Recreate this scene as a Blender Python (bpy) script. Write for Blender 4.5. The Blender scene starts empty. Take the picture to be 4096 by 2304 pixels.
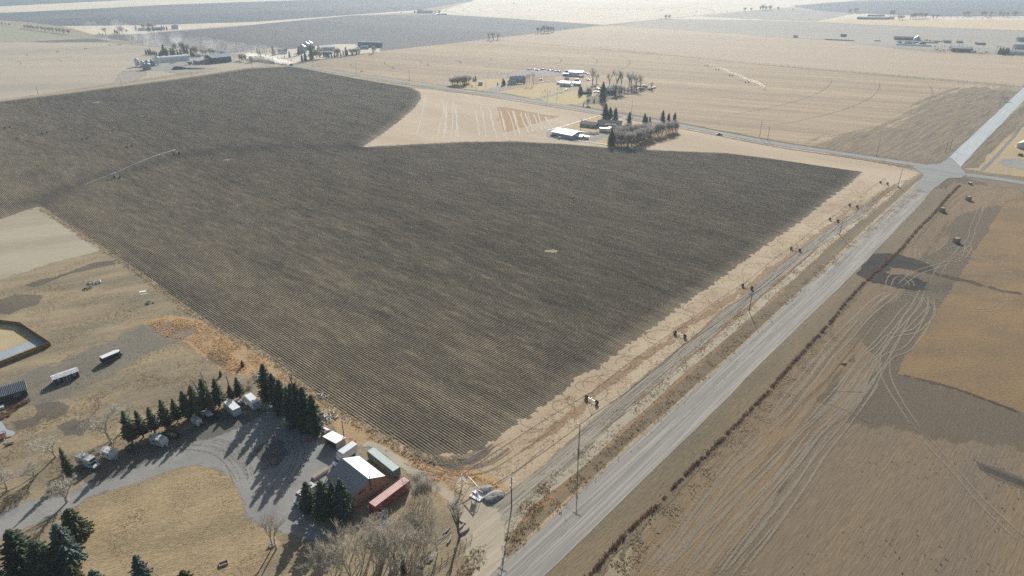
import bpy, bmesh, math, random
from mathutils import Vector, Matrix, noise as mn
from mathutils.geometry import tessellate_polygon
import numpy as np
R = random.Random(7)
sc = bpy.context.scene
col = sc.collection
rad = math.radians

# ---------------------------------------------------------------- camera, sky, sun, exposure
CAM_H, FOC, TILT = 126.0, 2630.0, rad(26.16)      # metres above ground, focal length in photo pixels, tilt below horizontal
cd = bpy.data.cameras.new('camera'); cam = bpy.data.objects.new('camera', cd); col.objects.link(cam)
cd.sensor_width = 36.0; cd.lens = 36.0 * FOC / 4096.0; cd.clip_start = 1.0; cd.clip_end = 30000.0
cam.location = (0, 0, CAM_H); cam.rotation_euler = (math.pi / 2 - TILT, 0, 0)
sc.camera = cam
SUN_AZ, SUN_EL = rad(6.5), rad(25.3)
w = bpy.data.worlds.new('World'); sc.world = w; w.use_nodes = True
wn = w.node_tree.nodes; wl = w.node_tree.links
sky = wn.new('ShaderNodeTexSky'); sky.sky_type = 'NISHITA'; sky.sun_disc = False
sky.sun_elevation = SUN_EL; sky.sun_rotation = SUN_AZ; sky.air_density = 1.0; sky.dust_density = 2.0; sky.ozone_density = 1.0
wl.new(sky.outputs[0], wn['Background'].inputs[0]); wn['Background'].inputs[1].default_value = 0.066
sl = bpy.data.lights.new('sun', 'SUN'); sl.energy = 4.7; sl.angle = rad(0.55); sl.color = (1.0, 0.965, 0.92)
sun = bpy.data.objects.new('sun', sl); col.objects.link(sun)
sdir = Vector((math.sin(SUN_AZ) * math.cos(SUN_EL), math.cos(SUN_AZ) * math.cos(SUN_EL), math.sin(SUN_EL)))
sun.rotation_euler = (-sdir).to_track_quat('-Z', 'Y').to_euler(); sun.location = (0, 0, 300)
sc.view_settings.view_transform = 'Standard'; sc.view_settings.look = 'None'
sc.view_settings.exposure = 0.34; sc.view_settings.gamma = 1.0; sc.view_settings.use_curve_mapping = False
sc.render.engine = 'CYCLES'
sc.cycles.max_bounces = 5; sc.cycles.diffuse_bounces = 2; sc.cycles.glossy_bounces = 2; sc.cycles.transmission_bounces = 2
sc.cycles.volume_bounces = 1; sc.cycles.transparent_max_bounces = 14; sc.cycles.volume_step_rate = 1.0
sc.cycles.use_denoising = False
try: sc.cycles.denoiser = 'OPENIMAGEDENOISE'; sc.cycles.denoising_input_passes = 'RGB_ALBEDO_NORMAL'
except Exception: pass
sc.cycles.use_adaptive_sampling = True; sc.cycles.adaptive_threshold = 0.01

# ---------------------------------------------------------------- helpers: photo position -> ground position in metres
CT, ST = math.cos(TILT), math.sin(TILT)
def U(x, y, z=0.0):
    dx = x - 2048; dy = y - 1152
    t = (CAM_H - z) / (FOC * ST + dy * CT)
    return Vector((dx * t, (FOC * CT - dy * ST) * t))
def S(ox, oy, k=5.03125):
    return lambda x, y, z=0.0: U(ox + x / k, oy + y / k, z)
def V3(p, z=0.0): return Vector((p[0], p[1], z))
def pl(s):                                          # "x,y x,y ..." -> list of ground points
    return [U(*map(float, q.split(','))) for q in s.split()]
def plt(s, ox, oy, k):
    return [U(ox + float(q.split(',')[0]) / k, oy + float(q.split(',')[1]) / k) for q in s.split()]
def lin(r, g, b, m=1.0 / 1.12):
    f = lambda v: ((v / 255 + .055) / 1.055) ** 2.4 if v > 10.3 else v / 255 / 12.92
    return (f(r) * m, f(g) * m, f(b) * m, 1)

# ---------------------------------------------------------------- object helpers
def tag(o, label=None, cat=None, group=None, kind=None):
    if label: o['label'] = label
    if cat: o['category'] = cat
    if group: o['group'] = group
    if kind: o['kind'] = kind
    return o
def obj(name, me, mat=None, parent=None):
    o = bpy.data.objects.new(name, me); col.objects.link(o)
    if mat is not None and len(me.materials) == 0: me.materials.append(mat)
    if parent is not None: o.parent = parent
    return o
def empty(name, loc, rz=0.0, label=None, cat=None, group=None):
    o = bpy.data.objects.new(name, None); col.objects.link(o)
    o.location = (loc[0], loc[1], loc[2] if len(loc) > 2 else 0.0); o.rotation_euler = (0, 0, rz)
    o.empty_display_size = .5
    return tag(o, label, cat, group)
def mesh(name, vs, fs, smooth=False):
    me = bpy.data.meshes.new(name); me.from_pydata([tuple(v) for v in vs], [], fs); me.update()
    if smooth: me.polygons.foreach_set('use_smooth', [True] * len(me.polygons))
    return me
def copy_tree(o, parent=None):
    c = o.copy(); col.objects.link(c)
    if parent is not None: c.parent = parent
    for ch in o.children: copy_tree(ch, c)
    return c

class MB:
    """collects simple shapes into one mesh"""
    def __init__(s): s.v = []; s.f = []
    def add(s, vs, fs, M=None):
        n = len(s.v)
        for v in vs:
            v = Vector(v); s.v.append(tuple(M @ v if M is not None else v))
        s.f += [tuple(i + n for i in f) for f in fs]
        return s
    def box(s, x0, x1, y0, y1, z0, z1, M=None):
        return s.add([(x0,y0,z0),(x1,y0,z0),(x1,y1,z0),(x0,y1,z0),(x0,y0,z1),(x1,y0,z1),(x1,y1,z1),(x0,y1,z1)],
                     [(0,3,2,1),(4,5,6,7),(0,1,5,4),(1,2,6,5),(2,3,7,6),(3,0,4,7)], M)
    def bar(s, a, b, r, n=4, r2=None, cap=True):
        a = Vector(a); b = Vector(b); d = b - a
        if d.length < 1e-6: return s
        q = d.to_track_quat('Z', 'Y'); r2 = r if r2 is None else r2; vs = []
        for p, rr in ((a, r), (b, r2)):
            for i in range(n):
                t = 2 * math.pi * (i + .5) / n
                vs.append(p + q @ Vector((math.cos(t) * rr, math.sin(t) * rr, 0)))
        fs = [(i, (i + 1) % n, n + (i + 1) % n, n + i) for i in range(n)]
        if cap: fs += [tuple(range(n - 1, -1, -1)), tuple(range(n, 2 * n))]
        return s.add(vs, fs)
    def cyl(s, c, r, z0, z1, n=16, r2=None, M=None):
        r2 = r if r2 is None else r2
        vs = [(c[0] + math.cos(2*math.pi*i/n) * rr, c[1] + math.sin(2*math.pi*i/n) * rr, z) for rr, z in ((r, z0), (r2, z1)) for i in range(n)]
        fs = [(i, (i + 1) % n, n + (i + 1) % n, n + i) for i in range(n)] + [tuple(range(n - 1, -1, -1)), tuple(range(n, 2 * n))]
        return s.add(vs, fs, M)
    def wheel(s, x, y, r, wd, n=14):                 # axle along y
        vs = []; 
        for yy, rr in ((y - wd/2, r*.86), (y - wd*.3, r), (y + wd*.3, r), (y + wd/2, r*.86)):
            for i in range(n):
                t = 2*math.pi*i/n; vs.append((x + math.cos(t)*rr, yy, r + math.sin(t)*rr))
        fs = []
        for k in range(3):
            for i in range(n): fs.append((k*n+i, (k+1)*n+i, (k+1)*n+(i+1)%n, k*n+(i+1)%n))
        fs += [tuple(range(n)), tuple(range(4*n-1, 3*n-1, -1))]
        return s.add(vs, fs)
    def prism(s, pts, y0, y1, M=None):               # outline in x,z swept along y
        n = len(pts)
        vs = [(x, y0, z) for x, z in pts] + [(x, y1, z) for x, z in pts]
        fs = [(i, (i+1)%n, n+(i+1)%n, n+i) for i in range(n)] + [tuple(range(n-1, -1, -1)), tuple(range(n, 2*n))]
        return s.add(vs, fs, M)
    def quad(s, a, b, c, d): return s.add([a, b, c, d], [(0, 1, 2, 3)])
    def build(s, name, mat, parent=None, smooth=False, bevel=0):
        me = mesh(name, s.v, s.f, smooth)
        if bevel:
            bm = bmesh.new(); bm.from_mesh(me)
            bmesh.ops.bevel(bm, geom=[e for e in bm.edges if e.calc_face_angle(0) > .6], offset=bevel, segments=1, affect='EDGES')
            bm.to_mesh(me); bm.free()
        return obj(name, me, mat, parent)

# ---------------------------------------------------------------- materials
def newmat(name):
    m = bpy.data.materials.new(name); m.use_nodes = True
    return m, m.node_tree.nodes, m.node_tree.links, m.node_tree.nodes['Principled BSDF']
def noise_node(N, L, vec, scale, detail=3, rough=.55):
    n = N.new('ShaderNodeTexNoise'); n.inputs['Scale'].default_value = scale; n.inputs['Detail'].default_value = detail
    n.inputs['Roughness'].default_value = rough; L.new(vec, n.inputs['Vector']); return n.outputs['Fac']
def rng(N, L, v, a, b, c=0., d=1.):
    n = N.new('ShaderNodeMapRange'); n.inputs[1].default_value = a; n.inputs[2].default_value = b
    n.inputs[3].default_value = c; n.inputs[4].default_value = d; L.new(v, n.inputs[0]); return n.outputs[0]
def mix(N, L, f, a, b, blend='MIX'):
    n = N.new('ShaderNodeMix'); n.data_type = 'RGBA'; n.blend_type = blend
    for s, v in ((n.inputs[0], f), (n.inputs[6], a), (n.inputs[7], b)):
        if isinstance(v, (int, float)): s.default_value = v
        elif isinstance(v, tuple): s.default_value = v
        else: L.new(v, s)
    return n.outputs[2]
def math_(N, L, op, a, b=None):
    n = N.new('ShaderNodeMath'); n.operation = op
    for i, v in enumerate((a, b)):
        if v is None: continue
        if isinstance(v, (int, float)): n.inputs[i].default_value = v
        else: L.new(v, n.inputs[i])
    return n.outputs[0]
def gmat(name, c1, c2, c3=None, big=35, mid=6, fine=.7, az=None, ratio=6, amp=.5, k3=.6, rough=.95, bump=.25, alpha=False, edge=1.6, dens=1.0, thr=(.55, .75), op=1.0):
    """ground: two large tones, a third in patches, fine grain; az (degrees from +Y) streaks it along that bearing"""
    m, N, L, B = newmat(name)
    tc = N.new('ShaderNodeTexCoord'); v0 = tc.outputs['Object']; v = v0
    if az is not None:
        mp = N.new('ShaderNodeMapping'); mp.vector_type = 'TEXTURE'; mp.inputs['Rotation'].default_value[2] = rad(90 - az)
        mp.inputs['Scale'].default_value = (ratio, 1, 1); L.new(v, mp.inputs[0]); v = mp.outputs[0]
    a = rng(N, L, noise_node(N, L, v, 1 / big, 3), .38, .62)
    c = mix(N, L, a, c1, c2)
    if c3: c = mix(N, L, rng(N, L, noise_node(N, L, v, 1 / mid, 5, .65), thr[0], thr[1], 0, k3), c, c3)
    f = noise_node(N, L, v, 1 / fine, 4, .7); f0 = noise_node(N, L, v0, 2.2 / fine, 2, .6)
    g = math_(N, L, 'ADD', f, f0)
    g = rng(N, L, g, .62, 1.38, 1 - amp, 1 + amp)
    cm = N.new('ShaderNodeCombineColor'); [L.new(g, cm.inputs[i]) for i in range(3)]
    c = mix(N, L, 1.0, c, cm.outputs[0], 'MULTIPLY')
    L.new(c, B.inputs['Base Color']); B.inputs['Roughness'].default_value = rough; B.inputs['Specular IOR Level'].default_value = .15
    if bump:
        bp = N.new('ShaderNodeBump'); bp.inputs['Strength'].default_value = bump; bp.inputs['Distance'].default_value = .25
        L.new(f, bp.inputs['Height']); L.new(bp.outputs[0], B.inputs['Normal'])
    if alpha:
        at = N.new('ShaderNodeAttribute'); at.attribute_name = 'rim'
        nz = noise_node(N, L, v, 1 / edge, 5, .68)
        nz = rng(N, L, nz, .28, .72)
        t = rng(N, L, math_(N, L, 'SUBTRACT', math_(N, L, 'MULTIPLY', at.outputs['Fac'], 1.15 * dens), nz), -.06, .16, 0, op)
        tr = N.new('ShaderNodeBsdfTransparent'); mx = N.new('ShaderNodeMixShader')
        L.new(t, mx.inputs[0]); L.new(tr.outputs[0], mx.inputs[1]); L.new(B.outputs[0], mx.inputs[2])
        L.new(mx.outputs[0], N['Material Output'].inputs[0])
    return m
def pmat(name, c, rough=.6, metal=0.0, var=.12, scale=1.5, c2=None, spec=.4, stripes=None, bump=0.0, thr=(.5,.7)):
    """object surface: base colour with gentle mottling / dirt; stripes=(axis, per metre) adds ribs"""
    m, N, L, B = newmat(name)
    tc = N.new('ShaderNodeTexCoord'); v = tc.outputs['Object']
    f = noise_node(N, L, v, scale, 4, .6)
    g = rng(N, L, f, .3, .7, 1 - var, 1 + var)
    cm = N.new('ShaderNodeCombineColor'); [L.new(g, cm.inputs[i]) for i in range(3)]
    cc = c
    if c2: cc = mix(N, L, rng(N, L, noise_node(N, L, v, scale * .6, 5, .7), thr[0], thr[1]), c, c2)
    cc = mix(N, L, 1.0, cc, cm.outputs[0], 'MULTIPLY')
    L.new(cc, B.inputs['Base Color'])
    B.inputs['Roughness'].default_value = rough; B.inputs['Metallic'].default_value = metal; B.inputs['Specular IOR Level'].default_value = spec
    if bump:
        bp = N.new('ShaderNodeBump'); bp.inputs['Strength'].default_value = bump; bp.inputs['Distance'].default_value = .05
        L.new(f, bp.inputs['Height']); L.new(bp.outputs[0], B.inputs['Normal'])
    return m

# ---------------------------------------------------------------- ground sheets
def dens_poly(pts, seg, jit, seed=0, closed=True):
    out = []; n = len(pts)
    for i in range(n if closed else n - 1):
        a, b = pts[i], pts[(i + 1) % n]; d = (b - a).length
        m = min(400, max(1, int(d / max(seg, a.length / 400))))
        nr = Vector((-(b - a).y, (b - a).x)) / max(d, 1e-6)
        for k in range(m):
            p = a.lerp(b, k / m)
            j = mn.noise(Vector((p.x / (seg * 5), p.y / (seg * 5), seed))) * 1.3 + mn.noise(Vector((p.x / seg, p.y / seg, seed + 9))) * .5
            out.append(p + nr * j * jit)
    if not closed: out.append(pts[-1])
    return out
def area(p): return sum(p[i-1].x * p[i].y - p[i].x * p[i-1].y for i in range(len(p)))
SHK = [0]
def sheet(name, pts, mat, z, rim=1.5, seg=3, jit=.8, seed=0, kind='structure'):
    SHK[0] += 1; z += .0006 * (SHK[0] % 21); seed = SHK[0]; rim *= 1.5
    if area(pts) < 0: pts = pts[::-1]
    p = dens_poly(pts, seg, jit, seed); n = len(p)
    vs = [(q.x, q.y, z) for q in p]; fs = [tuple(t) for t in tessellate_polygon([[V3(q) for q in p]])]
    fs = [t if ((p[t[1]]-p[t[0]]).cross(p[t[2]]-p[t[0]])) > 0 else t[::-1] for t in fs]
    at = [1.0] * n
    for i in range(n):
        d = (p[(i + 1) % n] - p[i - 1]); d = Vector((d.y, -d.x)).normalized()
        o = p[i] + d * rim; vs.append((o.x, o.y, z - .007)); at.append(0.0)
    fs += [(i, n + i, n + (i + 1) % n, (i + 1) % n) for i in range(n)]
    me = mesh(name, vs, fs); a = me.attributes.new('rim', 'FLOAT', 'POINT'); a.data.foreach_set('value', at)
    return tag(obj(name, me, mat), kind=kind)
def smooth(pts, n=6):
    if len(pts) < 3: return list(pts)
    out = []
    for i in range(len(pts) - 1):
        p0 = pts[max(i-1, 0)]; p1 = pts[i]; p2 = pts[i+1]; p3 = pts[min(i+2, len(pts)-1)]
        for k in range(n):
            t = k / n
            out.append(.5 * ((2*p1) + (p2-p0)*t + (2*p0-5*p1+4*p2-p3)*t*t + (3*p1-p0-3*p2+p3)*t*t*t))
    out.append(pts[-1]); return out
class RB:                                            # ribbons (tracks, lanes) collected into one sheet
    def __init__(s): s.v = []; s.f = []; s.a = []; s.k = 0
    def add(s, pts, wd, z, sub=6, fade=True, off=0.0, wob=0.0, soft=.35, peak=1.0):
        pts = smooth(pts, sub) if sub > 1 else list(pts); n = len(pts); b = len(s.v); s.k += 1; z += .0004 * (s.k % 23)
        for i, p in enumerate(pts):
            d = pts[min(i+1, n-1)] - pts[max(i-1, 0)]; nr = Vector((-d.y, d.x)).normalized()
            p = p + nr * (off + wob * mn.noise(Vector((p.x * .05, p.y * .05, off))))
            w2 = wd / 2; e = peak if not fade else peak * min(1, min(i, n-1-i) / (n * .12) + .02)
            for q, aa in ((-w2*(1+soft), 0), (-w2*(1-soft), e), (w2*(1-soft), e), (w2*(1+soft), 0)):
                o = p + nr * q; s.v.append((o.x, o.y, z)); s.a.append(aa)
        for i in range(n - 1):
            for k in range(3): s.f.append((b+i*4+k+1, b+i*4+k, b+i*4+4+k, b+i*4+5+k))
        return s
    def build(s, name, mat, kind='structure'):
        me = mesh(name, s.v, s.f); a = me.attributes.new('rim', 'FLOAT', 'POINT'); a.data.foreach_set('value', s.a)
        return tag(obj(name, me, mat), kind=kind)
AZR = 41.7                                           # bearing of the paved road; the crop rows run square to it
# ================================================================ GROUND
G = {}
G['pasture'] = gmat('dry_pasture', lin(162,148,120), lin(146,134,110), lin(172,152,116), big=30, mid=7, fine=.6, amp=.32, bump=.5)
G['yard_grass'] = gmat('yard_grass', lin(168,151,120), lin(140,129,106), lin(120,112,94), big=10, mid=3.0, fine=.45, az=62, ratio=3.5, amp=.5, bump=.5, alpha=True, edge=1.2)
G['gravel'] = gmat('gravel', lin(160,158,150), lin(146,145,140), lin(120,118,112), big=12, mid=3, fine=.35, amp=.22, bump=.25, alpha=True, edge=1.5, k3=.4)
G['gravel_soft'] = gmat('worn_gravel', lin(154,150,140), lin(144,141,132), lin(130,124,112), big=12, mid=3, fine=.35, amp=.3, bump=.25, alpha=True, edge=6, k3=.6, op=.5)
G['paved'] = gmat('worn_paving', lin(158,153,144), lin(145,142,135), lin(182,176,164), big=30, mid=.7, fine=.3, az=AZR, ratio=60, amp=.16, bump=.08, alpha=True, edge=.6, k3=.95, thr=(.46,.60))
G['paved_far'] = gmat('pale_concrete_paving', lin(186,192,192), lin(172,180,184), lin(205,208,205), big=30, mid=.9, fine=.3, az=AZR, ratio=40, amp=.1, bump=.05, alpha=True, edge=.6, k3=.8, thr=(.47,.62))
G['township'] = gmat('gravel_road', lin(152,154,150), lin(140,144,144), lin(172,170,160), big=30, mid=1, fine=.3, az=-48.3, ratio=40, amp=.15, bump=.05, alpha=True, edge=.6, k3=.8, thr=(.47,.62))
G['headland'] = gmat('headland_stubble', lin(198,180,150), lin(184,164,136), lin(164,138,106), big=14, mid=3, fine=.5, az=AZR, ratio=3, amp=.3, bump=.5, alpha=True, edge=2.0, k3=.5)
G['verge'] = gmat('verge_grass', lin(148,120,90), lin(168,140,108), lin(118,98,76), big=10, mid=2.5, fine=.5, az=AZR, ratio=4, amp=.38, bump=.6, alpha=True, edge=1.6)
G['verge_olive'] = gmat('olive_verge', lin(138,123,98), lin(122,111,91), lin(156,136,106), big=10, mid=2.5, fine=.45, az=AZR, ratio=6, amp=.34, bump=.6, alpha=True, edge=1.6)
G['lane'] = gmat('dirt_lane', lin(196,184,160), lin(178,168,146), lin(150,140,122), big=14, mid=1.2, fine=.4, az=AZR, ratio=18, amp=.22, bump=.2, alpha=True, edge=1.4, k3=.8)
G['lane_grey'] = gmat('rutted_lane', lin(180,172,156), lin(158,150,134), lin(118,110,98), big=14, mid=.8, fine=.4, az=AZR, ratio=22, amp=.25, bump=.5, alpha=True, edge=1.4, k3=.9, thr=(.5,.62))
G['stubble'] = gmat('grey_brown_stubble', lin(130,117,99), lin(141,122,97), lin(114,105,92), big=22, mid=3, fine=.5, az=AZR+3, ratio=12, amp=.42, bump=.6, alpha=True, edge=2.5, k3=.6)
G['stubble_grey'] = gmat('grey_stubble', lin(132,121,104), lin(124,115,100), lin(140,125,101), big=24, mid=5, fine=.5, az=AZR, ratio=4, amp=.4, bump=.5, alpha=True, edge=9, k3=.6, op=.5)
G['stubble_tan'] = gmat('tan_strip', lin(160,138,108), lin(144,126,102), lin(128,115,96), big=12, mid=1.2, fine=.5, az=AZR, ratio=18, amp=.4, bump=.6, alpha=True, edge=5, k3=.9, op=.8)
G['stubble_orange'] = gmat('orange_stubble', lin(150,124,88), lin(132,112,86), lin(168,136,92), big=18, mid=3, fine=.55, az=80, ratio=2, amp=.42, bump=.6, alpha=True, edge=1.2, k3=.6)
G['orange_grass'] = gmat('orange_dead_grass', lin(192,162,120), lin(180,152,118), lin(170,136,94), big=8, mid=2.2, fine=.5, amp=.36, bump=.7, alpha=True, edge=1.8)
G['pale_grass'] = gmat('pale_field_margin', lin(190,172,142), lin(170,152,124), lin(198,158,116), big=9, mid=1.8, fine=.4, amp=.35, bump=.7, alpha=True, edge=1.6)
G['track_pale'] = gmat('pale_wheel_track', lin(176,166,148), lin(164,152,132), None, fine=.5, amp=.2, bump=0, alpha=True, edge=.9, dens=.85, op=.55)
G['track_dark'] = gmat('dark_wheel_track', lin(124,114,98), lin(136,122,104), None, fine=.5, amp=.2, bump=0, alpha=True, edge=1.2, dens=.72, op=.4)
G['burnt'] = gmat('burnt_stubble', lin(54,52,50), lin(70,64,58), lin(96,86,70), big=8, mid=2, fine=.5, amp=.4, bump=.5, alpha=True, edge=2.5, k3=.5)
G['dark_soil'] = gmat('dark_soil', lin(122,117,108), lin(108,104,98), lin(132,122,106), big=10, mid=3, fine=.5, amp=.3, bump=.4, alpha=True, edge=4.5, op=.5)
G['concrete'] = gmat('concrete_slab', lin(176,186,190), lin(166,176,182), None, fine=.4, amp=.06, bump=.02, alpha=True, edge=.3)
G['bare_left'] = gmat('bare_tan_field', lin(184,174,150), lin(168,158,136), lin(196,184,158), big=20, mid=3, fine=.7, az=70, ratio=8, amp=.2, bump=.3, alpha=True, edge=2.5)
# far fields (albedo of the thing itself; distance and haze do the rest)
G['far_dark'] = gmat('far_dark_field', lin(88,88,92), lin(100,98,98), lin(112,110,108), big=150, mid=30, fine=3, az=-48.3, ratio=6, amp=.16, bump=0, alpha=True, edge=6, k3=.5)
G['far_dark2'] = gmat('far_blue_grey_field', lin(72,76,86), lin(86,90,98), lin(104,106,110), big=180, mid=26, fine=3, az=-48.3, ratio=10, amp=.16, bump=0, alpha=True, edge=6, k3=.5)
G['far_tan'] = gmat('far_tan_field', lin(186,166,138), lin(174,154,128), lin(194,176,150), big=120, mid=8, fine=1.6, az=-66, ratio=22, amp=.16, bump=0, alpha=True, edge=5, k3=.6)
G['far_stripe'] = gmat('far_striped_stubble', lin(186,164,130), lin(162,142,114), lin(128,112,90), big=40, mid=3.6, fine=1.2, az=-64, ratio=34, amp=.28, bump=0, alpha=True, edge=5, k3=.7, thr=(.48,.66))
G['far_bright'] = gmat('far_pale_field', lin(214,202,180), lin(206,192,168), None, big=200, fine=4, amp=.08, bump=0, alpha=True, edge=6)
G['far_orange'] = gmat('far_warm_field', lin(208,182,142), lin(196,174,140), None, big=200, fine=4, amp=.08, az=-60, ratio=8, bump=0, alpha=True, edge=6)
G['far_grey'] = gmat('far_greyish_field', lin(162,154,140), lin(150,142,130), lin(176,166,150), big=200, mid=12, fine=3, az=-62, ratio=18, amp=.12, bump=0, alpha=True, edge=5, k3=.7)
G['far_green'] = gmat('far_greenish_field', lin(150,150,122), lin(160,154,128), None, big=200, fine=4, amp=.08, bump=0, alpha=True, edge=5)
G['left_tan'] = gmat('left_pale_field', lin(186,173,150), lin(170,160,142), lin(196,176,142), big=90, mid=14, fine=1.5, az=84, ratio=9, amp=.16, bump=0, alpha=True, edge=5, k3=.6)
G['stripes_tan'] = gmat('triangle_stubble', lin(200,180,152), lin(186,166,138), lin(176,160,140), big=40, mid=8, fine=.9, az=-48, ratio=4, amp=.2, bump=0, alpha=True, edge=3)
G['stripes_orange'] = gmat('triangle_orange_stubble', lin(192,156,108), lin(186,152,110), lin(176,146,108), big=30, mid=3, fine=.9, amp=.2, bump=0, alpha=True, edge=3, op=.8)
G['swath'] = gmat('pale_straw_swath', lin(222,212,192), lin(212,200,180), None, fine=.6, amp=.15, bump=0, alpha=True, edge=1.8, dens=.8, op=.9)
G['lawn'] = gmat('dry_lawn', lin(196,172,124), lin(184,164,120), lin(164,158,110), big=20, mid=9, fine=.8, amp=.12, bump=0, alpha=True, edge=1.5, k3=.5)

ground = tag(obj('ground', mesh('ground', [(-14000,-600,0),(14000,-600,0),(14000,26000,0),(-14000,26000,0)], [(0,1,2,3)]), G['pasture']), kind='structure')
Z = lambda k: .014 * k

# ---- far fields, back to front
sheet('far_field', pl('-900,120 -200,88 0,79 100,86 260,104 600,101 1024,86 1300,66 1660,40 1900,2 1500,-38 -900,-60'), G['far_dark2'], Z(1), 8, 30, 3)
sheet('far_field', pl('0,51 300,38 640,20 1024,6 1500,-10 1500,-28 600,-4 0,26 -900,70 -900,100'), G['far_bright'], Z(2), 8, 30, 3)
sheet('far_field', pl('260,52 600,32 1024,20 1500,10 1750,22 1024,50 800,60 300,72 60,78'), G['far_dark'], Z(2), 8, 30, 3)
sheet('far_field', pl('260,105 600,101 1024,88 1300,68 1660,42 1760,44 1400,62 1024,97 620,128 560,140 380,138'), G['far_bright'], Z(3), 4, 20, 3)
sheet('far_field', pl('385,146 620,127 1024,97 1400,62 1760,58 2060,76 2418,101 2048,144 1541,200 1300,208 1100,190 900,214 560,170'), G['far_dark'], Z(4), 4, 20, 3)
sheet('far_field', pl('1900,2 1760,44 1760,56 2060,74 2418,99 2660,73 3100,45 3170,28 3400,4 3700,-40 1700,-44'), G['far_bright'], Z(3), 5, 30, 3)
sheet('far_field', pl('2418,102 2485,98 2700,74 3170,28 3500,56 3500,72 3260,88 3072,84 2800,66 2660,74'), G['far_grey'], Z(4), 4, 20, 2)
sheet('far_field', pl('2660,75 2800,66 3072,80 3260,88 3430,54 3760,66 4096,64 4500,66 4500,140 4096,121 3600,103 3260,88'), G['far_bright'], Z(5), 4, 20, 2)
sheet('far_field', pl('3260,88 3430,74 3760,79 4096,82 4600,86 4600,136 4096,119 3600,102'), G['far_orange'], Z(6), 4, 20, 2)
sheet('far_field', pl('3172,24 3330,10 3500,3 4096,-2 4800,-4 4800,62 4096,64 3760,66 3430,53 3300,45'), G['far_dark2'], Z(6), 5, 20, 2)
sheet('far_field', pl('2485,102 2660,76 3072,82 3260,89 3600,104 4096,122 4700,146 4700,214 4096,188 3420,166 3072,145'), G['far_grey'], Z(5), 3, 15, 2)
sheet('far_field', pl('2048,146 2418,102 2485,102 3072,146 3420,168 3600,200 3760,214 4096,226 4900,262 4900,430 4096,345 3600,302 3072,260 2600,212 2048,165 1960,157'), G['far_tan'], Z(7), 3, 12, 2)
sheet('far_field', pl('1270,262 1541,203 1960,158 2048,167 2600,215 3072,263 3600,309 4000,340 3890,420 3760,560 3700,640 3509,622 3072,554 2724,488 2402,434 2048,378 1421,290'), G['far_stripe'], Z(7), 3, 8, 2)
sheet('far_field', pl('-500,108 0,106 119,124 300,152 420,168 200,172 0,170 -500,180'), G['far_green'], Z(1), 4, 15, 2)
sheet('far_field', pl('-500,182 0,171 200,168 430,172 700,196 900,226 1159,256 700,296 300,356 0,398 -500,470'), G['left_tan'], Z(2), 3, 10, 2)
sheet('far_field', pl('96,168 250,160 330,155 390,156 440,167 200,170'), G['far_dark'], Z(3), 2, 6, 1)
sheet('field', pl('1670,356 2048,400 2402,458 2724,512 3072,582 3300,616 3560,664 3660,690 3520,760 3380,740 3470,700 3080,632 2440,585 2048,560 1460,598 1400,560 1600,460'), G['stripes_tan'], Z(2), 4, 6, 1.5)
sheet('field', plt('1180,950 1300,960 1700,1040 2100,1110 2380,1130 2200,1180 1900,1260 1300,1440 1230,1200', 1760, 240, 5.03125), G['stripes_orange'], Z(3), 3, 4, 1)
rb = RB()                                            # pale straw swaths in the triangle of stubble
for s_ in ('1702,372 1690,450 1660,560', '1758,388 1775,420 1760,500 1745,560', '1770,390 1782,470 1770,560', '1810,398 1812,480 1800,560', '1812,400 1828,480 1818,560',
           '1786,394 1786,480 1780,545', '1825,410 1830,500 1833,560', '1898,430 1912,500 1920,545', '1920,412 1932,470 1945,560', '1955,425 1970,490 1990,560',
           '1985,430 2000,490 2020,560', '1998,430 2016,490 2024,520','2000,436 2020,520 2032,560','2048,440 2062,480 2082,550','2052,440 2052,440 2076,500','2030,440 2046,480 2062,545',
           '2082,446 2092,480 2120,540','2098,450 2112,480 2140,536','2130,452 2150,490 2170,524','2148,452 2165,490 2182,516','2178,462 2200,500 2212,512','2196,466 2216,500 2230,510','2225,476 2245,490 2262,500','2241,475 2256,480','2108,448 2130,500 2152,528'):
    rb.add(pl(s_), R.uniform(.7, 1.7), Z(4), 8, True, 0, 1.0)
rb.build('straw_swaths', G['swath'])

# concentric wheel rings of the far pivots, and the wheel arcs in the striped field
rb = RB(); cx = U(2312, 38)
for k in range(1, 9):
    r_ = 52.0 * k
    rb.add([cx + Vector((math.sin(t) * r_, math.cos(t) * r_)) for t in np.linspace(0, 2*math.pi, 60)], 5.5, Z(6), 1, False, soft=.3)
rb.build('pivot_wheel_rings', gmat('ring_tracks', lin(176,168,152), lin(168,160,146), None, fine=4, amp=.05, bump=0, alpha=True, edge=6, dens=.95))
rb = RB(); pc = U(1963, 239)
def ringarc(px, py, a0, a1, wd=1.6):
    p = U(px, py); r_ = (p - pc).length; t0 = math.atan2(p.x - pc.x, p.y - pc.y)
    rb.add([pc + Vector((math.sin(t0 + t) * r_, math.cos(t0 + t) * r_)) for t in np.linspace(a0, a1, 34)], wd, Z(9), 1, True, soft=.3)
for (x_, y_) in ((2105,235),(2246,240),(2388,242),(2516,242)): ringarc(x_, y_, -.35, .62)
for (x_, y_) in ((3260,378),(3474,396),(3704,418),(3926,445)): ringarc(x_, y_, -.3, .42, 1.5)
for (x_, y_) in ((1824,242),(1683,246),(1540,255),(1411,268)): ringarc(x_, y_, -.55, .25)
rb.add(pl('0,252 300,226 520,206 640,200'), 3, Z(5), 6); rb.add(pl('0,222 200,205 560,180 640,178'), 2.4, Z(5), 6)
rb.add(pl('60,244 82,250 80,262'), 1.5, Z(5), 6); rb.add(pl('215,234 240,240 248,250'), 1.5, Z(5), 6)
rb.build('wheel_arcs', G['track_dark'])

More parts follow.
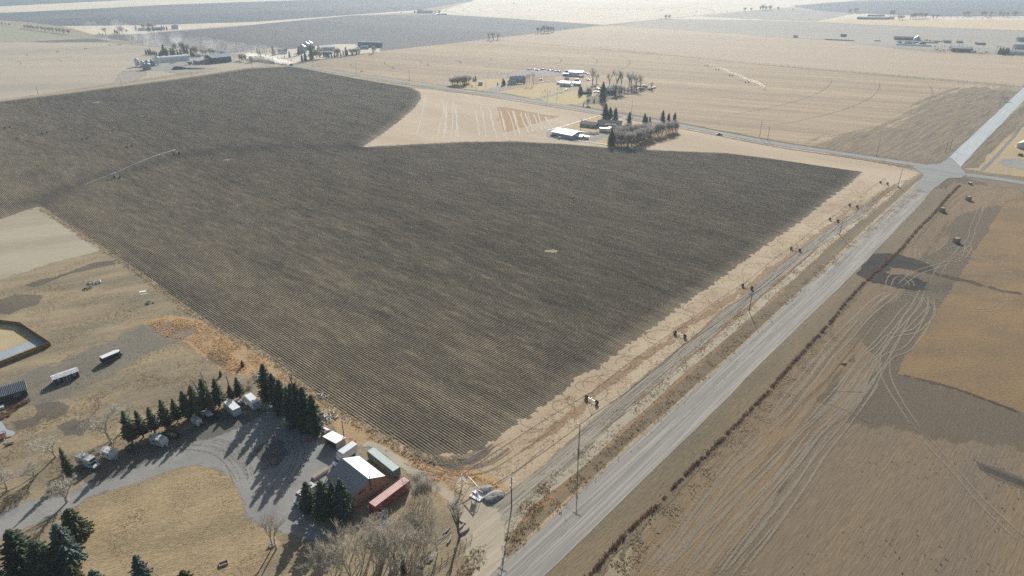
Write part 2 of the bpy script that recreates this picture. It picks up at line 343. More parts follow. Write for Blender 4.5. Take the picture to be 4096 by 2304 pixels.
# ---- fields right of the paved road
sheet('field', pl('2450,2500 3090,1560 3330,1200 3560,930 3860,640 4300,700 4900,900 5200,2500'), G['stubble'], Z(1), 3, 5, 1.5)
sheet('field', plt('1750,340 2020,380 2400,540 2330,720 2220,880 2130,1030 1980,1270 1860,1449 1260,1449 1300,1250 1650,1180 1680,1050 1760,900 1800,700 1850,600 1700,500', 3072, 576, 2.5156), G['stubble_grey'], Z(2), 9, 4, 1.5)
sheet('field', plt('1220,0 1880,0 1600,420 1320,870 1900,1020 2576,1270 2576,1500 1700,1400 1000,1250 600,1080 700,800 900,760 920,720 890,560 1000,320 1180,200 1450,180 1300,60', 3072, 1152, 2.5156), G['stubble_grey'], Z(3), 8, 4, 1.5)
sheet('field', pl('4030,785 4300,800 4500,900 4500,1760 4096,1647 3800,1550 3597,1494 3708,1311 3819,1152 3863,1073 3927,981 3958,922 4002,854'), G['stubble_orange'], Z(4), 1.2, 3, .8)
sheet('field', pl('3838,742 3760,800 3560,1000 3400,1170 3210,1400 3060,1600 2850,1900 2600,2304 2700,2304 2960,1900 3180,1580 3400,1290 3600,1060 3780,850 3990,800 4080,770'), G['stubble_tan'], Z(5), 9, 5, 1.5)
sheet('field', plt('590,1400 700,1330 900,1150 1000,900 1130,760 880,500 900,760 700,760 850,600', 3072, 1152, 2.5156), G['stubble_tan'], Z(6), 1, 3, .4)
sheet('verge', pl('2010,2480 2171,2306 2440,2048 2769,1730 3072,1426 3354,1154 3549,956 3668,832 3735,754 3800,760 3740,850 3590,1010 3430,1160 3320,1290 3120,1510 2900,1745 2640,2010 2420,2230 2200,2480'), G['verge_olive'], Z(7), 2, 3, .6)
sheet('burnt_patch', plt('1060,1110 1240,1110 1480,1180 1600,1230 1560,1270 1400,1240 1180,1220 1130,1290 1180,1330 1400,1340 1520,1390 1490,1449 1330,1430 1000,1360 900,1310 960,1230', 3072, 576, 2.5156), G['burnt'], Z(7), 3, 2, 1)
sheet('stubble_patch', plt('2100,300 2300,380 2576,480 2576,560 2400,490 2200,400', 3072, 1728, 2.5156), G['dark_soil'], Z(7), 1.5, 3, .8)
rb = RB()
rb.add(plt('1560,1270 1700,1310 1900,1360 2050,1390 2200,1449', 3072, 576, 2.5156), 4, Z(8), 6)
rb.add(plt('2200,-20 2350,30 2576,60', 3072, 1152, 2.5156), 3, Z(8), 6)
rb.add(pl('3905,1855 4000,1895 4096,1930 4300,2000'), 1.6, Z(8), 5); rb.add(pl('3905,1865 4000,1905 4096,1942 4300,2010'), 1.2, Z(8), 5)
rb.add(plt('1330,870 1900,1020 2576,1270', 3072, 1152, 2.5156), 1.6, Z(8), 5)
rb.build('burnt_strips', gmat('dark_strips', lin(84,78,70), lin(104,95,82), None, fine=.5, amp=.3, bump=0, alpha=True, edge=2, dens=.7, op=.7))
rb = RB(); T3 = lambda s: plt(s, 3072, 1152, 2.5156); T2 = lambda s: plt(s, 3072, 576, 2.5156); T4 = lambda s: plt(s, 3072, 1728, 2.5156); T6 = lambda s: plt(s, 2048, 1728, 2.5156)
def pair(pts, g=2.4, wd=.55, **k):
    rb.add(pts, wd, Z(9), 6, True, -g/2, .8, **k); rb.add(pts, wd, Z(9), 6, True, g/2, .8, **k)
pair(T2('2576,490 2400,490 2220,520 2150,640 2080,820 2020,980 1900,1100 1760,1220 1620,1449')); pair(T2('1300,1449 1500,1300 1800,1200 1960,1150 2030,980'))
pair(T2('2576,1170 2300,1170 2000,1140 1800,1090')); pair(T2('2576,1280 2300,1210 2060,1120 2000,1000')); pair(T2('2576,1350 2300,1340 2100,1290 1980,1250'))
pair(T2('1200,1449 1240,1350 1300,1320 1400,1360 1460,1449')); pair(T2('1660,1210 1520,1150 1500,1100 1560,1060'))
pair(T3('1560,0 1500,130 1300,470 1100,800 900,1050 640,1449')); pair(T3('1480,100 1300,330 1100,560 900,800 560,1200 340,1449'))
pair(T3('1620,20 1640,200 1600,350 1400,600 1200,700 1020,1000 720,1449')); pair(T3('1180,60 1400,60 1600,130 1650,260 1480,430 1240,480 1100,620 950,760 700,1100 430,1449'))
pair(T3('1600,0 1560,200 1330,440 1200,600 1180,760 1200,920 1300,1120 1420,1300 1540,1460')); pair(T3('1500,0 1800,140 2050,220 2300,200 2370,60 2250,0'))
pair(T3('1240,660 1040,880 860,1100 500,1449')); pair(T3('960,750 1060,830 1000,960')); pair(T3('1260,50 1100,120 700,500 200,1100 0,1400'), 2.2, .8); pair(T3('1360,0 1060,230 800,500 500,850 60,1449'), 2.2, .7)
pair(T4('470,0 250,300 0,640')); pair(T4('600,0 380,300 120,640 -40,860')); pair(T4('380,0 150,300 0,460')); pair(T4('1540,0 1800,300 2100,650 2400,940 2576,1100'))
pair(T6('2576,300 2100,800 1600,1449')); pair(T6('2576,440 2200,850 1800,1449')); pair(T6('2576,90 2250,350 1900,830 1400,1449'), 2.2, .8); pair(T6('2460,0 2200,300 1800,860 1350,1449'), 1.8, .6)
pair(T6('2600,650 2300,1050 2020,1449')); pair(T6('2620,900 2400,1180 2180,1449'), 1.8, .4)
for (bx_, tx_, ty_) in ((2582,3440,1500),(2612,3450,1505),(2709,3470,1520),(2751,3480,1530),(2830,3500,1490),(2878,3520,1500),(2948,3530,1520)):
    A_ = U(bx_, 2330); B__ = U(tx_, ty_); rb.add([A_, A_.lerp(B__, .3) + Vector((R.uniform(-.6,.6), 0)), A_.lerp(B__, .65) + Vector((R.uniform(-.8,.8), 0)), B__], .6, Z(9), 6, True, 0, .6)
for k in range(0):                                   # faint parallel drill lines in the lower right
    a_ = U(3400 + k * 95, 2304); d_ = Vector((math.sin(rad(AZR + 2)), math.cos(rad(AZR + 2))))
    rb.add([a_, a_ + d_ * 12 + Vector((.3, 0)), a_ + d_ * R.uniform(24, 40)], .5, Z(9), 6, True, 0, 1)
rb.build('wheel_tracks', G['track_pale'])
rb = RB()
for s_ in ('1250,80 900,560 420,1080 60,1449', '1330,60 1000,420 640,860 250,1300 130,1449', '1180,40 800,480 300,1090 0,1380'): rb.add(T3(s_), .55, Z(10), 6, True, 0, .8)
for s_ in ('1080,1060 700,1040 500,1120 800,1240 1100,1400', ): rb.add(T3(s_), .7, Z(10), 6, True, 0, .8)
for s_ in ('1900,420 1700,640 1500,850 1350,1020', '2300,430 2000,470 1850,560 1600,850 1400,1100', '2576,440 2250,450 1950,540 1700,800'): rb.add(T2(s_), .6, Z(10), 6, True, 0, .8)
rb.build('wheel_tracks', G['track_dark'])

# ---- right of the road, north of the junction
sheet('grass_field', pl('3842,668 3935,576 4110,405 4400,120 5200,300 5000,800 4300,725 3960,690'), gmat('north_grass', lin(190,164,122), lin(176,156,120), lin(160,142,104), big=30, mid=6, fine=1, az=AZR, ratio=8, amp=.16, bump=0, alpha=True, edge=2), Z(2), 3, 6, 1)
sheet('grass_verge', pl('3842,672 3935,578 4110,407 4200,320 4250,330 4110,460 3990,572 3900,668'), G['verge_olive'], Z(3), 2, 4, 1)
rb = RB(); rb.add(plt('2900,-150 2576,160 2400,400 2200,620 1950,900 1720,1120', 3584, 460, 5.03125), 2.0, Z(6), 6, False); rb.build('gravel_path', gmat('grey_path', lin(128,134,136), lin(120,126,130), None, fine=1, amp=.1, bump=0, alpha=True, edge=1))
ccx = U(4108, 660); sheet('turning_circle', [ccx + Vector((math.cos(t)*16, math.sin(t)*16)) for t in np.linspace(0, 2*math.pi, 28)[:-1]], G['gravel'], Z(6), .6, 3, .1)

# ---- strips beside the paved road (left side)
def strip(name, left, right, mat, z, **k): return sheet(name, left + right[::-1], mat, z, **k)
headR = pl('1650,2330 1900,2060 2262,1700 2560,1440 2900,1160 3190,940 3440,760 3560,690 3640,690')
sheet('headland', pl('1560,1900 1640,1800 1760,1846 1900,1812 2000,1752 2170,1640 2330,1500 2600,1310 2850,1140 3072,970 3310,800 3440,670 3560,685 3610,712 3510,782 3300,950 3000,1180 2700,1420 2400,1680 2100,1960 1950,2110 1800,2180 1700,2060'), G['headland'], Z(2), 4, 4, 1.2)
sheet('verge', pl('1900,2304 1980,2190 2230,1960 2560,1660 2830,1420 3100,1190 3330,990 3520,830 3640,742 3600,735 3560,755 3420,860 3190,1030 2900,1260 2600,1510 2330,1750 2120,1950 2000,2080 1930,2200 1850,2304'), G['verge'], Z(3), 2.5, 3, .8)
sheet('verge', pl('1955,2304 2048,2228 2320,1980 2589,1728 2900,1455 3072,1297 3223,1152 3396,998 3560,845 3722,690 3700,692 3545,815 3330,990 3072,1230 2800,1470 2560,1690 2230,1990 2000,2210 1900,2304'), G['verge_olive'], Z(4), 1.2, 3, .6)
rb = RB()
rb.add(pl('3650,700 3540,790 3330,960 3072,1190 2800,1420 2520,1660 2300,1860 2150,1990 2040,2110 1985,2190'), 3.4, Z(6), 6, True, 0, 1.2, soft=.5); rb.build('dirt_lane', G['lane'])
rb = RB(); rb.add(pl('2020,1860 2240,1690 2480,1500 2760,1300 3010,1130 3210,985 3370,868 3500,765'), 3.6, Z(6), 6, True, 0, 2.2, soft=.8); rb.add(pl('2130,1900 2340,1740 2560,1555 2830,1330 3080,1120 3300,945 3440,830'), 2.2, Z(6), 6, True, 0, 1.5, soft=.8); rb.build('dead_grass_strip', gmat('headland_grass', lin(178,148,114), lin(170,144,114), lin(188,164,132), big=8, mid=2, fine=.5, az=AZR, ratio=3, amp=.4, bump=.5, alpha=True, edge=2.5, dens=.75, op=.8))
rb = RB()
rb.add(pl('3560,745 3440,850 3250,985 3000,1190 2760,1390 2500,1610 2250,1830 2090,1975 2000,2060 1960,2130 1960,2190 2000,2230'), 5.5, Z(7), 6, True, 0, 1.0, soft=.45); rb.build('rutted_lane', G['lane_grey'])
rb = RB(); rb.add(pl('3722,690 3560,830 3223,1148 2900,1450 2589,1724 2320,1972 2048,2224 1940,2320'), 1.8, Z(7), 5, False, 0, .5, soft=.5); rb.build('gravel_shoulder', G['pale_grass'])
sheet('farm_entrance', pl('1890,2010 1960,2030 1990,2080 2010,2150 1990,2240 1960,2304 1940,2330 1900,2230 1870,2160 1850,2080'), G['lane'], Z(8), 2, 2, .6)
rb = RB()
for i in range(46):                                  # looping wheel scuffs on the headland
    t = i / 45; a = U(3420, 745).lerp(U(2120, 1700), t ** .7) if False else smooth(pl('3420,760 3130,985 2800,1220 2450,1480 2120,1720'), 12)[int(t * 48)]
    c_ = a + Vector((R.uniform(-3, 3), R.uniform(-3, 3))); r_ = R.uniform(2.5, 6); a0 = R.uniform(0, 6.28)
    rb.add([c_ + Vector((math.cos(a0 + q) * r_ * 1.3, math.sin(a0 + q) * r_)) for q in np.linspace(0, R.uniform(2, 5), 16)], .38, Z(9), 1, True)
for s_ in ('1560,1790 1640,1830 1760,1850 1900,1830 2050,1750','1600,1840 1700,1880 1900,1900 2100,1800 2300,1640','1640,1820 1760,1880 1880,1900 2050,1860','1700,1880 1850,1930 2000,1930 2200,1780','1720,1800 1820,1850 1920,1840 1990,1780'):
    rb.add(pl(s_), .5, Z(9), 8, True, 0, 1)
for k in range(7): rb.add(pl('3560,740 3440,845 3250,980 3000,1185 2760,1385 2500,1605 2250,1825'), .3, Z(9), 6, True, -2.4 + k * .75, .6)
rb.build('wheel_scuffs', G['track_dark'])

# ---- the paved road and the gravel roads
road_l = pl('1780,2480 1966,2304 2048,2229 2320,1980 2593,1728 2900,1455 3072,1297 3223,1152 3396,996 3560,843 3724,683')
road_r = pl('2010,2480 2171,2304 2440,2046 2769,1728 3072,1424 3354,1152 3549,954 3668,830 3735,752 3790,708')
strip('paved_road', road_l, road_r, G['paved'], Z(11), rim=.35, seg=4, jit=.12)
sheet('junction', pl('3650,668 3768,655 3800,630 3838,668 3850,684 3862,702 3840,712 3790,712 3740,748 3700,775 3665,752 3700,700'), G['township'], Z(13), .8, 2, .2)
sheet('paved_road', pl('3768,658 3855,576 3960,478 4096,350 4230,220 4500,-30 4530,-20 4260,238 4096,401 4000,500 3925,576 3837,672'), G['paved_far'], Z(11), .35, 5, .1)
rb = RB()
for k in range(60):
    a_ = road_l[0].lerp(road_r[0], .5); b_ = U(3758, 690); t0 = k / 60; q0 = a_.lerp(b_, t0); q1 = a_.lerp(b_, t0 + .008); rb.add([q0, q0.lerp(q1, .5), q1], .22, Z(12), 2, True, 0, .1)
rb.build('centre_line', G['track_pale'])
sheet('ploughed_corner', pl('3790,600 3740,640 3500,606 3380,590 3500,560 3640,540 3760,470 3850,400 3920,362 4000,372 3960,450'), gmat('grey_plough_streaks', lin(118,112,102), lin(134,124,108), lin(172,152,122), big=14, mid=2.5, fine=1, az=AZR+4, ratio=16, amp=.3, bump=0, alpha=True, edge=9, op=.6, k3=1, thr=(.4,.6)), Z(9), 30, 5, 2)
rb = RB(); rb.add(pl('-700,30 -100,88 119,115 397,155 548,173 874,217 1159,260 1421,300 2048,391 2402,449 2724,503 3072,570 3300,605 3509,636 3748,672'), 8.2, Z(10), 4, False, soft=.06); rb.build('gravel_road', G['township'])
rb = RB(); rb.add(pl('3860,700 3960,712 4096,733 4400,790 5000,890'), 8.4, Z(10), 4, False, soft=.06); rb.build('gravel_road', G['township'])
rb = RB(); rb.add(pl('3748,690 3509,648 3300,617 3072,582 2724,514 2402,459 2048,402 1700,349 1421,309'), 2.4, Z(9), 4, True, soft=.4); rb.add(pl('3620,640 3509,626 3300,594 3072,559 2724,494 2402,440 2048,383'), 2, Z(9), 4, True, soft=.4)
rb.build('road_ditch', gmat('ditch_grass', lin(150,112,88), lin(118,98,80), lin(90,80,68), big=20, mid=3, fine=1, az=-48.3, ratio=6, amp=.25, bump=0, alpha=True, edge=2))
rb = RB(); rb.add(pl('-300,448 0,403 300,364 700,312 1000,268 1159,262'), 9, Z(7), 4, False, soft=.3); rb.build('field_lane', G['far_tan'])
rb = RB()
for s_ in ('-300,90 0,47 640,18 1024,5', '500,138 900,108 1024,97 1400,62 1600,52'): rb.add(pl(s_), 12, Z(8), 4, False, soft=.1)
rb.build('far_road', G['far_bright'])
rb = RB(); rb.add(pl('1541,201 1960,158 2048,166 2600,214 3072,262 3600,308 4050,347'), 3, Z(9), 5, False, soft=.4); rb.add(pl('2048,144 2418,101 2485,101 3072,146 3300,158'), 2.6, Z(9), 5, False, soft=.4)
rb.add(pl('3260,89 3600,105 4096,122 4500,140'), 3, Z(9), 5, False, soft=.4); rb.add(pl('2418,101 2660,75 2900,52 3100,36'), 4, Z(9), 5, False, soft=.4); rb.add(pl('1270,207 1541,201'), 3, Z(9), 5, False)
rb.build('fence_line_weeds', gmat('fence_weeds', lin(120,112,98), lin(104,98,88), lin(150,138,116), big=20, mid=4, fine=1.5, amp=.3, bump=0, alpha=True, edge=3))
# ---- the yard bottom left
YB = lambda s: plt(s, 0, 1400, 2.5156); YC = lambda s: plt(s, 1024, 1400, 2.5156); YA = lambda s: plt(s, 0, 900, 2.5156); YD = lambda s: plt(s, 1024, 1728, 2.5156)
sheet('bare_field', pl('-400,1000 0,878 90,850 164,828 274,902 430,1002 330,1024 120,1080 0,1125 -400,1240'), G['bare_left'], Z(2), 3, 4, 1)
sheet('yard_ground', pl('-500,1260 0,1128 240,1050 440,1004 588,1110 755,1234 914,1337 1048,1400 1262,1573 1382,1662 1501,1718 1644,1805 1720,1840 1800,1960 1850,2080 1900,2230 1940,2330 1900,2500 -500,2500'), G['yard_grass'], Z(3), 3, 4, 1)
sheet('long_grass', pl('585,1292 680,1268 790,1284 900,1350 1030,1425 1150,1512 1262,1592 1382,1676 1501,1740 1644,1822 1740,1862 1850,1885 1960,1922 2010,1960 1900,1925 1800,1905 1760,1925 1810,1990 1800,2010 1740,1950 1650,1850 1560,1790 1480,1760 1400,1775 1370,1730 1300,1610 1240,1570 1130,1520 1000,1500 900,1480 840,1430 760,1360 650,1350'), G['orange_grass'], Z(5), 2, 3, 1)
rb = RB(); rb.add(pl('60,862 164,832 274,905 430,1004 588,1112 755,1236 914,1340 1040,1402 1262,1580 1382,1668 1501,1726 1644,1812 1720,1842 1850,1850 2000,1790'), 2.6, Z(6), 6, False, 0, 1.2, soft=.7); rb.build('field_margin', G['pale_grass'])
sheet('gravel_yard', pl('-200,2150 0,2068 120,2012 280,1985 360,1930 480,1872 650,1800 760,1728 900,1700 1040,1636 1120,1610 1200,1660 1300,1740 1400,1800 1450,1860 1380,1900 1320,1960 1260,2010 1215,2080 1300,2128 1400,2130 1480,2110 1560,2090 1520,2140 1400,2160 1250,2155 1150,2120 1060,2085 1000,2060 985,1980 940,1900 880,1862 800,1846 700,1870 560,1915 400,1962 300,2012 150,2080 0,2140 -200,2230'), G['gravel'], Z(6), 1.6, 2.5, .7)
sheet('gravel_pad', pl('-60,1580 60,1545 200,1478 360,1418 480,1370 640,1300 760,1330 640,1372 500,1440 340,1530 190,1590 60,1610'), G['gravel_soft'], Z(6), 5, 3, 1.2)
sheet('oval_lawn', pl('330,2020 560,1925 720,1873 820,1855 890,1872 940,1925 985,2020 1010,2090 1100,2180 1000,2304 900,2400 400,2400 300,2200'), gmat('oval_grass', lin(180,158,122), lin(160,143,112), lin(146,135,104), big=9, mid=3, fine=.4, az=62, ratio=4, amp=.45, bump=.8, alpha=True, edge=1.5), Z(5), 1.5, 2.5, .6)
sheet('parking_dirt', pl('330,1880 420,1835 560,1800 700,1750 860,1690 1000,1640 1040,1655 900,1720 760,1760 640,1810 480,1885 380,1930'), G['dark_soil'], Z(7), 2, 2.5, .6)
for s_ in ('0,760 150,722 400,718 330,800 220,830 100,890 0,880', '290,600 600,525 900,400 1130,368 1110,395 900,440 640,500 340,612'): sheet('soil_patch', YA(s_), G['dark_soil'], Z(6), 2, 3, .8)
for s_ in ('640,760 740,720 860,760 800,830 700,840', '180,730 380,690 340,760 200,790', '400,560 560,540 640,600 560,680 420,650', '2160,10 2280,90 2250,160 2120,60'): sheet('soil_patch', YB(s_), G['dark_soil'], Z(6), 2, 2, .6)
sheet('ash_patch', YC('60,980 150,920 260,960 270,1060 200,1150 100,1130 40,1050'), G['dark_soil'], Z(8), 1.6, 2, .5)
sheet('shade_lawn', YD('560,1230 900,1040 1060,980 1200,1000 1100,1449 300,1449'), G['yard_grass'], Z(7), 2, 3, .6)
rb = RB(); rb.add(pl('1440,1788 1475,1776 1510,1784 1560,1815 1644,1877 1720,1930 1800,1992 1870,2060'), 2.6, Z(8), 6, True, 0, .5, soft=.5); rb.build('dirt_lane', G['lane'])
rb = RB()
for k in range(9): rb.add(YB('1500,1060 1800,960 2100,960 2300,1040 2420,1200 2480,1400'), .25, Z(8), 6, True, -2.5 + k * .7, 1.6, peak=.8)
for k in range(8): rb.add(YC('0,760 180,860 300,900 400,960 420,1080 330,1260 200,1400'), .25, Z(8), 6, True, -2.5 + k * .75, 1.6, peak=.8)
for s_ in ('0,300 400,180 800,60 1000,-60', '240,400 700,220 1000,120'): rb.add(YB(s_), .35, Z(8), 6, True, 0, 1)
rb.build('wheel_tracks', G['track_dark'])
sheet('concrete_path', plt('-400,1100 -20,1200 60,1290 120,1400 310,1460 270,1520 120,1560 -400,1560', 0, 1440, 5.03125), G['concrete'], Z(8), .1, 2, .02)
FA = S(0, 1200, 2.84375)
sheet('fenced_lawn', [FA(-300,240), FA(0,270), FA(240,300), FA(420,410), FA(560,510), FA(300,620), FA(-300,850)], gmat('fenced_grass', lin(196,180,140), lin(184,168,132), None, big=8, fine=.5, amp=.15, bump=.3, alpha=True, edge=.5), Z(7), .2, 3, .05)
sheet('concrete_pad', [FA(-300,720), FA(0,600), FA(300,487), FA(430,437), FA(512,486), FA(350,547), FA(100,652), FA(-300,810)], G['concrete'], Z(9), .1, 3, .02)

# ================================================================ THE PLOUGHED FIELD, row by row
soil, N_, L_, B_ = newmat('ridged_soil')
tc_ = N_.new('ShaderNodeTexCoord'); mp_ = N_.new('ShaderNodeMapping'); mp_.vector_type = 'TEXTURE'; mp_.inputs['Rotation'].default_value[2] = rad(90 + 48.3); mp_.inputs['Scale'].default_value = (4, 1, 1)
L_.new(tc_.outputs['Object'], mp_.inputs[0]); vv = tc_.outputs['Object']
a_ = rng(N_, L_, noise_node(N_, L_, mp_.outputs[0], 1/14, 5, .65), .3, .7)
c_ = mix(N_, L_, a_, lin(98,90,77), lin(136,123,102))
c_ = mix(N_, L_, rng(N_, L_, noise_node(N_, L_, mp_.outputs[0], 1/3.2, 5, .7), .52, .74, 0, .6), c_, lin(176,156,122))
c_ = mix(N_, L_, rng(N_, L_, noise_node(N_, L_, vv, 1/.55, 4, .7), .56, .66, 0, .6), c_, lin(196,182,156))
at_ = N_.new('ShaderNodeAttribute'); at_.attribute_name = 'tone'
c_ = mix(N_, L_, at_.outputs['Fac'], c_, lin(88,82,74))
g_ = rng(N_, L_, noise_node(N_, L_, vv, 1/.4, 3, .7), .3, .7, .5, 1.5)
cm_ = N_.new('ShaderNodeCombineColor'); [L_.new(g_, cm_.inputs[i]) for i in range(3)]
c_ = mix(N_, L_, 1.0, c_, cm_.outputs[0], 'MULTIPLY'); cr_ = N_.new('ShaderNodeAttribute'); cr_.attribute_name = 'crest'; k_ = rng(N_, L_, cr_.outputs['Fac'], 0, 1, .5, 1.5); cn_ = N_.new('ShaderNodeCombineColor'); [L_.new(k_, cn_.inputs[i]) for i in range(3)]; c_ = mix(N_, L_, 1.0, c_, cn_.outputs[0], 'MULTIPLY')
L_.new(c_, B_.inputs['Base Color']); B_.inputs['Roughness'].default_value = .95; B_.inputs['Specular IOR Level'].default_value = .1
bp_ = N_.new('ShaderNodeBump'); bp_.inputs['Strength'].default_value = .7; bp_.inputs['Distance'].default_value = .15
L_.new(noise_node(N_, L_, vv, 1/.3, 3, .7), bp_.inputs['Height']); L_.new(bp_.outputs[0], B_.inputs['Normal'])

FIELD = pl('-420,462 -150,428 0,407 300,370 700,318 1000,273 1159,266 1200,272 1421,314 1560,338 1640,350 1680,368 1685,392 1660,430 1600,482 1530,535 1450,588') \
      + pl('1640,578 1850,567 2048,566 2250,575 2440,592 2700,604 2900,612 3080,634 3280,664 3450,688') \
      + pl('3398,735 3310,799 3191,894 3072,973 2950,1062 2835,1150 2764,1192 2656,1275 2565,1343 2465,1410 2386,1476 2306,1502 2286,1534 2235,1585 2179,1613 2147,1645 2048,1700 1986,1754 1899,1809 1810,1815 1720,1821 1644,1797 1501,1714 1382,1658 1262,1571 1048,1400 914,1333 755,1230 588,1107 441,1003 417,995 274,900 164,826 80,850 0,876 -420,1020')
ua = Vector((math.sin(rad(AZR)), math.cos(rad(AZR)))); wa = Vector((-math.cos(rad(AZR)), math.sin(rad(AZR))))
FP = [(p.dot(ua), p.dot(wa)) for p in FIELD]
SEAM = smooth(pl('120,812 300,745 420,705 620,652 800,612 1000,592 1250,586 1450,586'), 8)
EDGE = dens_poly(FIELD, 12, 0, 0)
EA = np.array([(p.x, p.y) for p in EDGE]); SA = np.array([(p.x, p.y) for p in dens_poly(SEAM, 12, 0, 0, False)])
vs, fs, tn = [], [], []
ROW = .9
u0 = min(p[0] for p in FP); u1 = max(p[0] for p in FP); nr_ = int((u1 - u0) / ROW)
for k in range(nr_):
    u = u0 + (k + .5) * ROW; xs = []
    for i in range(len(FP)):
        a, b = FP[i], FP[(i + 1) % len(FP)]
        if (a[0] - u) * (b[0] - u) < 0: xs.append(a[1] + (b[1] - a[1]) * (u - a[0]) / (b[0] - a[0]))
    xs.sort()
    for j in range(0, len(xs) - 1, 2):
        w0 = xs[j] + mn.noise(Vector((u * .35, 1, 3))) * 2.2 + R.uniform(-.4, .4); w1 = xs[j + 1] + mn.noise(Vector((u * .35, 7, 3))) * 2.2 + R.uniform(-.4, .4)
        if w1 - w0 < 3: continue
        mid = ua * u + wa * ((w0 + w1) / 2); far = mid.length
        stp = 4.0 if far < 330 else (8.0 if far < 600 else 14.0)
        n = max(2, int((w1 - w0) / stp)); ts = np.linspace(w0, w1, n + 1); base = len(vs)
        P = np.outer(np.full(n + 1, u), (ua.x, ua.y)) + np.outer(ts, (wa.x, wa.y))
        de = np.sqrt(((P[:, None, :] - EA[None]) ** 2).sum(2).min(1)); ds = np.sqrt(((P[:, None, :] - SA[None]) ** 2).sum(2).min(1))
        for q in range(n + 1):
            x, y = P[q]; h = .22 + .07 * mn.noise(Vector((x * .4, y * .4, 0))); jt = .06 * mn.noise(Vector((x * .25, y * .25, 5)))
            if q in (0, n): h = .03
            nz_ = mn.noise(Vector((x * .03, y * .03, 2))) + .5 * mn.noise(Vector((x * .1, y * .1, 4)))
            t_ = max(0, .5 - de[q] / (16 + y * .05)) + max(0, .62 - ds[q] / 24) + .36 * nz_
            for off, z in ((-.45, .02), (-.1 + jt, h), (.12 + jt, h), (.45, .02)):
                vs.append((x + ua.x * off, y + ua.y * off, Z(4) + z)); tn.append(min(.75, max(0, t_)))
        for q in range(n):
            for m_ in range(3): a = base + q * 4 + m_; fs.append((a, a + 1, a + 5, a + 4))
me = bpy.data.meshes.new('ploughed_rows'); me.from_pydata(vs, [], fs); me.update()
a = me.attributes.new('tone', 'FLOAT', 'POINT'); a.data.foreach_set('value', tn)
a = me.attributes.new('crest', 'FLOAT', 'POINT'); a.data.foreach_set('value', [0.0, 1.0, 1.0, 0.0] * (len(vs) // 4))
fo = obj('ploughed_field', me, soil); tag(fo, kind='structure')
print('rows', nr_, 'faces', len(fs))
# turned earth where the tractor swings round at the near tip
rb = RB()
for s_ in ('1640,1800 1720,1850 1820,1856 1900,1835 1990,1770', '1700,1830 1790,1838 1880,1822 1950,1785', '1760,1850 1850,1872 1960,1850 2050,1790','1730,1810 1780,1868 1860,1880','1800,1815 1880,1850 1960,1800'):
    for o_ in (-.8, 0, .8): rb.add(pl(s_), .5, Z(10), 6, True, o_, .8)
rb.build('turned_soil', G['dark_soil'])
rb = RB()                                            # straw-coloured bare spots in the ploughing
for (x_, y_, r_) in ((2205,1008,3.2),(565,466,2),(905,642,2.5),(385,410,4)):
    p = U(x_, y_); rb.add([p + Vector((-r_, 0)), p + Vector((0, .8)), p + Vector((r_, 0))], r_ * .9, .26, 5, True, soft=.8)
rb.build('straw_spots', G['pale_grass'])
# ================================================================ VEGETATION
def HT(base, top_y):                                 # height of a thing standing at base whose top shows at photo row top_y
    dy = top_y - 1152
    return CAM_H - base.y * (FOC * ST + dy * CT) / (FOC * CT - dy * ST)
M = {}
def leafmat(name, c1, c2, tr=.0):
    m, N, L, B = newmat(name); tc = N.new('ShaderNodeTexCoord')
    f = noise_node(N, L, tc.outputs['Object'], .9, 4, .7); g = N.new('ShaderNodeObjectInfo')
    c = mix(N, L, rng(N, L, f, .36, .64), c1, c2)
    v = rng(N, L, g.outputs['Random'], 0, 1, .8, 1.22); cm = N.new('ShaderNodeCombineColor'); [L.new(v, cm.inputs[i]) for i in range(3)]
    L.new(mix(N, L, 1.0, c, cm.outputs[0], 'MULTIPLY'), B.inputs['Base Color']); B.inputs['Roughness'].default_value = .75; B.inputs['Specular IOR Level'].default_value = .25
    if tr:
        t = N.new('ShaderNodeBsdfTranslucent'); L.new(B.inputs['Base Color'].links[0].from_socket, t.inputs[0]); mx = N.new('ShaderNodeMixShader'); mx.inputs[0].default_value = tr
        L.new(B.outputs[0], mx.inputs[1]); L.new(t.outputs[0], mx.inputs[2]); L.new(mx.outputs[0], N['Material Output'].inputs[0])
    return m
M['needle'] = leafmat('spruce_needles', (.06, .088, .044, 1), (.16, .19, .095, 1), .25)
M['needle_dark'] = leafmat('dark_spruce_needles', (.04, .064, .042, 1), (.12, .155, .09, 1), .2)
M['needle_blue'] = leafmat('blue_spruce_needles', (.06, .09, .08, 1), (.18, .22, .19, 1), .25)
M['needle_olive'] = leafmat('olive_spruce_needles', (.055, .066, .03, 1), (.14, .145, .07, 1), .25)
M['bark'] = pmat('bark', (.17, .14, .11, 1), .95, var=.35, scale=4, spec=.1)
M['bark_pale'] = pmat('pale_bark', (.50, .46, .38, 1), .9, var=.3, scale=4, spec=.1)
M['twig'] = leafmat('twigs', (.46, .40, .32, 1), (.36, .31, .25, 1), .35)
M['twig_pale'] = leafmat('pale_twigs', (.64, .60, .52, 1), (.52, .48, .40, 1), .35)
M['twig_grey'] = leafmat('grey_twigs', (.46, .42, .38, 1), (.36, .335, .31, 1), .35)
M['twig_red'] = pmat('reddish_twigs', (.21, .135, .105, 1), .9, var=.3, scale=2, spec=.1)
M['deadwood'] = pmat('weathered_dead_wood', (.36, .34, .32, 1), .85, var=.3, scale=3, spec=.15, c2=(.22,.20,.19,1))

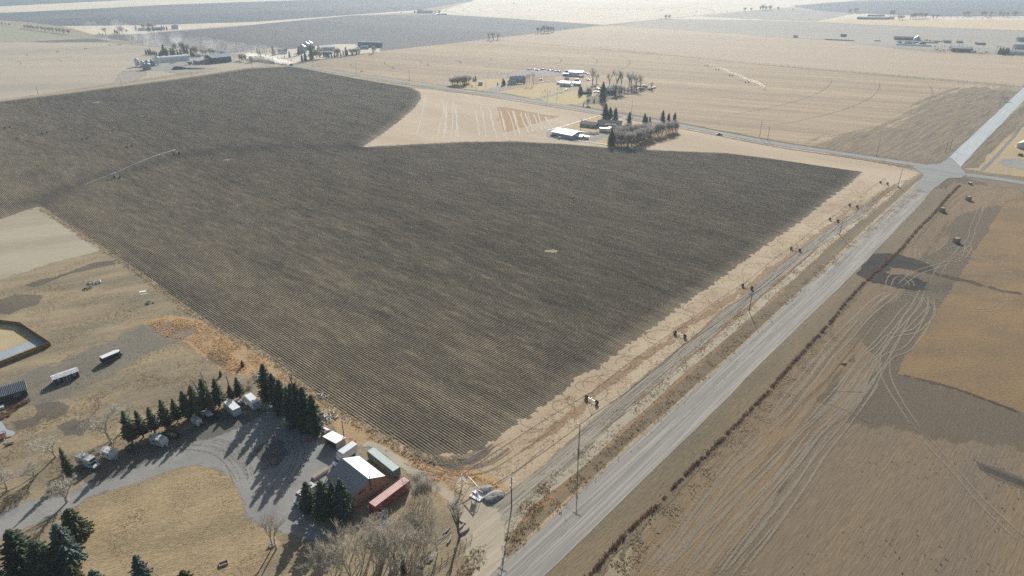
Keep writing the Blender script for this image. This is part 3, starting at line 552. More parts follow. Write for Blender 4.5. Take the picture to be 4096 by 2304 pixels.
def spruce_mesh(seed, H=12.0, Rm=2.3, lev=24, per=9, start=.07, full=False, fat=1.0):
    r = random.Random(seed); mb = MB(); tk = MB()
    tk.bar((0,0,-.1), (0,0,H*.55), H*.017, 6, H*.009); tk.bar((0,0,H*.55), (0,0,H*.985), H*.009, 5, .015)
    for l in range(lev):
        t = (l + .5) / lev; z = H * (start + (1 - start) * t ** .92)
        R0 = Rm * ((1 - t) ** (.62 if full else .85)) * (.82 + .18 * math.sin(l * 2.1 + seed)) + .12
        if t < .1: R0 *= .72
        n = max(4, int(per * (.55 + .6 * (1 - t)))); ph = r.random() * 6.28
        for b in range(n):
            a = ph + 6.283 * b / n + r.uniform(-.22, .22); L = R0 * r.uniform(.52, 1.18)
            if r.random() < .07: continue
            dr = r.uniform(.12, .34) * (1 - t * .8); up = .1 * L
            d = Vector((math.cos(a), math.sin(a), 0)); side = Vector((-d.y, d.x, 0)); k = max(2, int(L / .42))
            for i in range(k):
                s = (i + .7) / k; c = Vector((0, 0, z)) + d * (L * s) + Vector((0, 0, -dr * L * s * s * 1.4 + up * s))
                wd = fat * (.30 + .34 * (1 - s)) * r.uniform(.75, 1.25) * (Rm / 2.3) ** .5; ln = L / k * r.uniform(1.0, 1.5)
                tip = c + d * ln * .6 + Vector((0, 0, -.12 * ln + r.uniform(-.06, .08))); back = c - d * ln * .6
                dz = Vector((0, 0, -wd * r.uniform(.35, .8)))
                mb.add([back, c + side * wd + dz, tip, c - side * wd + dz], [(0, 1, 2), (0, 2, 3)])
                if r.random() < .5: mb.add([back, c + Vector((0,0,.10)) , tip, c + Vector((0, 0, -wd * 1.1))], [(0, 1, 2, 3)])
    mb.bar((0, 0, H*.93), (0, 0, H*1.0), .10, 4, .02)
    return mesh('crown', mb.v, mb.f), mesh('trunk', tk.v, tk.f)
def bare_mesh(seed, H=10.0, spread=.55, forks=(3, 3, 3, 3), trunk=.22, fine=5, thick=.016, droop=0.0, stems=1, low=.25, twl=.75, tww=.018):
    r = random.Random(seed); tk = MB(); tw = MB()
    def grow(p, d, L, w, lv):
        pts = [p]; n = 3 if lv < 2 else 2
        for i in range(n):
            d = (d + Vector((r.uniform(-1, 1), r.uniform(-1, 1), r.uniform(-.5, .6))) * (.11 + .035 * lv) + Vector((0, 0, -droop * lv * .1))).normalized()
            q = pts[-1] + d * (L / n); tk.bar(pts[-1], q, w * (1 - .28 * i / n), 4 if lv < 2 else 3, w * (1 - .28 * (i + 1) / n), cap=False); pts.append(q)
        if lv >= len(forks) or L < .35:
            for k in range(fine):
                b = pts[r.randrange(1, len(pts))]; dd = (d + Vector((r.uniform(-1, 1), r.uniform(-1, 1), r.uniform(-.6, .9))) * .9).normalized(); tl = twl * r.uniform(.5, 1.3)
                e = b + dd * tl; sd = dd.cross(Vector((r.uniform(-1, 1), r.uniform(-1, 1), r.uniform(-1, 1)))).normalized() * tww
                tw.add([b - sd, b + sd, e], [(0, 1, 2)]); m_ = b.lerp(e, .45); d2 = (dd + Vector((r.uniform(-1, 1), r.uniform(-1, 1), r.uniform(-.5, 1))) * .8).normalized()
                tw.add([m_ - sd * .8, m_ + sd * .8, m_ + d2 * tl * .6], [(0, 1, 2)])
            return
        for k in range(forks[lv]):
            sp = spread * (1.0 if lv else .8); i_ = len(pts) - 1 if k < 2 else r.randrange(1, len(pts)); a = r.uniform(0, 6.28)
            side = Vector((math.cos(a), math.sin(a), r.uniform(-.2, .35)))
            nd = (d * (1 - sp * .5) + side * sp + Vector((0, 0, .18))).normalized()
            grow(pts[i_], nd, L * r.uniform(.58, .8), w * r.uniform(.5, .66), lv + 1)
    for s_ in range(stems):
        a = r.uniform(0, 6.28); ln = 0 if stems == 1 else r.uniform(.15, .5)
        grow(Vector((math.cos(a), math.sin(a), 0)) * (0 if stems == 1 else .25) + Vector((0, 0, -.1)), Vector((math.cos(a) * ln, math.sin(a) * ln, 1)).normalized(), H * low * r.uniform(.85, 1.15), trunk if stems == 1 else trunk * .5, 0)
    top = max(v[2] for v in tw.v + tk.v); k = H / top
    f = lambda L_: [(v[0] * k, v[1] * k, v[2] * k) for v in L_]
    return mesh('crown', f(tw.v), tw.f), mesh('trunk', f(tk.v), tk.f)

FATTEN = {'far_spruce': 1.45}
KIND = {}                                            # kind -> list of (crown mesh, trunk mesh, native height)
def reg(kind, variants, H, mc, mt):
    out = []
    for c_, t_ in variants: c_.materials.append(mc); t_.materials.append(mt); out.append((c_, t_, H))
    KIND[kind] = out
reg('spruce', [spruce_mesh(s_) for s_ in (1, 2, 3)], 12, M['needle'], M['bark'])
reg('thin_spruce', [spruce_mesh(s_, 12, 1.9, 24, 9, .14) for s_ in (4, 5, 6)], 12, M['needle'], M['bark'])
reg('dark_spruce', [spruce_mesh(s_, 12, 2.9, 28, 12, .03, True) for s_ in (7, 8)], 12, M['needle_dark'], M['bark'])
reg('blue_spruce', [spruce_mesh(s_, 12, 4.2, 32, 15, .03, True) for s_ in (9, 10)], 12, M['needle_blue'], M['bark'])
reg('olive_spruce', [spruce_mesh(11, 10, 4.4, 26, 15, .03, True)], 10, M['needle_olive'], M['bark'])
reg('far_spruce', [spruce_mesh(s_, 12, 2.9, 20, 12, .04, True, 1.5) for s_ in (12, 13)], 12, M['needle_dark'], M['bark'])
reg('cottonwood', [bare_mesh(s_, 16, .62, (3, 3, 3, 3), .5, 6, low=.24, twl=1.5, tww=.04) for s_ in (21, 22)], 16, M['twig_grey'], M['bark'])
reg('pale_tree', [bare_mesh(s_, 11, .7, (3, 3, 3, 3), .24, 6, low=.24, twl=.9, tww=.03) for s_ in (24, 25, 26)], 11, M['twig_pale'], M['bark_pale'])
reg('grove_tree', [bare_mesh(s_, 11, .36, (4, 3, 3), .15, 5, low=.16, stems=5, twl=1.6, tww=.03) for s_ in (27, 28, 29, 30)], 11, M['twig_grey'], M['bark'])
reg('yard_tree', [bare_mesh(s_, 14, .45, (3, 3, 3, 3), .24, 6, low=.3, twl=.9, tww=.022) for s_ in (31, 32, 33)], 14, M['twig'], M['bark_pale'])
M['twig_tan'] = leafmat('tan_twigs', (.54, .49, .40, 1), (.42, .38, .31, 1), .35)
reg('brush', [bare_mesh(s_, 7, .42, (3, 3, 3), .15, 4, low=.3, stems=3, twl=.8, tww=.024) for s_ in (34, 35, 38)], 7, M['twig_tan'], M['bark_pale'])
reg('willow', [bare_mesh(s_, 5, .35, (3, 3), .07, 9, low=.45, stems=9, twl=1.5, tww=.02) for s_ in (36, 37)], 5, M['twig_grey'], M['twig_grey'])
reg('poplar', [bare_mesh(41, 12, .22, (3, 3, 3), .2, 6, low=.4, twl=1.2, tww=.03)], 12, M['twig'], M['bark'])
reg('white_tree', [bare_mesh(43, 8, .85, (4, 4, 3, 3), .26, 5, low=.26, twl=.6, tww=.032)], 8, M['twig_pale'], M['twig_pale'])
ORD = 'first second third fourth fifth sixth seventh eighth ninth tenth eleventh twelfth thirteenth fourteenth fifteenth sixteenth seventeenth eighteenth nineteenth twentieth twenty-first twenty-second twenty-third twenty-fourth twenty-fifth twenty-sixth twenty-seventh twenty-eighth twenty-ninth thirtieth thirty-first thirty-second thirty-third thirty-fourth thirty-fifth thirty-sixth thirty-seventh thirty-eighth thirty-ninth fortieth'.split()
NAMES = dict(spruce='spruce_tree', thin_spruce='spruce_tree', dark_spruce='spruce_tree', blue_spruce='blue_spruce_tree', olive_spruce='olive_conifer', far_spruce='spruce_tree', cottonwood='bare_cottonwood',
             pale_tree='bare_tree', grove_tree='bare_tree', yard_tree='bare_tree', brush='bare_bush', willow='willow_bush', poplar='bare_poplar', white_tree='bare_tree')
TR = random.Random(99)
def tree(kind, p, h, label, group=None, wide=1.0, parts=True):
    c_, t_, H0 = KIND[kind][TR.randrange(len(KIND[kind]))]; k = h / H0
    wide *= FATTEN.get(kind, 1); nm = NAMES[kind]; cat = 'bush' if kind in ('brush', 'willow') else 'tree'
    o = empty(nm, (p.x, p.y, 0), TR.uniform(0, 6.28), label, cat, group); o.scale = (k * wide * TR.uniform(.92, 1.1), k * wide * TR.uniform(.92, 1.1), k)
    obj('crown', c_, None, o); obj('trunk', t_, None, o)
    return o
def trees(kind, fn, s, label, group, wide=1.0, hadd=0):
    """s: 'x,y,top x,y,top ...' in the coordinates of fn; labelled left to right"""
    it = sorted([tuple(map(float, q.split(','))) for q in s.split()])
    oy, k = fn_meta[fn]
    for i, (x, y, t) in enumerate(it):
        p = fn(x, y); h = max(1.2, HT(p, oy + t / k) + hadd)
        lb = label.replace('#', ORD[i]) if len(it) > 1 else label.replace('# ', '').replace(' from the left', '')
        tree(kind, p, h, lb, group if len(it) > 1 else None, wide)
fn_meta = {}
def SS(ox, oy, k=5.03125):
    f = S(ox, oy, k); fn_meta[f] = (oy, k); return f
t00 = SS(0, 0, 2.5156); t10 = SS(1024, 0, 2.5156); t20 = SS(2048, 0, 2.5156); t30 = SS(3072, 0, 2.5156)
yb = SS(0, 1400, 2.5156); yc = SS(1024, 1400, 2.5156); yd = SS(1024, 1728, 2.5156); ye = SS(0, 1728, 2.5156)
f1 = SS(500, 140); f2 = SS(1000, 140); f3 = SS(1760, 240); f4 = SS(2230, 240); f5 = SS(2190, 400); f6 = SS(3400, 100); f7 = SS(3584, 60); yz = SS(1500, 2016, 2.84375)
# foreground conifers
trees('thin_spruce', yb, '1335,935,608 1445,880,606 1562,832,574 1690,790,498 1792,722,486 1895,690,408 1985,650,352 2095,610,288 2215,570,285 2335,510,345 2418,490,272', '# spruce from the left in the row behind the parked trailers', 'spruces behind the parked trailers', 1.75)
trees('spruce', yb, '2010,700,420 1920,700,440 2140,640,380', '# shorter spruce from the left tucked between the taller ones of the trailer row', 'short spruces in the trailer row')
tree('spruce', yb(700, 1250), 9.5, 'lone dense spruce left of the motorhome and beside the white tree')
tree('far_spruce', yb(2442, 165), 2.6, 'tiny spruce at the edge of the orange grass')
tree('far_spruce', yb(2222, 262), 2.2, 'tiny spruce on the bare slope above the tall dead trunks')
trees('dark_spruce', yc, '130,500,138 210,560,232 285,620,296 355,690,368 405,720,332 460,770,326 530,810,372 610,840,450 250,640,340', '# spruce from the left in the dark windbreak by the field edge', 'spruces in the dark windbreak')
trees('dark_spruce', yd, '545,800,500 700,850,488 800,790,500', '# spruce from the left in the clump in front of the workshop', 'spruces in front of the workshop', 1.25)
tree('blue_spruce', yd(890, 850), 12.5, 'blue spruce at the right of the clump hiding the workshop corner', wide=.85)
tree('olive_spruce', ye(790, 1065), 9.5, 'olive green conifer at the top of the bottom left clump')
tree('blue_spruce', ye(720, 1340), 13.0, 'large silvery blue spruce in the bottom left clump', wide=1.0)
tree('dark_spruce', ye(270, 1400), 13.0, 'dark pointed spruce left of the large blue spruce', wide=1.5)
tree('dark_spruce', ye(480, 1460), 11.5, 'dark spruce in the middle of the bottom left clump', wide=1.6)
tree('blue_spruce', ye(30, 1640), 11.0, 'spruce cut by the bottom left corner', wide=1.0)
tree('olive_spruce', ye(760, 1500), 5.0, 'low olive conifer at the foot of the large blue spruce')
tree('blue_spruce', ye(1480, 1610), 11.5, 'blue spruce standing alone at the bottom edge below the oval lawn', wide=.8)
tree('blue_spruce', ye(1030, 1680), 9.0, 'spruce top just showing at the bottom edge left of the lone blue spruce')
tree('olive_spruce', ye(1915, 1670), 8.5, 'olive conifer top at the bottom edge near the wooden fire box')
# foreground bare trees
tree('pale_tree', yb(1125, 935), 10.5, 'spreading bare tree with pale limbs above the second travel trailer', wide=1.25)
tree('yard_tree', yb(1000, 580), 5.5, 'slender bare tree alone on the slope left of the spruce row')
tree('pale_tree', yb(1300, 760), 9.5, 'pale bare tree behind the left end of the spruce row', wide=1.1)
tree('pale_tree', yb(560, 1080), 8.5, 'pale bare tree behind the lone dense spruce', wide=1.2)
tree('pale_tree', yb(350, 1290), 8.0, 'bare tree with bent trunk left of the lone dense spruce', wide=1.1)
tree('pale_tree', yb(75, 1420), 8.5, 'bare tree at the left edge near the gravel drive', wide=1.2)
tree('white_tree', ye(675, 710), 9.0, 'white limbed bare tree above the olive conifer', wide=1.0)
tree('yard_tree', yd(205, 1180), 12.5, 'tall bare twin tree with the white bench at its foot', wide=.9)
tree('yard_tree', yd(170, 1160), 10.5, 'shorter bare trunk beside the tall twin tree with the bench')
trees('brush', yd, '640,1449,1180 780,1460,1150 880,1400,1080 960,1500,1100 1060,1340,1000 1190,1449,1040 1270,1300,900 1340,1449,980 1400,1250,800 1480,1449,1000 1540,1230,760 1160,1200,920 870,1120,1030 960,1060,960 1600,1060,740 1700,1000,720 1620,1449,1050', '# bare brushy tree from the left in the thicket at the bottom edge', 'brushy trees at the bottom edge', 1.05, 1.6)
tree('yard_tree', yz(450, 800), 13.5, 'tallest bare double trunk tree at the right of the thicket')
tree('yard_tree', yz(712, 580), 12.0, 'straight bare tree behind the pipe fence with logs around it', wide=.8)
tree('cottonwood', yz(962, 385), 13.5, 'thick trunked bare tree with short broken limbs beside the curved logs', wide=.55)
trees('spruce', yz, '120,560,350 330,800,560 230,720,560', '# green sapling from the left inside the bare thicket', 'green saplings in the thicket', .9)
trees('willow', yd, '1600,620,390 1650,680,430 1710,690,430 1770,690,480 1640,720,540', '# grey willow bush from the left beside the red container', 'grey willows beside the containers', .8)
trees('willow', yb, '2560,330,240 2500,360,300 2530,420,330', '# leafless shrub from the left above the white box trailers', 'shrubs above the white box trailers')
for (x_, y_, l_) in ((1640,150,'staked sapling left of the orange grass'), (1865,95,'staked sapling nearest the orange grass'), (1800,180,'short stub of a sapling between the two staked saplings')):
    tree('poplar', yb(x_, y_), 2.4, l_)
# distant trees
trees('far_spruce', f1, '430,390,285 480,395,275 520,400,265 560,400,310 600,410,310 640,420,320 700,430,330 795,400,180 850,430,260 940,420,245 990,400,225 1065,400,300 1130,400,265 1200,370,165 1260,380,255 1340,420,265 1385,440,330 730,430,325', '# spruce from the left in the windbreak of the farm with white silos', 'spruces at the silo farm', .8)
trees('grove_tree', f1, '1050,330,120 1130,340,90 1250,350,150 1400,400,160 1460,400,230 1550,420,250 1620,400,270 1720,390,240 1790,400,240 1960,440,290 2300,510,420 2380,520,350 2450,530,370 2520,540,400 2570,545,420 2340,515,390', '# bare tree from the left behind the dark barn of the silo farm', 'bare trees at the silo farm')
trees('far_spruce', f2, '40,380,330 90,375,330 160,420,255 210,440,290 250,350,310 290,345,280 345,345,285 400,345,290 470,410,225 510,410,290 800,455,320 985,405,240 1050,525,375 1120,525,335 1245,490,215 1370,300,215 1395,300,215 700,470,400 830,540,490 770,520,480 560,500,440 590,500,450 460,490,430 520,495,440', '# spruce from the left at the farm beside the dust trail', 'spruces at the roadside farm', .8)
trees('far_spruce', f2, '1490,440,325 1525,440,330 1585,450,330 1640,445,340 1700,440,330 1760,435,330 1830,430,340 1880,410,300 1935,415,230 1965,410,290 2060,400,290 2150,385,290 2195,380,300 1555,445,350', '# spruce from the left in the shelterbelt of the roadside farm', 'shelterbelt spruces at the roadside farm', .7)
trees('grove_tree', f2, '1350,470,250 1400,480,300 1740,420,240 1790,420,250 2030,390,250 2090,390,250 2130,385,240 2210,370,230 2480,370,190 1310,360,260 1435,360,240 640,510,440 310,440,380', '# bare tree from the left around the sheds of the roadside farm', 'bare trees at the roadside farm')
trees('brush', f2, '-20,560,440 60,560,450 130,570,470 260,590,500 300,595,510 340,600,520 400,610,540 680,560,510 760,560,520', '# bush from the left along the dusty gravel road', 'bushes along the gravel road', 1.2)
trees('grove_tree', f3, '250,500,330 290,505,310 330,510,300 400,500,290 440,505,285 480,510,280 540,480,290 590,460,290 350,480,290 520,500,300', '# bare tree from the left in the clump beside the curved driveway', 'bare clump beside the curved driveway', 1.1)
trees('far_spruce', f3, '670,420,350 715,420,320 1160,505,440 1270,510,365 490,515,440 645,545,500 1300,505,400', '# spruce from the left on the acreage with the two storey house', 'spruces on the acreage')
trees('poplar', f3, '1690,500,300 1735,510,280 1760,505,280 1800,510,270 1850,505,230 1880,495,260', '# bare poplar from the left in the row beside the two storey house', 'poplars beside the two storey house', .8)
trees('yard_tree', f3, '2050,720,620 2130,710,580 2215,690,600 2365,650,540 2450,645,540 1160,310,230 1245,310,220', '# small bare yard tree from the left on the acreage lawn', 'small bare trees on the acreage lawn')
trees('brush', f3, '1365,330,230 1900,470,360 1950,470,380 1210,610,570 1280,600,555 1350,590,540 1420,580,520 1490,565,505 1560,550,490 1630,535,480 1690,520,470', '# bush from the left in the hedge below the two storey house', 'hedge bushes below the two storey house')
trees('cottonwood', f4, '705,475,120 790,460,250 1045,500,240 1190,560,155 1290,520,240 1440,510,200 1490,560,250 1590,600,240 1660,570,270 1890,600,420 1480,650,450', '# bare cottonwood from the left around the farmhouse across the road', 'cottonwoods around the far farmhouse', .8)
trees('grove_tree', f4, '590,700,520 600,910,730 760,580,480 1190,720,440 1250,700,480 1340,660,560 1400,670,570 640,690,540 1540,620,470', '# grey bare tree from the left below the big cottonwoods', 'grey trees below the cottonwoods')
trees('far_spruce', f4, '450,700,495 480,690,530 905,800,430 945,700,520 1150,690,530 735,860,770 520,930,870 930,760,560 1290,640,560', '# spruce from the left in front of the far farmhouse', 'spruces in front of the far farmhouse', .8)
trees('far_spruce', f5, '1160,360,55 1255,370,135 1365,375,150', '# spruce from the left in the trio beside the bungalow drive', 'spruce trio beside the bungalow drive', 1.05)
trees('far_spruce', f5, '1645,445,235 1950,440,265 2060,420,330 2315,400,205 2435,390,260 2555,400,250 2000,430,330', '# spruce from the left rising behind the bungalow grove', 'spruces rising behind the bungalow grove')
tree('far_spruce', f5(1280, 900), 12.5, 'dark conifer at the near left corner of the bungalow grove')
tree('far_spruce', f5(1330, 800), 8.0, 'second dark conifer just behind the corner one of the grove')
gs = '1400,870,560 1450,900,600 1520,880,560 1590,930,620 1640,890,600 1700,920,590 1760,880,560 1830,860,520 1900,830,520 1970,800,500 2040,790,500 2100,760,480 1480,780,500 1560,760,480 1650,760,460 1740,740,440 1830,720,440 1920,700,420 2010,680,430 2150,740,520 2230,730,420 2380,670,400 2450,650,390 2520,640,390 2300,700,420 1400,700,480 1500,650,470 1620,640,440 2590,640,420 1380,800,600'
trees('grove_tree', f5, gs, '# bare tree from the left in the dense grove beside the bungalow', 'dense grove beside the bungalow', 1.0)
trees('grove_tree', t00, '250,290,240 280,292,240 310,295,245 345,300,250 380,305,250 420,310,255 455,315,260 490,318,262 530,322,262 565,328,268 600,332,270 640,340,278 690,348,278', '# bare tree from the left in the far roadside line under the smoke', 'far roadside line of bare trees')
trees('grove_tree', t00, '20,248,218 60,255,222 100,258,230 1200,335,250 1235,335,250 1270,335,290 1440,300,225 1490,300,212 1540,300,220 1070,340,265 1760,275,235', '# bare tree from the left around the farthest left farmstead', 'bare trees around the farthest left farmstead')
trees('far_spruce', t00, '1370,300,255 1500,315,265 1545,312,265 1632,300,255 1652,300,258 1680,300,260 1160,330,292 1182,335,300 1002,357,325 1035,357,330 1065,355,335', '# spruce from the left at the farthest left farmstead', 'spruces at the farthest left farmstead')
trees('cottonwood', t10, '2345,400,305 2390,405,310 2430,400,320', '# bare tree from the left in the clump on the far dark field edge', 'clump on the far dark field edge', 1.2)
trees('grove_tree', t20, '265,335,255 290,335,265 330,332,235 360,330,240 390,325,250 420,322,255', '# bare tree from the left in the bluff on the dark field corner', 'bluff on the dark field corner', .8)
trees('grove_tree', t10, '1600,135,100 1640,135,95 1770,135,100 1810,138,98 1850,140,95 1460,138,118', '# bare tree from the left at the farm by the ringed pale field', 'trees at the farm by the ringed field')
trees('grove_tree', t20, '1550,190,140 1580,190,140 1505,195,180 1840,160,148 2160,125,110 2340,112,68 2405,108,70 2490,106,60 2520,104,38 2550,104,55 20,50,25 50,50,30', '# bare tree from the left along the far horizon fence', 'bare trees along the far horizon fence')
trees('grove_tree', t30, '15,102,45 100,102,60 250,107,80 815,132,78 885,132,62 1230,158,90 1262,155,85 1320,200,140 1350,200,145', '# bare tree from the left before the low dark far field', 'bare trees before the low dark far field')
trees('grove_tree', t30, '1430,190,120 1460,190,112 1490,188,110 1520,186,108 1550,184,110 1580,182,112 1660,188,130 1690,188,132 1980,165,100 2020,165,92 2150,165,95 2190,165,90 2230,165,100 2330,168,98 2360,168,98 2410,168,105 2480,170,98', '# bare tree from the left in the far right tree line', 'far right tree line')
trees('brush', t30, '1760,190,165 1830,192,165 1900,194,168 1950,196,165 2010,196,165 2080,198,168 2150,200,168 2210,198,150 2240,198,150 1290,150,125', '# low bush from the left under the far right tree line', 'low bushes under the far right tree line', 1.5)
trees('poplar', f7, '760,725,590 780,725,600 825,725,610 895,700,590 965,680,590 1030,745,670 1090,700,590 1150,700,590 1245,700,570 1320,700,580 1400,700,590 1520,750,640 1590,745,650 1655,760,660 1750,700,610 2000,780,600 2060,760,600 2310,800,640 2380,800,620 2330,780,600', '# bare poplar from the left before the red barn at the right', 'poplars before the red barn')
trees('far_spruce', f7, '2070,790,650 2130,790,640 2190,800,650 2235,790,650', '# dark spruce from the left beside the yellow shed at the right', 'dark spruces right of the red barn', 1.1)
trees('brush', t30, '2200,885,848 2260,885,855 2500,872,860 1720,905,880', '# round bush from the left at the far end of the striped field', 'bushes at the far end of the striped field', 1.4)
tree('willow', t30(2385, 1020), 6.0, 'round dark bush beside the paved road north of the junction', wide=1.7)

# dead snags
def snag(pts, w0, label, fork=None):
    o = MB(); b = pts[0]
    for i in range(len(pts) - 1): o.bar(Vector(pts[i]), Vector(pts[i+1]), w0 * (1 - .16 * i), 7, w0 * (1 - .16 * (i + 1)))
    if fork: o.bar(Vector(fork[0]), Vector(fork[1]), w0 * .55, 6, w0 * .4)
    return o
def put_snag(x, y, fn, shape, w0, label, fork=None):
    p = fn(x, y); m_ = snag(shape, w0, label, fork); o = m_.build('dead_trunk', M['deadwood']); o.location = (p.x, p.y, 0); tag(o, label, 'tree', 'dead topped trunks')
put_snag(2010, 480, yb, [(0,0,-.1),(0,0,2.6),(-.4,.1,4.6),(-1.1,.2,6.4),(-2.0,.3,7.8)], .30, 'tall dead trunk bending left above the spruce row')
put_snag(2085, 420, yb, [(0,0,-.1),(0,0,3.0),(.05,0,4.6)], .42, 'thick sawn off dead trunk behind the spruce row')
put_snag(2068, 400, yb, [(0,.3,-.1),(-.2,.3,4.2),(-.5,.3,6.8)], .24, 'narrow dead pole leaning behind the thick sawn trunk')
put_snag(2310, 400, yb, [(0,0,-.1),(0,0,3.0),(-.05,0,5.4)], .27, 'straight pale dead trunk above the white cargo trailer')
put_snag(375, 400, yc, [(0,0,-.1),(0,0,2.6),(-.25,0,4.4),(-.45,0,5.6)], .36, 'forked pale dead trunk behind the dark windbreak', fork=((-.25,0,4.2),(.5,0,5.4)))

# ---- grass tufts and reeds
def tufts(name, spots, mat, h=.5, n=5, wd=.09, label=None, cat=None, lean=.5):
    r = random.Random(hash(name) % 1000 if False else len(spots)); v = []; f = []
    for (x, y, s_) in spots:
        for i in range(n):
            a = r.uniform(0, 6.28); d = Vector((math.cos(a), math.sin(a))); q = Vector((x + r.uniform(-.3, .3), y + r.uniform(-.3, .3))); hh = h * s_ * r.uniform(.6, 1.3); b = len(v)
            sd = Vector((-d.y, d.x)) * wd * r.uniform(.7, 1.6); tp = q + d * hh * lean * r.uniform(.2, 1.4)
            v += [(q.x - sd.x, q.y - sd.y, 0), (q.x + sd.x, q.y + sd.y, 0), (tp.x, tp.y, hh)]; f.append((b, b + 1, b + 2))
    me = mesh(name, v, f); return tag(obj(name, me, mat), label, cat, kind='stuff')
M['grass_orange'] = leafmat('orange_grass_blades', lin(226,196,152), lin(206,172,130), .55); M['grass_pale'] = leafmat('pale_grass_blades', lin(214,196,164), lin(180,164,136), .5)
M['reed'] = leafmat('reddish_reeds', lin(150,122,100), lin(112,90,76), .4); M['grass_brown'] = leafmat('brown_grass_blades', lin(178,156,124), lin(146,128,102), .5)
def inpoly(p, poly):
    c = False; j = len(poly) - 1
    for i in range(len(poly)):
        a, b = poly[i], poly[j]
        if (a.y > p.y) != (b.y > p.y) and p.x < (b.x - a.x) * (p.y - a.y) / (b.y - a.y) + a.x: c = not c
        j = i
    return c
def scatter(poly, n, cl=.12, thr=-.15):
    x0, x1 = min(p.x for p in poly), max(p.x for p in poly); y0, y1 = min(p.y for p in poly), max(p.y for p in poly); out = []; k = 0
    while len(out) < n and k < n * 12:
        k += 1; p = Vector((R.uniform(x0, x1), R.uniform(y0, y1)))
        if inpoly(p, poly):
            q = mn.noise(Vector((p.x * cl, p.y * cl, 3)))
            if q > thr: out.append((p.x, p.y, 1 + q))
    return out
def along(pts, n, wd, cl=.3, thr=-1):
    pts = smooth(pts, 12); L = [(pts[i+1]-pts[i]).length for i in range(len(pts)-1)]; T = sum(L); out = []
    for _ in range(n):
        s_ = R.uniform(0, T); i = 0
        while i < len(L) - 1 and s_ > L[i]: s_ -= L[i]; i += 1
        d = pts[i+1] - pts[i]; p = pts[i] + d * (s_ / max(L[i], 1e-6)) + Vector((-d.y, d.x)).normalized() * R.gauss(0, wd)
        q = mn.noise(Vector((p.x * cl, p.y * cl, 8)))
        if q > thr: out.append((p.x, p.y, 1 + q * .8))
    return out
OG = pl('585,1292 680,1268 790,1284 900,1350 1030,1425 1150,1512 1262,1592 1382,1676 1501,1740 1644,1822 1740,1862 1850,1885 1960,1922 2010,1960 1900,1925 1800,1905 1760,1925 1740,1950 1650,1850 1560,1790 1480,1760 1400,1775 1370,1730 1300,1610 1240,1570 1130,1520 1000,1500 900,1480 840,1430 760,1360 650,1350')
tufts('tall_orange_grass', scatter(OG, 3400, .15, -.25), M['grass_orange'], .42, 5, .1)
tufts('field_edge_grass', along(pl('164,832 274,905 430,1004 588,1112 755,1236 914,1340 1040,1402 1262,1580 1382,1668 1501,1726 1644,1812 1720,1842 1850,1850'), 3000, 1.0), M['grass_pale'], .5, 5, .1)
DITCH = pl('3838,742 3790,790 3740,850 3680,910 3590,1010 3480,1110 3430,1160 3380,1215 3320,1290 3210,1410 3120,1510 3078,1560 2900,1745 2760,1880 2640,2010 2520,2120 2420,2230 2350,2320')
tufts('ditch_reeds', along(DITCH, 5200, .3, .5, -.35), M['reed'], .55, 5, .08)
tufts('verge_grass', along(pl('3680,760 3400,990 3072,1262 2800,1495 2560,1715 2260,1985 2020,2215'), 2600, 1.6, .2, -.1), M['grass_brown'], .4, 5, .1)
tufts('lane_side_weeds', along(pl('3590,745 3300,990 3000,1235 2700,1490 2400,1760 2200,1940 2080,2060'), 3200, 1.8, .15, -.3), M['grass_brown'], .3, 5, .1)
tufts('lane_side_weeds', scatter(pl('2040,2080 2130,1960 2230,1880 2160,2060 2050,2170 2010,2180'), 500, .2, -1), M['grass_brown'], .25, 5, .1)
tufts('weed_clumps', scatter(pl('1890,2190 1960,2180 1985,2220 1940,2260 1870,2330 1800,2330'), 300, .3, -.3), M['grass_brown'], .25, 5, .1)

tufts('yard_grass_tufts', scatter(pl('0,1140 440,1010 755,1240 1048,1410 1262,1600 1150,1600 900,1560 500,1500 300,1560 0,1720'), 6500, .08, -.1), M['grass_brown'], .16, 4, .1)
tufts('yard_grass_tufts', scatter(pl('0,1700 300,1600 600,1500 860,1500 1000,1600 700,1740 330,1880 100,2000 0,2040'), 4500, .1, -.1), M['grass_brown'], .16, 4, .1)
tufts('oval_lawn_tufts', scatter(pl('330,2020 560,1925 720,1873 890,1872 985,2020 1010,2090 1100,2180 1000,2304 500,2304'), 4200, .12, -.2), M['grass_pale'], .16, 4, .09)
tufts('headland_tufts', scatter(pl('1560,1810 1900,1830 2170,1660 2600,1330 2850,1160 3310,820 3440,720 3500,760 3000,1170 2400,1660 2000,1980'), 5200, .1, -.1), M['grass_orange'], .2, 4, .1)
tufts('stubble_clumps', along(pl('3330,1330 3100,1580 2850,1850 2620,2110 2470,2280'), 2600, 2.2, .25, -.1), M['grass_pale'], .26, 5, .12)
tufts('dark_weeds', scatter(pl('3150,2304 3400,1800 4150,1850 4150,2304'), 110, .05, -.1), leafmat('dark_weed', (.05,.05,.045,1), (.08,.075,.065,1)), .14, 5, .1)
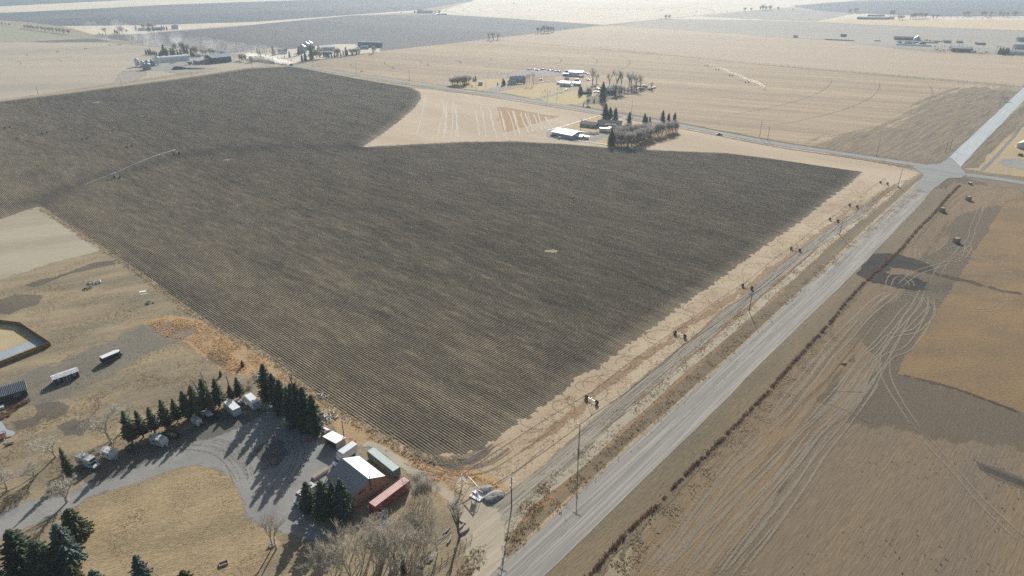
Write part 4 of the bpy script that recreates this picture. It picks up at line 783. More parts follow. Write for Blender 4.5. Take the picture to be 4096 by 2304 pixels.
# ================================================================ BUILDINGS AND VEHICLES
W_ = lambda n, c, **k: pmat(n, c, **k)
M['white_metal'] = W_('white_roof_metal', (.78,.79,.78,1), rough=.45, var=.05, spec=.5)
M['grey_metal'] = W_('grey_roof_metal', (.27,.29,.30,1), rough=.5, var=.08, spec=.4)
M['galv'] = W_('galvanised_steel', (.50,.53,.55,1), rough=.4, metal=.4, var=.12)
M['silo_blue'] = W_('weathered_bin_steel', (.26,.31,.37,1), rough=.45, metal=.3, var=.15)
M['black_wall'] = W_('black_siding', (.022,.026,.028,1), rough=.7, var=.15)
M['charcoal'] = W_('charcoal_siding', (.05,.055,.06,1), rough=.7, var=.15)
M['white_paint'] = W_('white_paint', (.74,.74,.72,1), rough=.5, var=.06)
M['cream'] = W_('cream_siding', (.58,.54,.48,1), rough=.7, var=.08)
M['beige'] = W_('beige_siding', (.36,.32,.28,1), rough=.8, var=.08)
M['ply'] = W_('weathered_plywood', (.40,.29,.205,1), rough=.85, var=.15, scale=.8, c2=(.33,.25,.19,1))
M['wood'] = W_('grey_boards', (.34,.29,.23,1), rough=.9, var=.25, scale=2)
M['fence_wood'] = W_('stained_fence_boards', (.25,.145,.075,1), rough=.8, var=.2, scale=3)
M['glass'] = W_('dark_glass', (.015,.02,.025,1), rough=.08, var=.02, spec=.6)
M['tyre'] = W_('tyre_rubber', (.02,.02,.02,1), rough=.85, var=.1)
M['rim'] = W_('wheel_rim', (.45,.45,.45,1), rough=.4, metal=.6)
M['chassis'] = W_('chassis_steel', (.04,.04,.042,1), rough=.6)
M['rust_red'] = W_('container_red', (.30,.085,.065,1), rough=.6, var=.15, scale=.9, c2=(.36,.15,.12,1), thr=(.5,.75))
M['red_roof'] = W_('faded_container_roof', (.58,.36,.31,1), rough=.6, var=.12, scale=.8, c2=(.42,.20,.16,1), thr=(.55,.75))
M['cont_green'] = W_('container_grey_green', (.14,.20,.195,1), rough=.6, var=.1, scale=.9)
M['green_roof'] = W_('faded_green_container_roof', (.50,.58,.55,1), rough=.5, var=.1, scale=.8, c2=(.42,.38,.34,1), thr=(.6,.8))
M['rv_white'] = W_('aged_white_panel', (.62,.63,.62,1), rough=.45, var=.06, scale=1.2)
M['rv_roof'] = W_('dirty_caravan_roof', (.56,.56,.54,1), rough=.6, var=.12, scale=1.6, c2=(.24,.24,.225,1), thr=(.45,.62))
M['stripe'] = W_('brown_stripe', (.14,.07,.06,1), rough=.5)
M['stripe_teal'] = W_('teal_stripe', (.08,.13,.14,1), rough=.5)
M['yellow_panel'] = W_('faded_cream_window_shield', (.62,.58,.42,1), rough=.5)
M['car_black'] = W_('black_car_paint', (.016,.019,.024,1), rough=.22, var=.04, spec=.7)
M['car_green'] = W_('dark_green_car_paint', (.03,.055,.045,1), rough=.3, var=.06, spec=.6)
M['car_blue'] = W_('dark_blue_grey_car_paint', (.05,.065,.08,1), rough=.3, var=.06, spec=.6)
M['car_silver'] = W_('silver_car_paint', (.45,.47,.48,1), rough=.3, var=.04, spec=.6)
M['car_red'] = W_('red_paint', (.36,.045,.04,1), rough=.4, var=.1)
M['car_white'] = W_('white_car_paint', (.80,.81,.82,1), rough=.3, var=.03, spec=.5)
M['barn_red'] = W_('barn_red_boards', (.23,.085,.08,1), rough=.85, var=.15)
M['navy'] = W_('slate_blue_siding', (.055,.065,.09,1), rough=.7, var=.1)
M['blue_tarp'] = W_('blue_tarp', (.045,.15,.24,1), rough=.5, var=.15)
M['green_tarp'] = W_('green_silage_cover', (.075,.28,.21,1), rough=.5, var=.12)
M['shingle'] = W_('brown_shingles', (.22,.195,.18,1), rough=.9, var=.12, scale=3)
M['pale_shingle'] = W_('pale_grey_shingles', (.40,.44,.45,1), rough=.9, var=.12, scale=3)
M['lamp'] = W_('lamp_lens', (.7,.7,.68,1), rough=.15, spec=.7)
M['rock'] = W_('grey_boulder', (.30,.29,.265,1), rough=.9, var=.3, scale=1.2, bump=.6)
M['yellow'] = W_('yellow_paint', (.6,.55,.03,1), rough=.4)
M['tarp_white'] = W_('dirty_white_tarp', (.52,.53,.54,1), rough=.6, var=.15, scale=2)
M['letter'] = W_('white_lettering', (.62,.66,.64,1), rough=.6)
M['silage_white'] = W_('white_silage_plastic', (.62,.68,.76,1), rough=.4, var=.05)
M['pipe_galv'] = W_('galvanised_pipe', (.42,.40,.40,1), rough=.4, metal=.5, var=.2)
M['pipe_bright'] = W_('bright_galvanised_pipe', (.72,.76,.78,1), rough=.3, metal=.3)
M['pipe_rust'] = W_('rusty_pipe', (.20,.11,.095,1), rough=.6, var=.25, scale=2)
M['pole_wood'] = W_('utility_pole_wood', (.13,.085,.06,1), rough=.9, var=.25)
M['insul'] = W_('pale_crossarm', (.62,.66,.66,1), rough=.5)
M['straw'] = W_('old_straw', (.42,.33,.23,1), rough=.95, var=.25, scale=3, bump=.6)

def window(par, x0, x1, z0, z1, y, side=1, fr=.07, div=1, frame='white_paint'):
    """a framed window on the wall plane y (side=+1: wall faces +y, -1: faces -y)"""
    a, b = sorted((y, y + side * .05)); m_ = MB()
    m_.box(x0, x1, a, b, z0, z0 + fr); m_.box(x0, x1, a, b, z1 - fr, z1); m_.box(x0, x0 + fr, a, b, z0 + fr, z1 - fr); m_.box(x1 - fr, x1, a, b, z0 + fr, z1 - fr)
    for k in range(1, div): xx = x0 + (x1 - x0) * k / div; m_.box(xx - fr / 2, xx + fr / 2, a, b, z0 + fr, z1 - fr)
    w_ = m_.build('window', M[frame], par); a, b = sorted((y, y + side * .02))
    MB().box(x0 + fr, x1 - fr, a, b, z0 + fr, z1 - fr).build('pane', M['glass'], w_); return w_
def xwindow(par, y0, y1, z0, z1, x, side=1, fr=.07, frame='white_paint'):
    a, b = sorted((x, x + side * .05)); m_ = MB()
    m_.box(a, b, y0, y1, z0, z0 + fr); m_.box(a, b, y0, y1, z1 - fr, z1); m_.box(a, b, y0, y0 + fr, z0 + fr, z1 - fr); m_.box(a, b, y1 - fr, y1, z0 + fr, z1 - fr)
    w_ = m_.build('window', M[frame], par); a, b = sorted((x, x + side * .02))
    MB().box(a, b, y0 + fr, y1 - fr, z0 + fr, z1 - fr).build('pane', M['glass'], w_); return w_
def gable(name, c, head, L, Wd, h, rise, wall, roof, label, cat, over=.3, rib=0, roof_near=None, h2=None, group=None, off=0.0, base=0.0):
    """gabled building, ridge along local x; off shifts the ridge sideways; roof_near = other material on the -y slope"""
    o = empty(name, (c[0], c[1], 0), rad(head), label, cat, group); w2 = Wd / 2; h2 = h if h2 is None else h2
    MB().add([(-L/2,-w2,base),(L/2,-w2,base),(L/2,w2,base),(-L/2,w2,base),(-L/2,-w2,h2),(L/2,-w2,h2),(L/2,w2,h),(-L/2,w2,h),(-L/2,off,h+rise),(L/2,off,h+rise)],
             [(0,1,5,4),(2,3,7,6),(1,2,6,9,5),(3,0,4,8,7),(4,5,9,8),(6,7,8,9),(0,3,2,1)]).build('wall', M[wall], o)
    t = .07; lx = L/2 + over
    for s_, mt, hh in ((1, roof, h), (-1, roof_near or roof, h2)):
        sl_ = (h + rise - hh) / abs(s_ * w2 - off); ye = s_ * (w2 + over); ze = h + rise - sl_ * abs(ye - off)
        a, b, c_, d_ = (-lx, off, h+rise+t), (lx, off, h+rise+t), (lx, ye, ze+t), (-lx, ye, ze+t)
        m_ = MB(); v = [a, b, c_, d_] + [(p[0], p[1], p[2] - t + .01) for p in (a, b, c_, d_)]
        m_.add(v, [(0,1,2,3),(7,6,5,4),(0,4,5,1),(1,5,6,2),(2,6,7,3),(3,7,4,0)])
        if rib:
            n = int(2 * lx / rib)
            for k in range(n + 1):
                x = -lx + 2 * lx * k / n; r_ = .05
                m_.add([(x-r_,off,h+rise+t),(x+r_,off,h+rise+t),(x+r_,ye,ze+t),(x-r_,ye,ze+t),(x,off,h+rise+t+.06),(x,ye,ze+t+.06)], [(0,4,5,3),(4,1,2,5),(3,5,2)])
        m_.build('roof', M[mt], o)
    return o
def shed_box(name, c, head, L, Wd, h, h_back, wall, roof, label, cat, over=.25, group=None):
    """single pitch building: low eave h on -y side, h_back on +y"""
    o = empty(name, (c[0], c[1], 0), rad(head), label, cat, group); w2 = Wd / 2
    MB().add([(-L/2,-w2,0),(L/2,-w2,0),(L/2,w2,0),(-L/2,w2,0),(-L/2,-w2,h),(L/2,-w2,h),(L/2,w2,h_back),(-L/2,w2,h_back)], [(0,1,5,4),(2,3,7,6),(1,2,6,5),(3,0,4,7),(4,5,6,7),(0,3,2,1)]).build('wall', M[wall], o)
    s_ = (h_back - h) / Wd; v = [(-L/2-over,-w2-over,h-s_*over+.05),(L/2+over,-w2-over,h-s_*over+.05),(L/2+over,w2+over,h_back+s_*over+.05),(-L/2-over,w2+over,h_back+s_*over+.05)]
    v += [(p[0],p[1],p[2]+.08) for p in v]; MB().add(v, [(0,3,2,1),(4,5,6,7),(0,1,5,4),(1,2,6,5),(2,3,7,6),(3,0,4,7)]).build('roof', M[roof], o)
    return o

# ---- the workshop
sh = gable('workshop', (-41.65, 135.15), -42.5, 11.2, 10.2, 3.9, 2.3, 'ply', 'white_metal', 'plywood sided workshop with a dazzling white and grey ribbed metal roof', 'workshop', .25, .42, 'grey_metal', off=.2)
m_ = MB().bar((5.75, .6, 2.2), (5.75, .6, 6.9), .11, 8); m_.build('stove_pipe', M['chassis'], sh)
MB().box(5.6, 5.66, -3.2, -1.0, 3.1, 3.55).build('vent_opening', M['glass'], sh)
MB().box(5.63, 5.72, -5.3, 5.2, 0, .25).build('sill_board', M['wood'], sh)
v = [(-5.3,-5.15,2.7),(-1.6,-5.15,2.7),(-1.6,-7.4,2.2),(-5.3,-7.4,2.2)]; v += [(a,b,c+.08) for a,b,c in v]
MB().add(v, [(0,1,2,3),(7,6,5,4),(0,4,5,1),(1,5,6,2),(2,6,7,3),(3,7,4,0)]).build('lean_to_roof', M['grey_metal'], sh)
MB().box(-5.2,-1.7,-7.2,-5.16,0,2.15).build('lean_to_wall', M['cream'], sh)
for k, (x, y, r_) in enumerate(((6.6, 3.6, 5.0), (7.0, 1.2, 5.0))):
    o = empty('ladder', (sh.location.x + math.cos(rad(-42.5))*x - math.sin(rad(-42.5))*y, sh.location.y + math.sin(rad(-42.5))*x + math.cos(rad(-42.5))*y, 0), rad(-42.5 + 90),
              ('long metal ladder lying against the workshop gable wall', 'wooden ladder frame lying beside the workshop gable')[k], 'ladder')
    m_ = MB().box(-2.6,2.6,-.25,-.2,.1,.2); m_.box(-2.6,2.6,.2,.25,.45,.55); m_.build('rail', M['wood'], o); m_ = MB()
    for q in range(13): m_.bar((-2.4 + q*.4, -.22, .15), (-2.4 + q*.4, .22, .5), .03, 4)
    m_.build('rungs', M['wood'], o)
def lumber(name, p, head, n, L, mat, label, cat, wob=.6, th=.12, hgt=.4, r_=None):
    rr = random.Random(int(abs(p[0]) * 10)); o = empty(name, (p[0], p[1], 0), rad(head), label, cat)
    for k in range(n):
        l_ = L * rr.uniform(.5, 1.1); x, y, z = rr.uniform(-wob, wob), rr.uniform(-wob, wob) * .8, rr.uniform(.03, hgt); a = rr.gauss(0, .35 if wob < 1 else .9); q = Vector((math.cos(a), math.sin(a), rr.uniform(-.12, .12)))
        m_ = MB().bar(Vector((x, y, z)) - q * l_/2 + Vector((0,0,th)), Vector((x, y, z)) + q * l_/2 + Vector((0,0,th)), th * rr.uniform(.7, 1.3), 6); m_.build('plank' if th < .1 else 'log', M[mat], o)
    return o
q = U(1478, 1983); lumber('timber_stack', (q.x, q.y), 50, 9, 2.4, 'wood', 'dark stack of leaning boards at the workshop corner', 'timber', .5, .07, .7)
q = U(1528, 1940); lumber('timber_stack', (q.x, q.y), 48, 7, 3.6, 'wood', 'long pale boards laid along the workshop gable', 'timber', .4, .07, .25)
pb = U(1281, 1899); o = empty('lumber_crate', (pb.x, pb.y, 0), rad(50), 'pale timber crate platform at the left corner of the workshop', 'crate'); MB().box(-2.4,2.4,-.6,.6,0,.8).build('frame', M['cream'], o); MB().box(-2.45,2.45,-.65,.65,.8,.88).build('lid', M['wood'], o)

# ---- containers
def container(c, head, mw, mr, label, z0=.3):
    L, Wd, H = 12.19, 2.44, 2.6; o = empty('shipping_container', (c[0], c[1], 0), rad(head), label, 'shipping container')
    for s_ in (-1, 1):                               # corrugated long walls
        m_ = MB(); n = 96; vs_ = []; y = s_ * (Wd/2 - .04)
        for k in range(n + 1):
            x = -L/2 + .12 + (L - .24) * k / n; d_ = -.035 if (k // 2) % 2 else 0
            vs_ += [(x, y + s_ * d_, z0 + .15), (x, y + s_ * d_, z0 + H - .1)]
        m_.add(vs_, [(2*k, 2*k+2, 2*k+3, 2*k+1) if s_ < 0 else (2*k+1, 2*k+3, 2*k+2, 2*k) for k in range(n)]); m_.build('side_wall', M[mw], o)
    m_ = MB(); n = 60; vs_ = []                      # roof with cross ribs
    for k in range(n + 1):
        x = -L/2 + .1 + (L - .2) * k / n; d_ = .035 if k % 2 else 0
        vs_ += [(x, -Wd/2 + .06, z0 + H - .04 + d_), (x, Wd/2 - .06, z0 + H - .04 + d_)]
    m_.add(vs_, [(2*k, 2*k+2, 2*k+3, 2*k+1) for k in range(n)]); m_.build('roof', M[mr], o)
    f_ = MB()
    for s_ in (-1, 1):
        f_.box(-L/2, L/2, s_*Wd/2 - (.06 if s_ > 0 else 0), s_*Wd/2 + (.06 if s_ < 0 else 0), z0, z0 + .15); f_.box(-L/2, L/2, s_*Wd/2 - (.06 if s_ > 0 else 0), s_*Wd/2 + (.06 if s_ < 0 else 0), z0 + H - .1, z0 + H)
        for e in (-1, 1): f_.box(min(e*L/2, e*(L/2-.12)), max(e*L/2, e*(L/2-.12)), min(s_*Wd/2, s_*(Wd/2-.12)), max(s_*Wd/2, s_*(Wd/2-.12)), z0, z0 + H + .01)
    f_.build('frame', M[mw], o); MB().box(-L/2+.02, L/2-.02, -Wd/2+.05, Wd/2-.05, z0+.02, z0+.14).build('base_floor', M['chassis'], o)
    for e in (-1, 1): MB().box(min(e*(L/2-.06), e*(L/2-.02)), max(e*(L/2-.06), e*(L/2-.02)), -Wd/2+.1, Wd/2-.1, z0+.15, z0+H-.1).build('door' if e < 0 else 'end_wall', M[mw], o)
    for x in (-5, 0, 5): MB().box(x-.2, x+.2, -1.1, 1.1, 0, z0).build('block', M['wood'], o)
    return o
def text(body, size, par, loc, rot, mat, ext=.004, name='lettering', sp=1.0):
    cu = bpy.data.curves.new(name, 'FONT'); cu.body = body; cu.size = size; cu.extrude = ext; cu.align_x = 'LEFT'
    cu.space_character = sp; tmp = bpy.data.objects.new(name, cu); col.objects.link(tmp); me = bpy.data.meshes.new_from_object(tmp.evaluated_get(bpy.context.evaluated_depsgraph_get())); bpy.data.objects.remove(tmp); me.materials.clear()
    o = obj(name, me, M[mat], par); o.location = loc; o.rotation_euler = rot; return o
gc = container((-35.75, 143.0), -44.2, 'cont_green', 'green_roof', 'grey green shipping container with white lettering behind the workshop')
t_ = text('HANJIN', .95, gc, (-1.95, -1.235, 1.25), (math.pi/2, 0, 0), 'letter', sp=1.18)
m_ = MB(); c0 = (-2.75, -1.235, 1.6)
for k in range(20):
    a, b = 2*math.pi*k/20, 2*math.pi*(k+1)/20
    m_.add([(c0[0]+math.cos(a)*.42, c0[1]-.005, c0[2]+math.sin(a)*.42),(c0[0]+math.cos(b)*.42, c0[1]-.005, c0[2]+math.sin(b)*.42),(c0[0]+math.cos(b)*.33, c0[1]-.005, c0[2]+math.sin(b)*.33),(c0[0]+math.cos(a)*.33, c0[1]-.005, c0[2]+math.sin(a)*.33)], [(0,1,2,3)])
m_.add([(c0[0]-.28,c0[1]-.005,c0[2]-.22),(c0[0]-.18,c0[1]-.005,c0[2]-.28),(c0[0]+.28,c0[1]-.005,c0[2]+.22),(c0[0]+.18,c0[1]-.005,c0[2]+.28)],[(0,1,2,3)]); m_.build('ring_emblem', M['letter'], gc)
MB().box(5.0, 5.25, -1.25, -1.235, 2.35, 2.6).build('number_plate', M['letter'], gc)
rc = container((-31.9, 130.45), 51.6, 'rust_red', 'red_roof', 'long rust red shipping container beside the willows')
text('CAI', .85, rc, (-5.3, -1.235, 1.85), (math.pi/2, 0, 0), 'letter'); text('CAI', .3, rc, (-6.08, .1, 2.3), (math.pi/2, 0, -math.pi/2), 'letter')
q = U(1650, 1935); 
for k in range(3):
    p_ = U(1606 + k*8, 1925); o = MB().bar((0, 0, 0), (-.9 + .3*k, -.6, 2.7), .06, 5).build('leaning_plank', M['wood']); o.location = (p_.x, p_.y, 0); tag(o, ('leftmost', 'middle', 'rightmost')[k] + ' plank leaning on the open end of the green container', 'plank', 'planks leaning on the green container')
p_ = U(1528, 2055); m_ = MB(); rr = random.Random(5); bm = bmesh.new(); bmesh.ops.create_icosphere(bm, subdivisions=2, radius=1)
for v_ in bm.verts: v_.co = Vector((v_.co.x*1.5, v_.co.y*.8, max(0, v_.co.z*.8))) * rr.uniform(.82, 1.12)
me = bpy.data.meshes.new('tarp_bundle'); bm.to_mesh(me); bm.free(); o = obj('tarp_bundle', me, M['tarp_white']); o.location = (p_.x, p_.y, 0); o.rotation_euler = (0,0,rad(50)); tag(o, 'bundle under a dirty white tarp beside the red container', 'tarp')

# ---- open shed, hut, small stuff in the yard
os_ = empty('open_shed', (-51.75, 152.55, 0), rad(-34), 'open fronted shed with a sloping white roof full of dark clutter', 'shed')
v = [(-2.8,-1.9,2.9),(2.8,-1.9,2.9),(2.8,1.9,2.5),(-2.8,1.9,2.5)]; v += [(a,b,c+.1) for a,b,c in v]; MB().add(v, [(0,3,2,1),(4,5,6,7),(0,1,5,4),(1,2,6,5),(2,3,7,6),(3,0,4,7)]).build('roof', M['white_metal'], os_)
MB().box(2.5,2.6,-1.7,1.7,0,2.5).build('side_wall', M['wood'], os_); MB().box(-2.6,-2.5,-1.7,1.7,0,2.5).build('side_wall', M['wood'], os_); MB().box(-2.6,2.6,1.6,1.7,0,2.45).build('rear_wall', M['wood'], os_)
MB().box(-2.55,2.55,-1.75,-1.65,2.6,2.88).build('fascia', M['stripe'], os_)
lumber('clutter_heap', (-51.9, 152.0), -30, 14, 1.4, 'car_blue', 'dark clutter and machinery inside the open fronted shed', 'clutter', 1.6, .13, .9)
h_ = gable('hut', tuple(U(1303, 1738)), -34, 2.0, 1.6, 1.7, .3, 'wood', 'cream', 'tiny hut with a pale roof left of the open fronted shed', 'hut', .15)
p_ = U(1236, 1766); o = empty('red_tank', (p_.x, p_.y, 0), rad(0), 'red fuel tank lying on the gravel left of the open shed', 'tank'); m_ = MB().bar((-.75,0,.5),(.75,0,.5),.42,14); m_.build('barrel', M['car_red'], o); MB().box(-.6,-.5,-.3,.3,0,.2).box(.5,.6,-.3,.3,0,.2).build('stand', M['chassis'], o)
p_ = U(1283, 1752); o = MB(); n = 16
for k in range(n):
    a, b = 2*math.pi*k/n, 2*math.pi*(k+1)/n; o.bar((math.cos(a)*.35, math.sin(a)*.35, .1), (math.cos(b)*.35, math.sin(b)*.35, .1), .06, 5)
o = o.build('yellow_ring', M['yellow']); o.location = (p_.x, p_.y, 0); tag(o, 'yellow hose ring on the ground beside the tiny hut', 'hose ring')
p_ = U(1160, 1690); o = empty('satellite_dish', (p_.x, p_.y, 0), 0, 'grey satellite dish on a post beside the dark windbreak', 'satellite dish'); MB().bar((0,0,0),(0,0,1.7),.05,6).build('mast', M['chassis'], o)
m_ = MB(); vs_ = [(0,0,0)]; fs_ = []
for rr_ in (.35, .7, 1.0):
    for k in range(16): a = 2*math.pi*k/16; vs_.append((math.cos(a)*rr_, math.sin(a)*rr_, .22*rr_*rr_))
for k in range(16): fs_.append((0, 1+k, 1+(k+1)%16))
for r_ in range(2):
    for k in range(16): fs_.append((1+r_*16+k, 17+r_*16+k, 17+r_*16+(k+1)%16, 1+r_*16+(k+1)%16))
d_ = m_.add(vs_, fs_).build('dish', M['galv'], o); d_.location = (0,0,1.9); d_.rotation_euler = (rad(-30), rad(-35), 0)
q = U(1075, 1861); lumber('brush_pile', (q.x, q.y), 20, 42, 2.2, 'wood', 'heap of cut branches in the middle of the gravel loop', 'brush pile', 1.7, .05, .9)
q = U(1010, 1823); lumber('log_heap', (q.x, q.y), 10, 5, 1.0, 'wood', 'few short logs on the gravel beside the loop track', 'logs', .5, .16, .2)
q = U(1047, 1510); lumber('log_heap', (q.x, q.y), 30, 22, 1.7, 'letter', 'heap of pale bleached logs left of the dark windbreak', 'logs', 2.2, .15, .8)
q = U(1282, 1585); lumber('log_heap', (q.x, q.y), -40, 9, 1.6, 'letter', 'pale logs behind the windbreak at the field edge', 'logs', 1.8, .14, .4)
q = U(1318, 1665); lumber('log_heap', (q.x, q.y), -50, 26, 1.4, 'letter', 'scattered pale logs and stones above the open shed', 'logs', 2.6, .16, .5)
q = U(1125, 1640); lumber('scrap_heap', (q.x, q.y), 60, 14, 1.5, 'chassis', 'dark scrap metal heap under the left of the windbreak', 'scrap', 1.6, .1, .6)
p_ = U(895, 2257); o = empty('wooden_fire_box', (p_.x, p_.y, 0), rad(28), 'open wooden box frame on the oval lawn near the bottom edge', 'box')
for (a, b, c_, d_) in ((-1.0,1.0,-.6,-.5),(-1.0,1.0,.5,.6),(-1.0,-.9,-.5,.5),(.9,1.0,-.5,.5)): MB().box(a,b,c_,d_,0,.5).build('board', M['wood'], o)
MB().box(-.9,.9,-.5,.5,0,.2).build('ash_bed', M['rock'], o)
p_ = ye(175, 1130) if False else yd(165, 1140); o = empty('garden_bench', (p_.x, p_.y, 0), rad(20), 'white bench at the foot of the tall bare twin tree', 'bench'); MB().box(-.9,.9,-.25,.25,.42,.48).build('seat', M['white_paint'], o); MB().box(-.9,.9,.22,.28,.55,.95).build('backrest', M['white_paint'], o); MB().box(-.8,-.7,-.2,.25,0,.42).box(.7,.8,-.2,.25,0,.42).build('legs', M['white_paint'], o)

# ---- black shed, charcoal garage, fenced yard, deck
bs = gable('garden_shed', (-150.95, 186.35), 45.4, 7.3, 3.1, 2.3, .55, 'black_wall', 'white_metal', 'long black garden shed with a white ribbed metal roof', 'shed', .22, .33)
window(bs, -2.75, -1.95, 1.0, 1.85, -1.56, -1, .09, 2); window(bs, 1.95, 2.75, 1.0, 1.85, -1.56, -1, .09, 2)
for k in range(2):
    dr = window(bs, -1.0 + k*1.02, .0 + k*1.02 - .02, .12, 2.05, -1.56, -1, .1, 1); dr.name = 'door'; MB().box(-.9 + k*1.02, -.12 + k*1.02, -1.6, -1.585, .95, 1.05).build('rail', M['white_paint'], dr)
for x in (-3.66, 3.6): MB().box(x, x+.06, -1.6, -1.55, 0, 2.3).build('corner_trim', M['white_paint'], bs)
MB().box(-2.0, .9, -1.8, -1.6, .0, .1).build('ramp_board', M['wood'], bs)
cg = gable('garage', (-163.2, 176.3), 38.5, 9.5, 6.0, 2.7, 1.7, 'charcoal', 'grey_metal', 'charcoal garage with a grey standing seam roof at the left edge', 'garage', .3, .45)
window(cg, 1.2, 2.7, .95, 1.85, -3.0, -1, .1, 2); MB().bar((3.3,-3.05,2.1),(3.3,-3.2,2.1),.09,8).build('wall_lamp', M['lamp'], cg)
def board_fence(pts, h, label, bw=.145, mat='fence_wood', limit=400):
    o = empty('board_fence', (pts[0].x, pts[0].y, 0), 0, label, 'fence'); o0 = pts[0]; me = None; n_ = 0
    bm_ = MB().box(0, bw-.012, -.012, .012, .05, h); me = mesh('fence_board', bm_.v, bm_.f); me.materials.append(M[mat])
    for i in range(len(pts) - 1):
        a, b = pts[i], pts[i+1]; d = b - a; L = d.length; an = math.atan2(d.y, d.x)
        rl = MB().box(0, L, .02, .06, .35, .44).box(0, L, .02, .06, h-.35, h-.26).box(0, L, -.05, .05, h, h+.03); r_ = rl.build('rail', M[mat], o); r_.location = (a.x-o0.x, a.y-o0.y, 0); r_.rotation_euler = (0,0,an)
        for k in range(int(L / 2.4) + 1):
            q = MB().box(-.06,.06,.03,.14,0,h+.06).build('post', M[mat], o); s_ = min(k*2.4, L-.1); q.location = (a.x-o0.x+d.x/L*s_, a.y-o0.y+d.y/L*s_, 0); q.rotation_euler = (0,0,an)
        for k in range(int(L / bw)):
            if n_ > 295: break
            q = obj('board', me, None, o); s_ = k*bw; n_ += 1; q.location = (a.x-o0.x+d.x/L*s_, a.y-o0.y+d.y/L*s_, R.uniform(-.01,.01)); q.rotation_euler = (0,0,an)
        if n_ > 295 and i < len(pts)-1 and k*bw < L-.3:
            rest = MB().box(k*bw, L, -.012, .012, .05, h).build('remaining_boards', M[mat], o); rest['kind'] = 'stuff'; rest.location = (a.x-o0.x, a.y-o0.y, 0); rest.rotation_euler = (0,0,an)
    return o
fc = [FA(-140, 262), FA(0, 270), FA(240, 300), FA(580, 524)]
board_fence([fc[3], FA(0, 755), FA(-60, 778)], 1.85, 'near run of the stained board fence below the pale slab')
board_fence([fc[3], fc[2], fc[1], fc[0]], 1.85, 'far bent run of the stained board fence behind the enclosed lawn', bw=.17)
p_ = yb(40, 880); o = empty('deck', (p_.x, p_.y, 0), rad(32), 'brown wooden deck corner with railings at the left edge', 'deck')
MB().box(-5,.6,-1.4,1.4,.5,.62).build('platform', M['stripe'], o)
for k, (a, b, c_, d_) in enumerate(((-5,.6,-1.4,-1.3),(-5,.6,1.3,1.4),(.5,.6,-1.3,1.3))): MB().box(a,b,c_,d_,1.35,1.42).box(a,b,c_,d_,.7,.76).build('railing', M['fence_wood'], o)
for x in (-4,-2,0,.55):
    for y in (-1.35, 1.35): MB().box(x-.05,x+.05,y-.05,y+.05,0,1.4).build('post', M['fence_wood'], o)
MB().box(.7,1.9,-.9,.6,0,.3).build('step', M['wood'], o)
p_ = yb(95, 950); lumber('log_heap', (p_.x, p_.y), 25, 7, 2.6, 'wood', 'bundle of logs on the lawn below the deck', 'logs', .5, .14, .3)
p_ = yb(15, 590); o = MB().box(-2,.8,-.8,.8,0,.9).build('covered_pallet', M['tarp_white']); o.location = (p_.x,p_.y,0); o.rotation_euler = (0,0,rad(35)); tag(o, 'white covered pallet below the charcoal garage', 'pallet')
tufts('shrub_bed', scatter([yb(0,640), yb(60,560), yb(200,470), yb(290,470), yb(310,520), yb(200,580), yb(80,680), yb(0,720)], 240, .3, -1), M['reed'], .6, 7, .1, 'bed of reddish dead shrubs below the charcoal garage', 'shrub bed')
for (fn, x, y, n_, L_, mt_, lb, w_) in ((S(0,900,2.5156), 960, 590, 20, 2.6, 'galv', 'heap of grey scrap sheets on the bare slope', 2.6), (S(0,900,2.5156), 880, 645, 14, 1.6, 'chassis', 'small dark rubbish heap at the left end of the grey scrap', 1.4), (S(0,900,2.5156), 1515, 785, 16, 1.6, 'wood', 'dark burn pile near the ploughed field edge', 1.3)):
    q = fn(x, y); lumber('scrap_heap', (q.x, q.y), 15, n_, L_, mt_, lb, 'scrap heap', w_, .12, .5)
for (x, y, a, b, lb) in ((1435, 670, 2.6, 1.7, 'square white sheet lying on the bare slope'), (1452, 695, 2.6, .5, 'narrow white board lying on the bare slope')):
    q = S(0,900,2.5156)(x, y); o = MB().box(-a/2,a/2,-b/2,b/2,.02,.12).build('white_board', M['white_paint']); o.location = (q.x,q.y,0); o.rotation_euler = (0,0,rad(25)); tag(o, lb, 'board')

# ---- vehicles: local x forward, y left
def wheels(o, xs, y, r=.36, wd=.24, dual=False):
    for x in xs:
        for s_ in (-1, 1):
            w_ = MB().wheel(x, s_*y, r, wd).build('wheel', M['tyre'], o); MB().bar((x, s_*(y+wd/2+.005), r), (x, s_*(y+wd/2+.02), r), r*.55, 10).build('rim', M['rim'], w_)
def loft(sections, mat, name, par, smooth_=True):
    """sections: (x, half width, z low, z high, top inset)"""
    vs_ = []; 
    for x, w_, a, b, ti in sections: vs_ += [(x,-w_*.96,a),(x,-w_,a+(b-a)*.45),(x,-(w_-ti),b-.04),(x,-(w_-ti)+.1,b),(x,(w_-ti)-.1,b),(x,(w_-ti),b-.04),(x,w_,a+(b-a)*.45),(x,w_*.96,a)]
    fs_ = []
    for k in range(len(sections)-1):
        for i in range(8): fs_.append((k*8+i, k*8+(i+1)%8, (k+1)*8+(i+1)%8, (k+1)*8+i))
    fs_ += [tuple(range(7,-1,-1)), tuple(range(len(vs_)-8, len(vs_)))]
    return MB().add(vs_, fs_).build(name, M[mat], par, smooth=False)
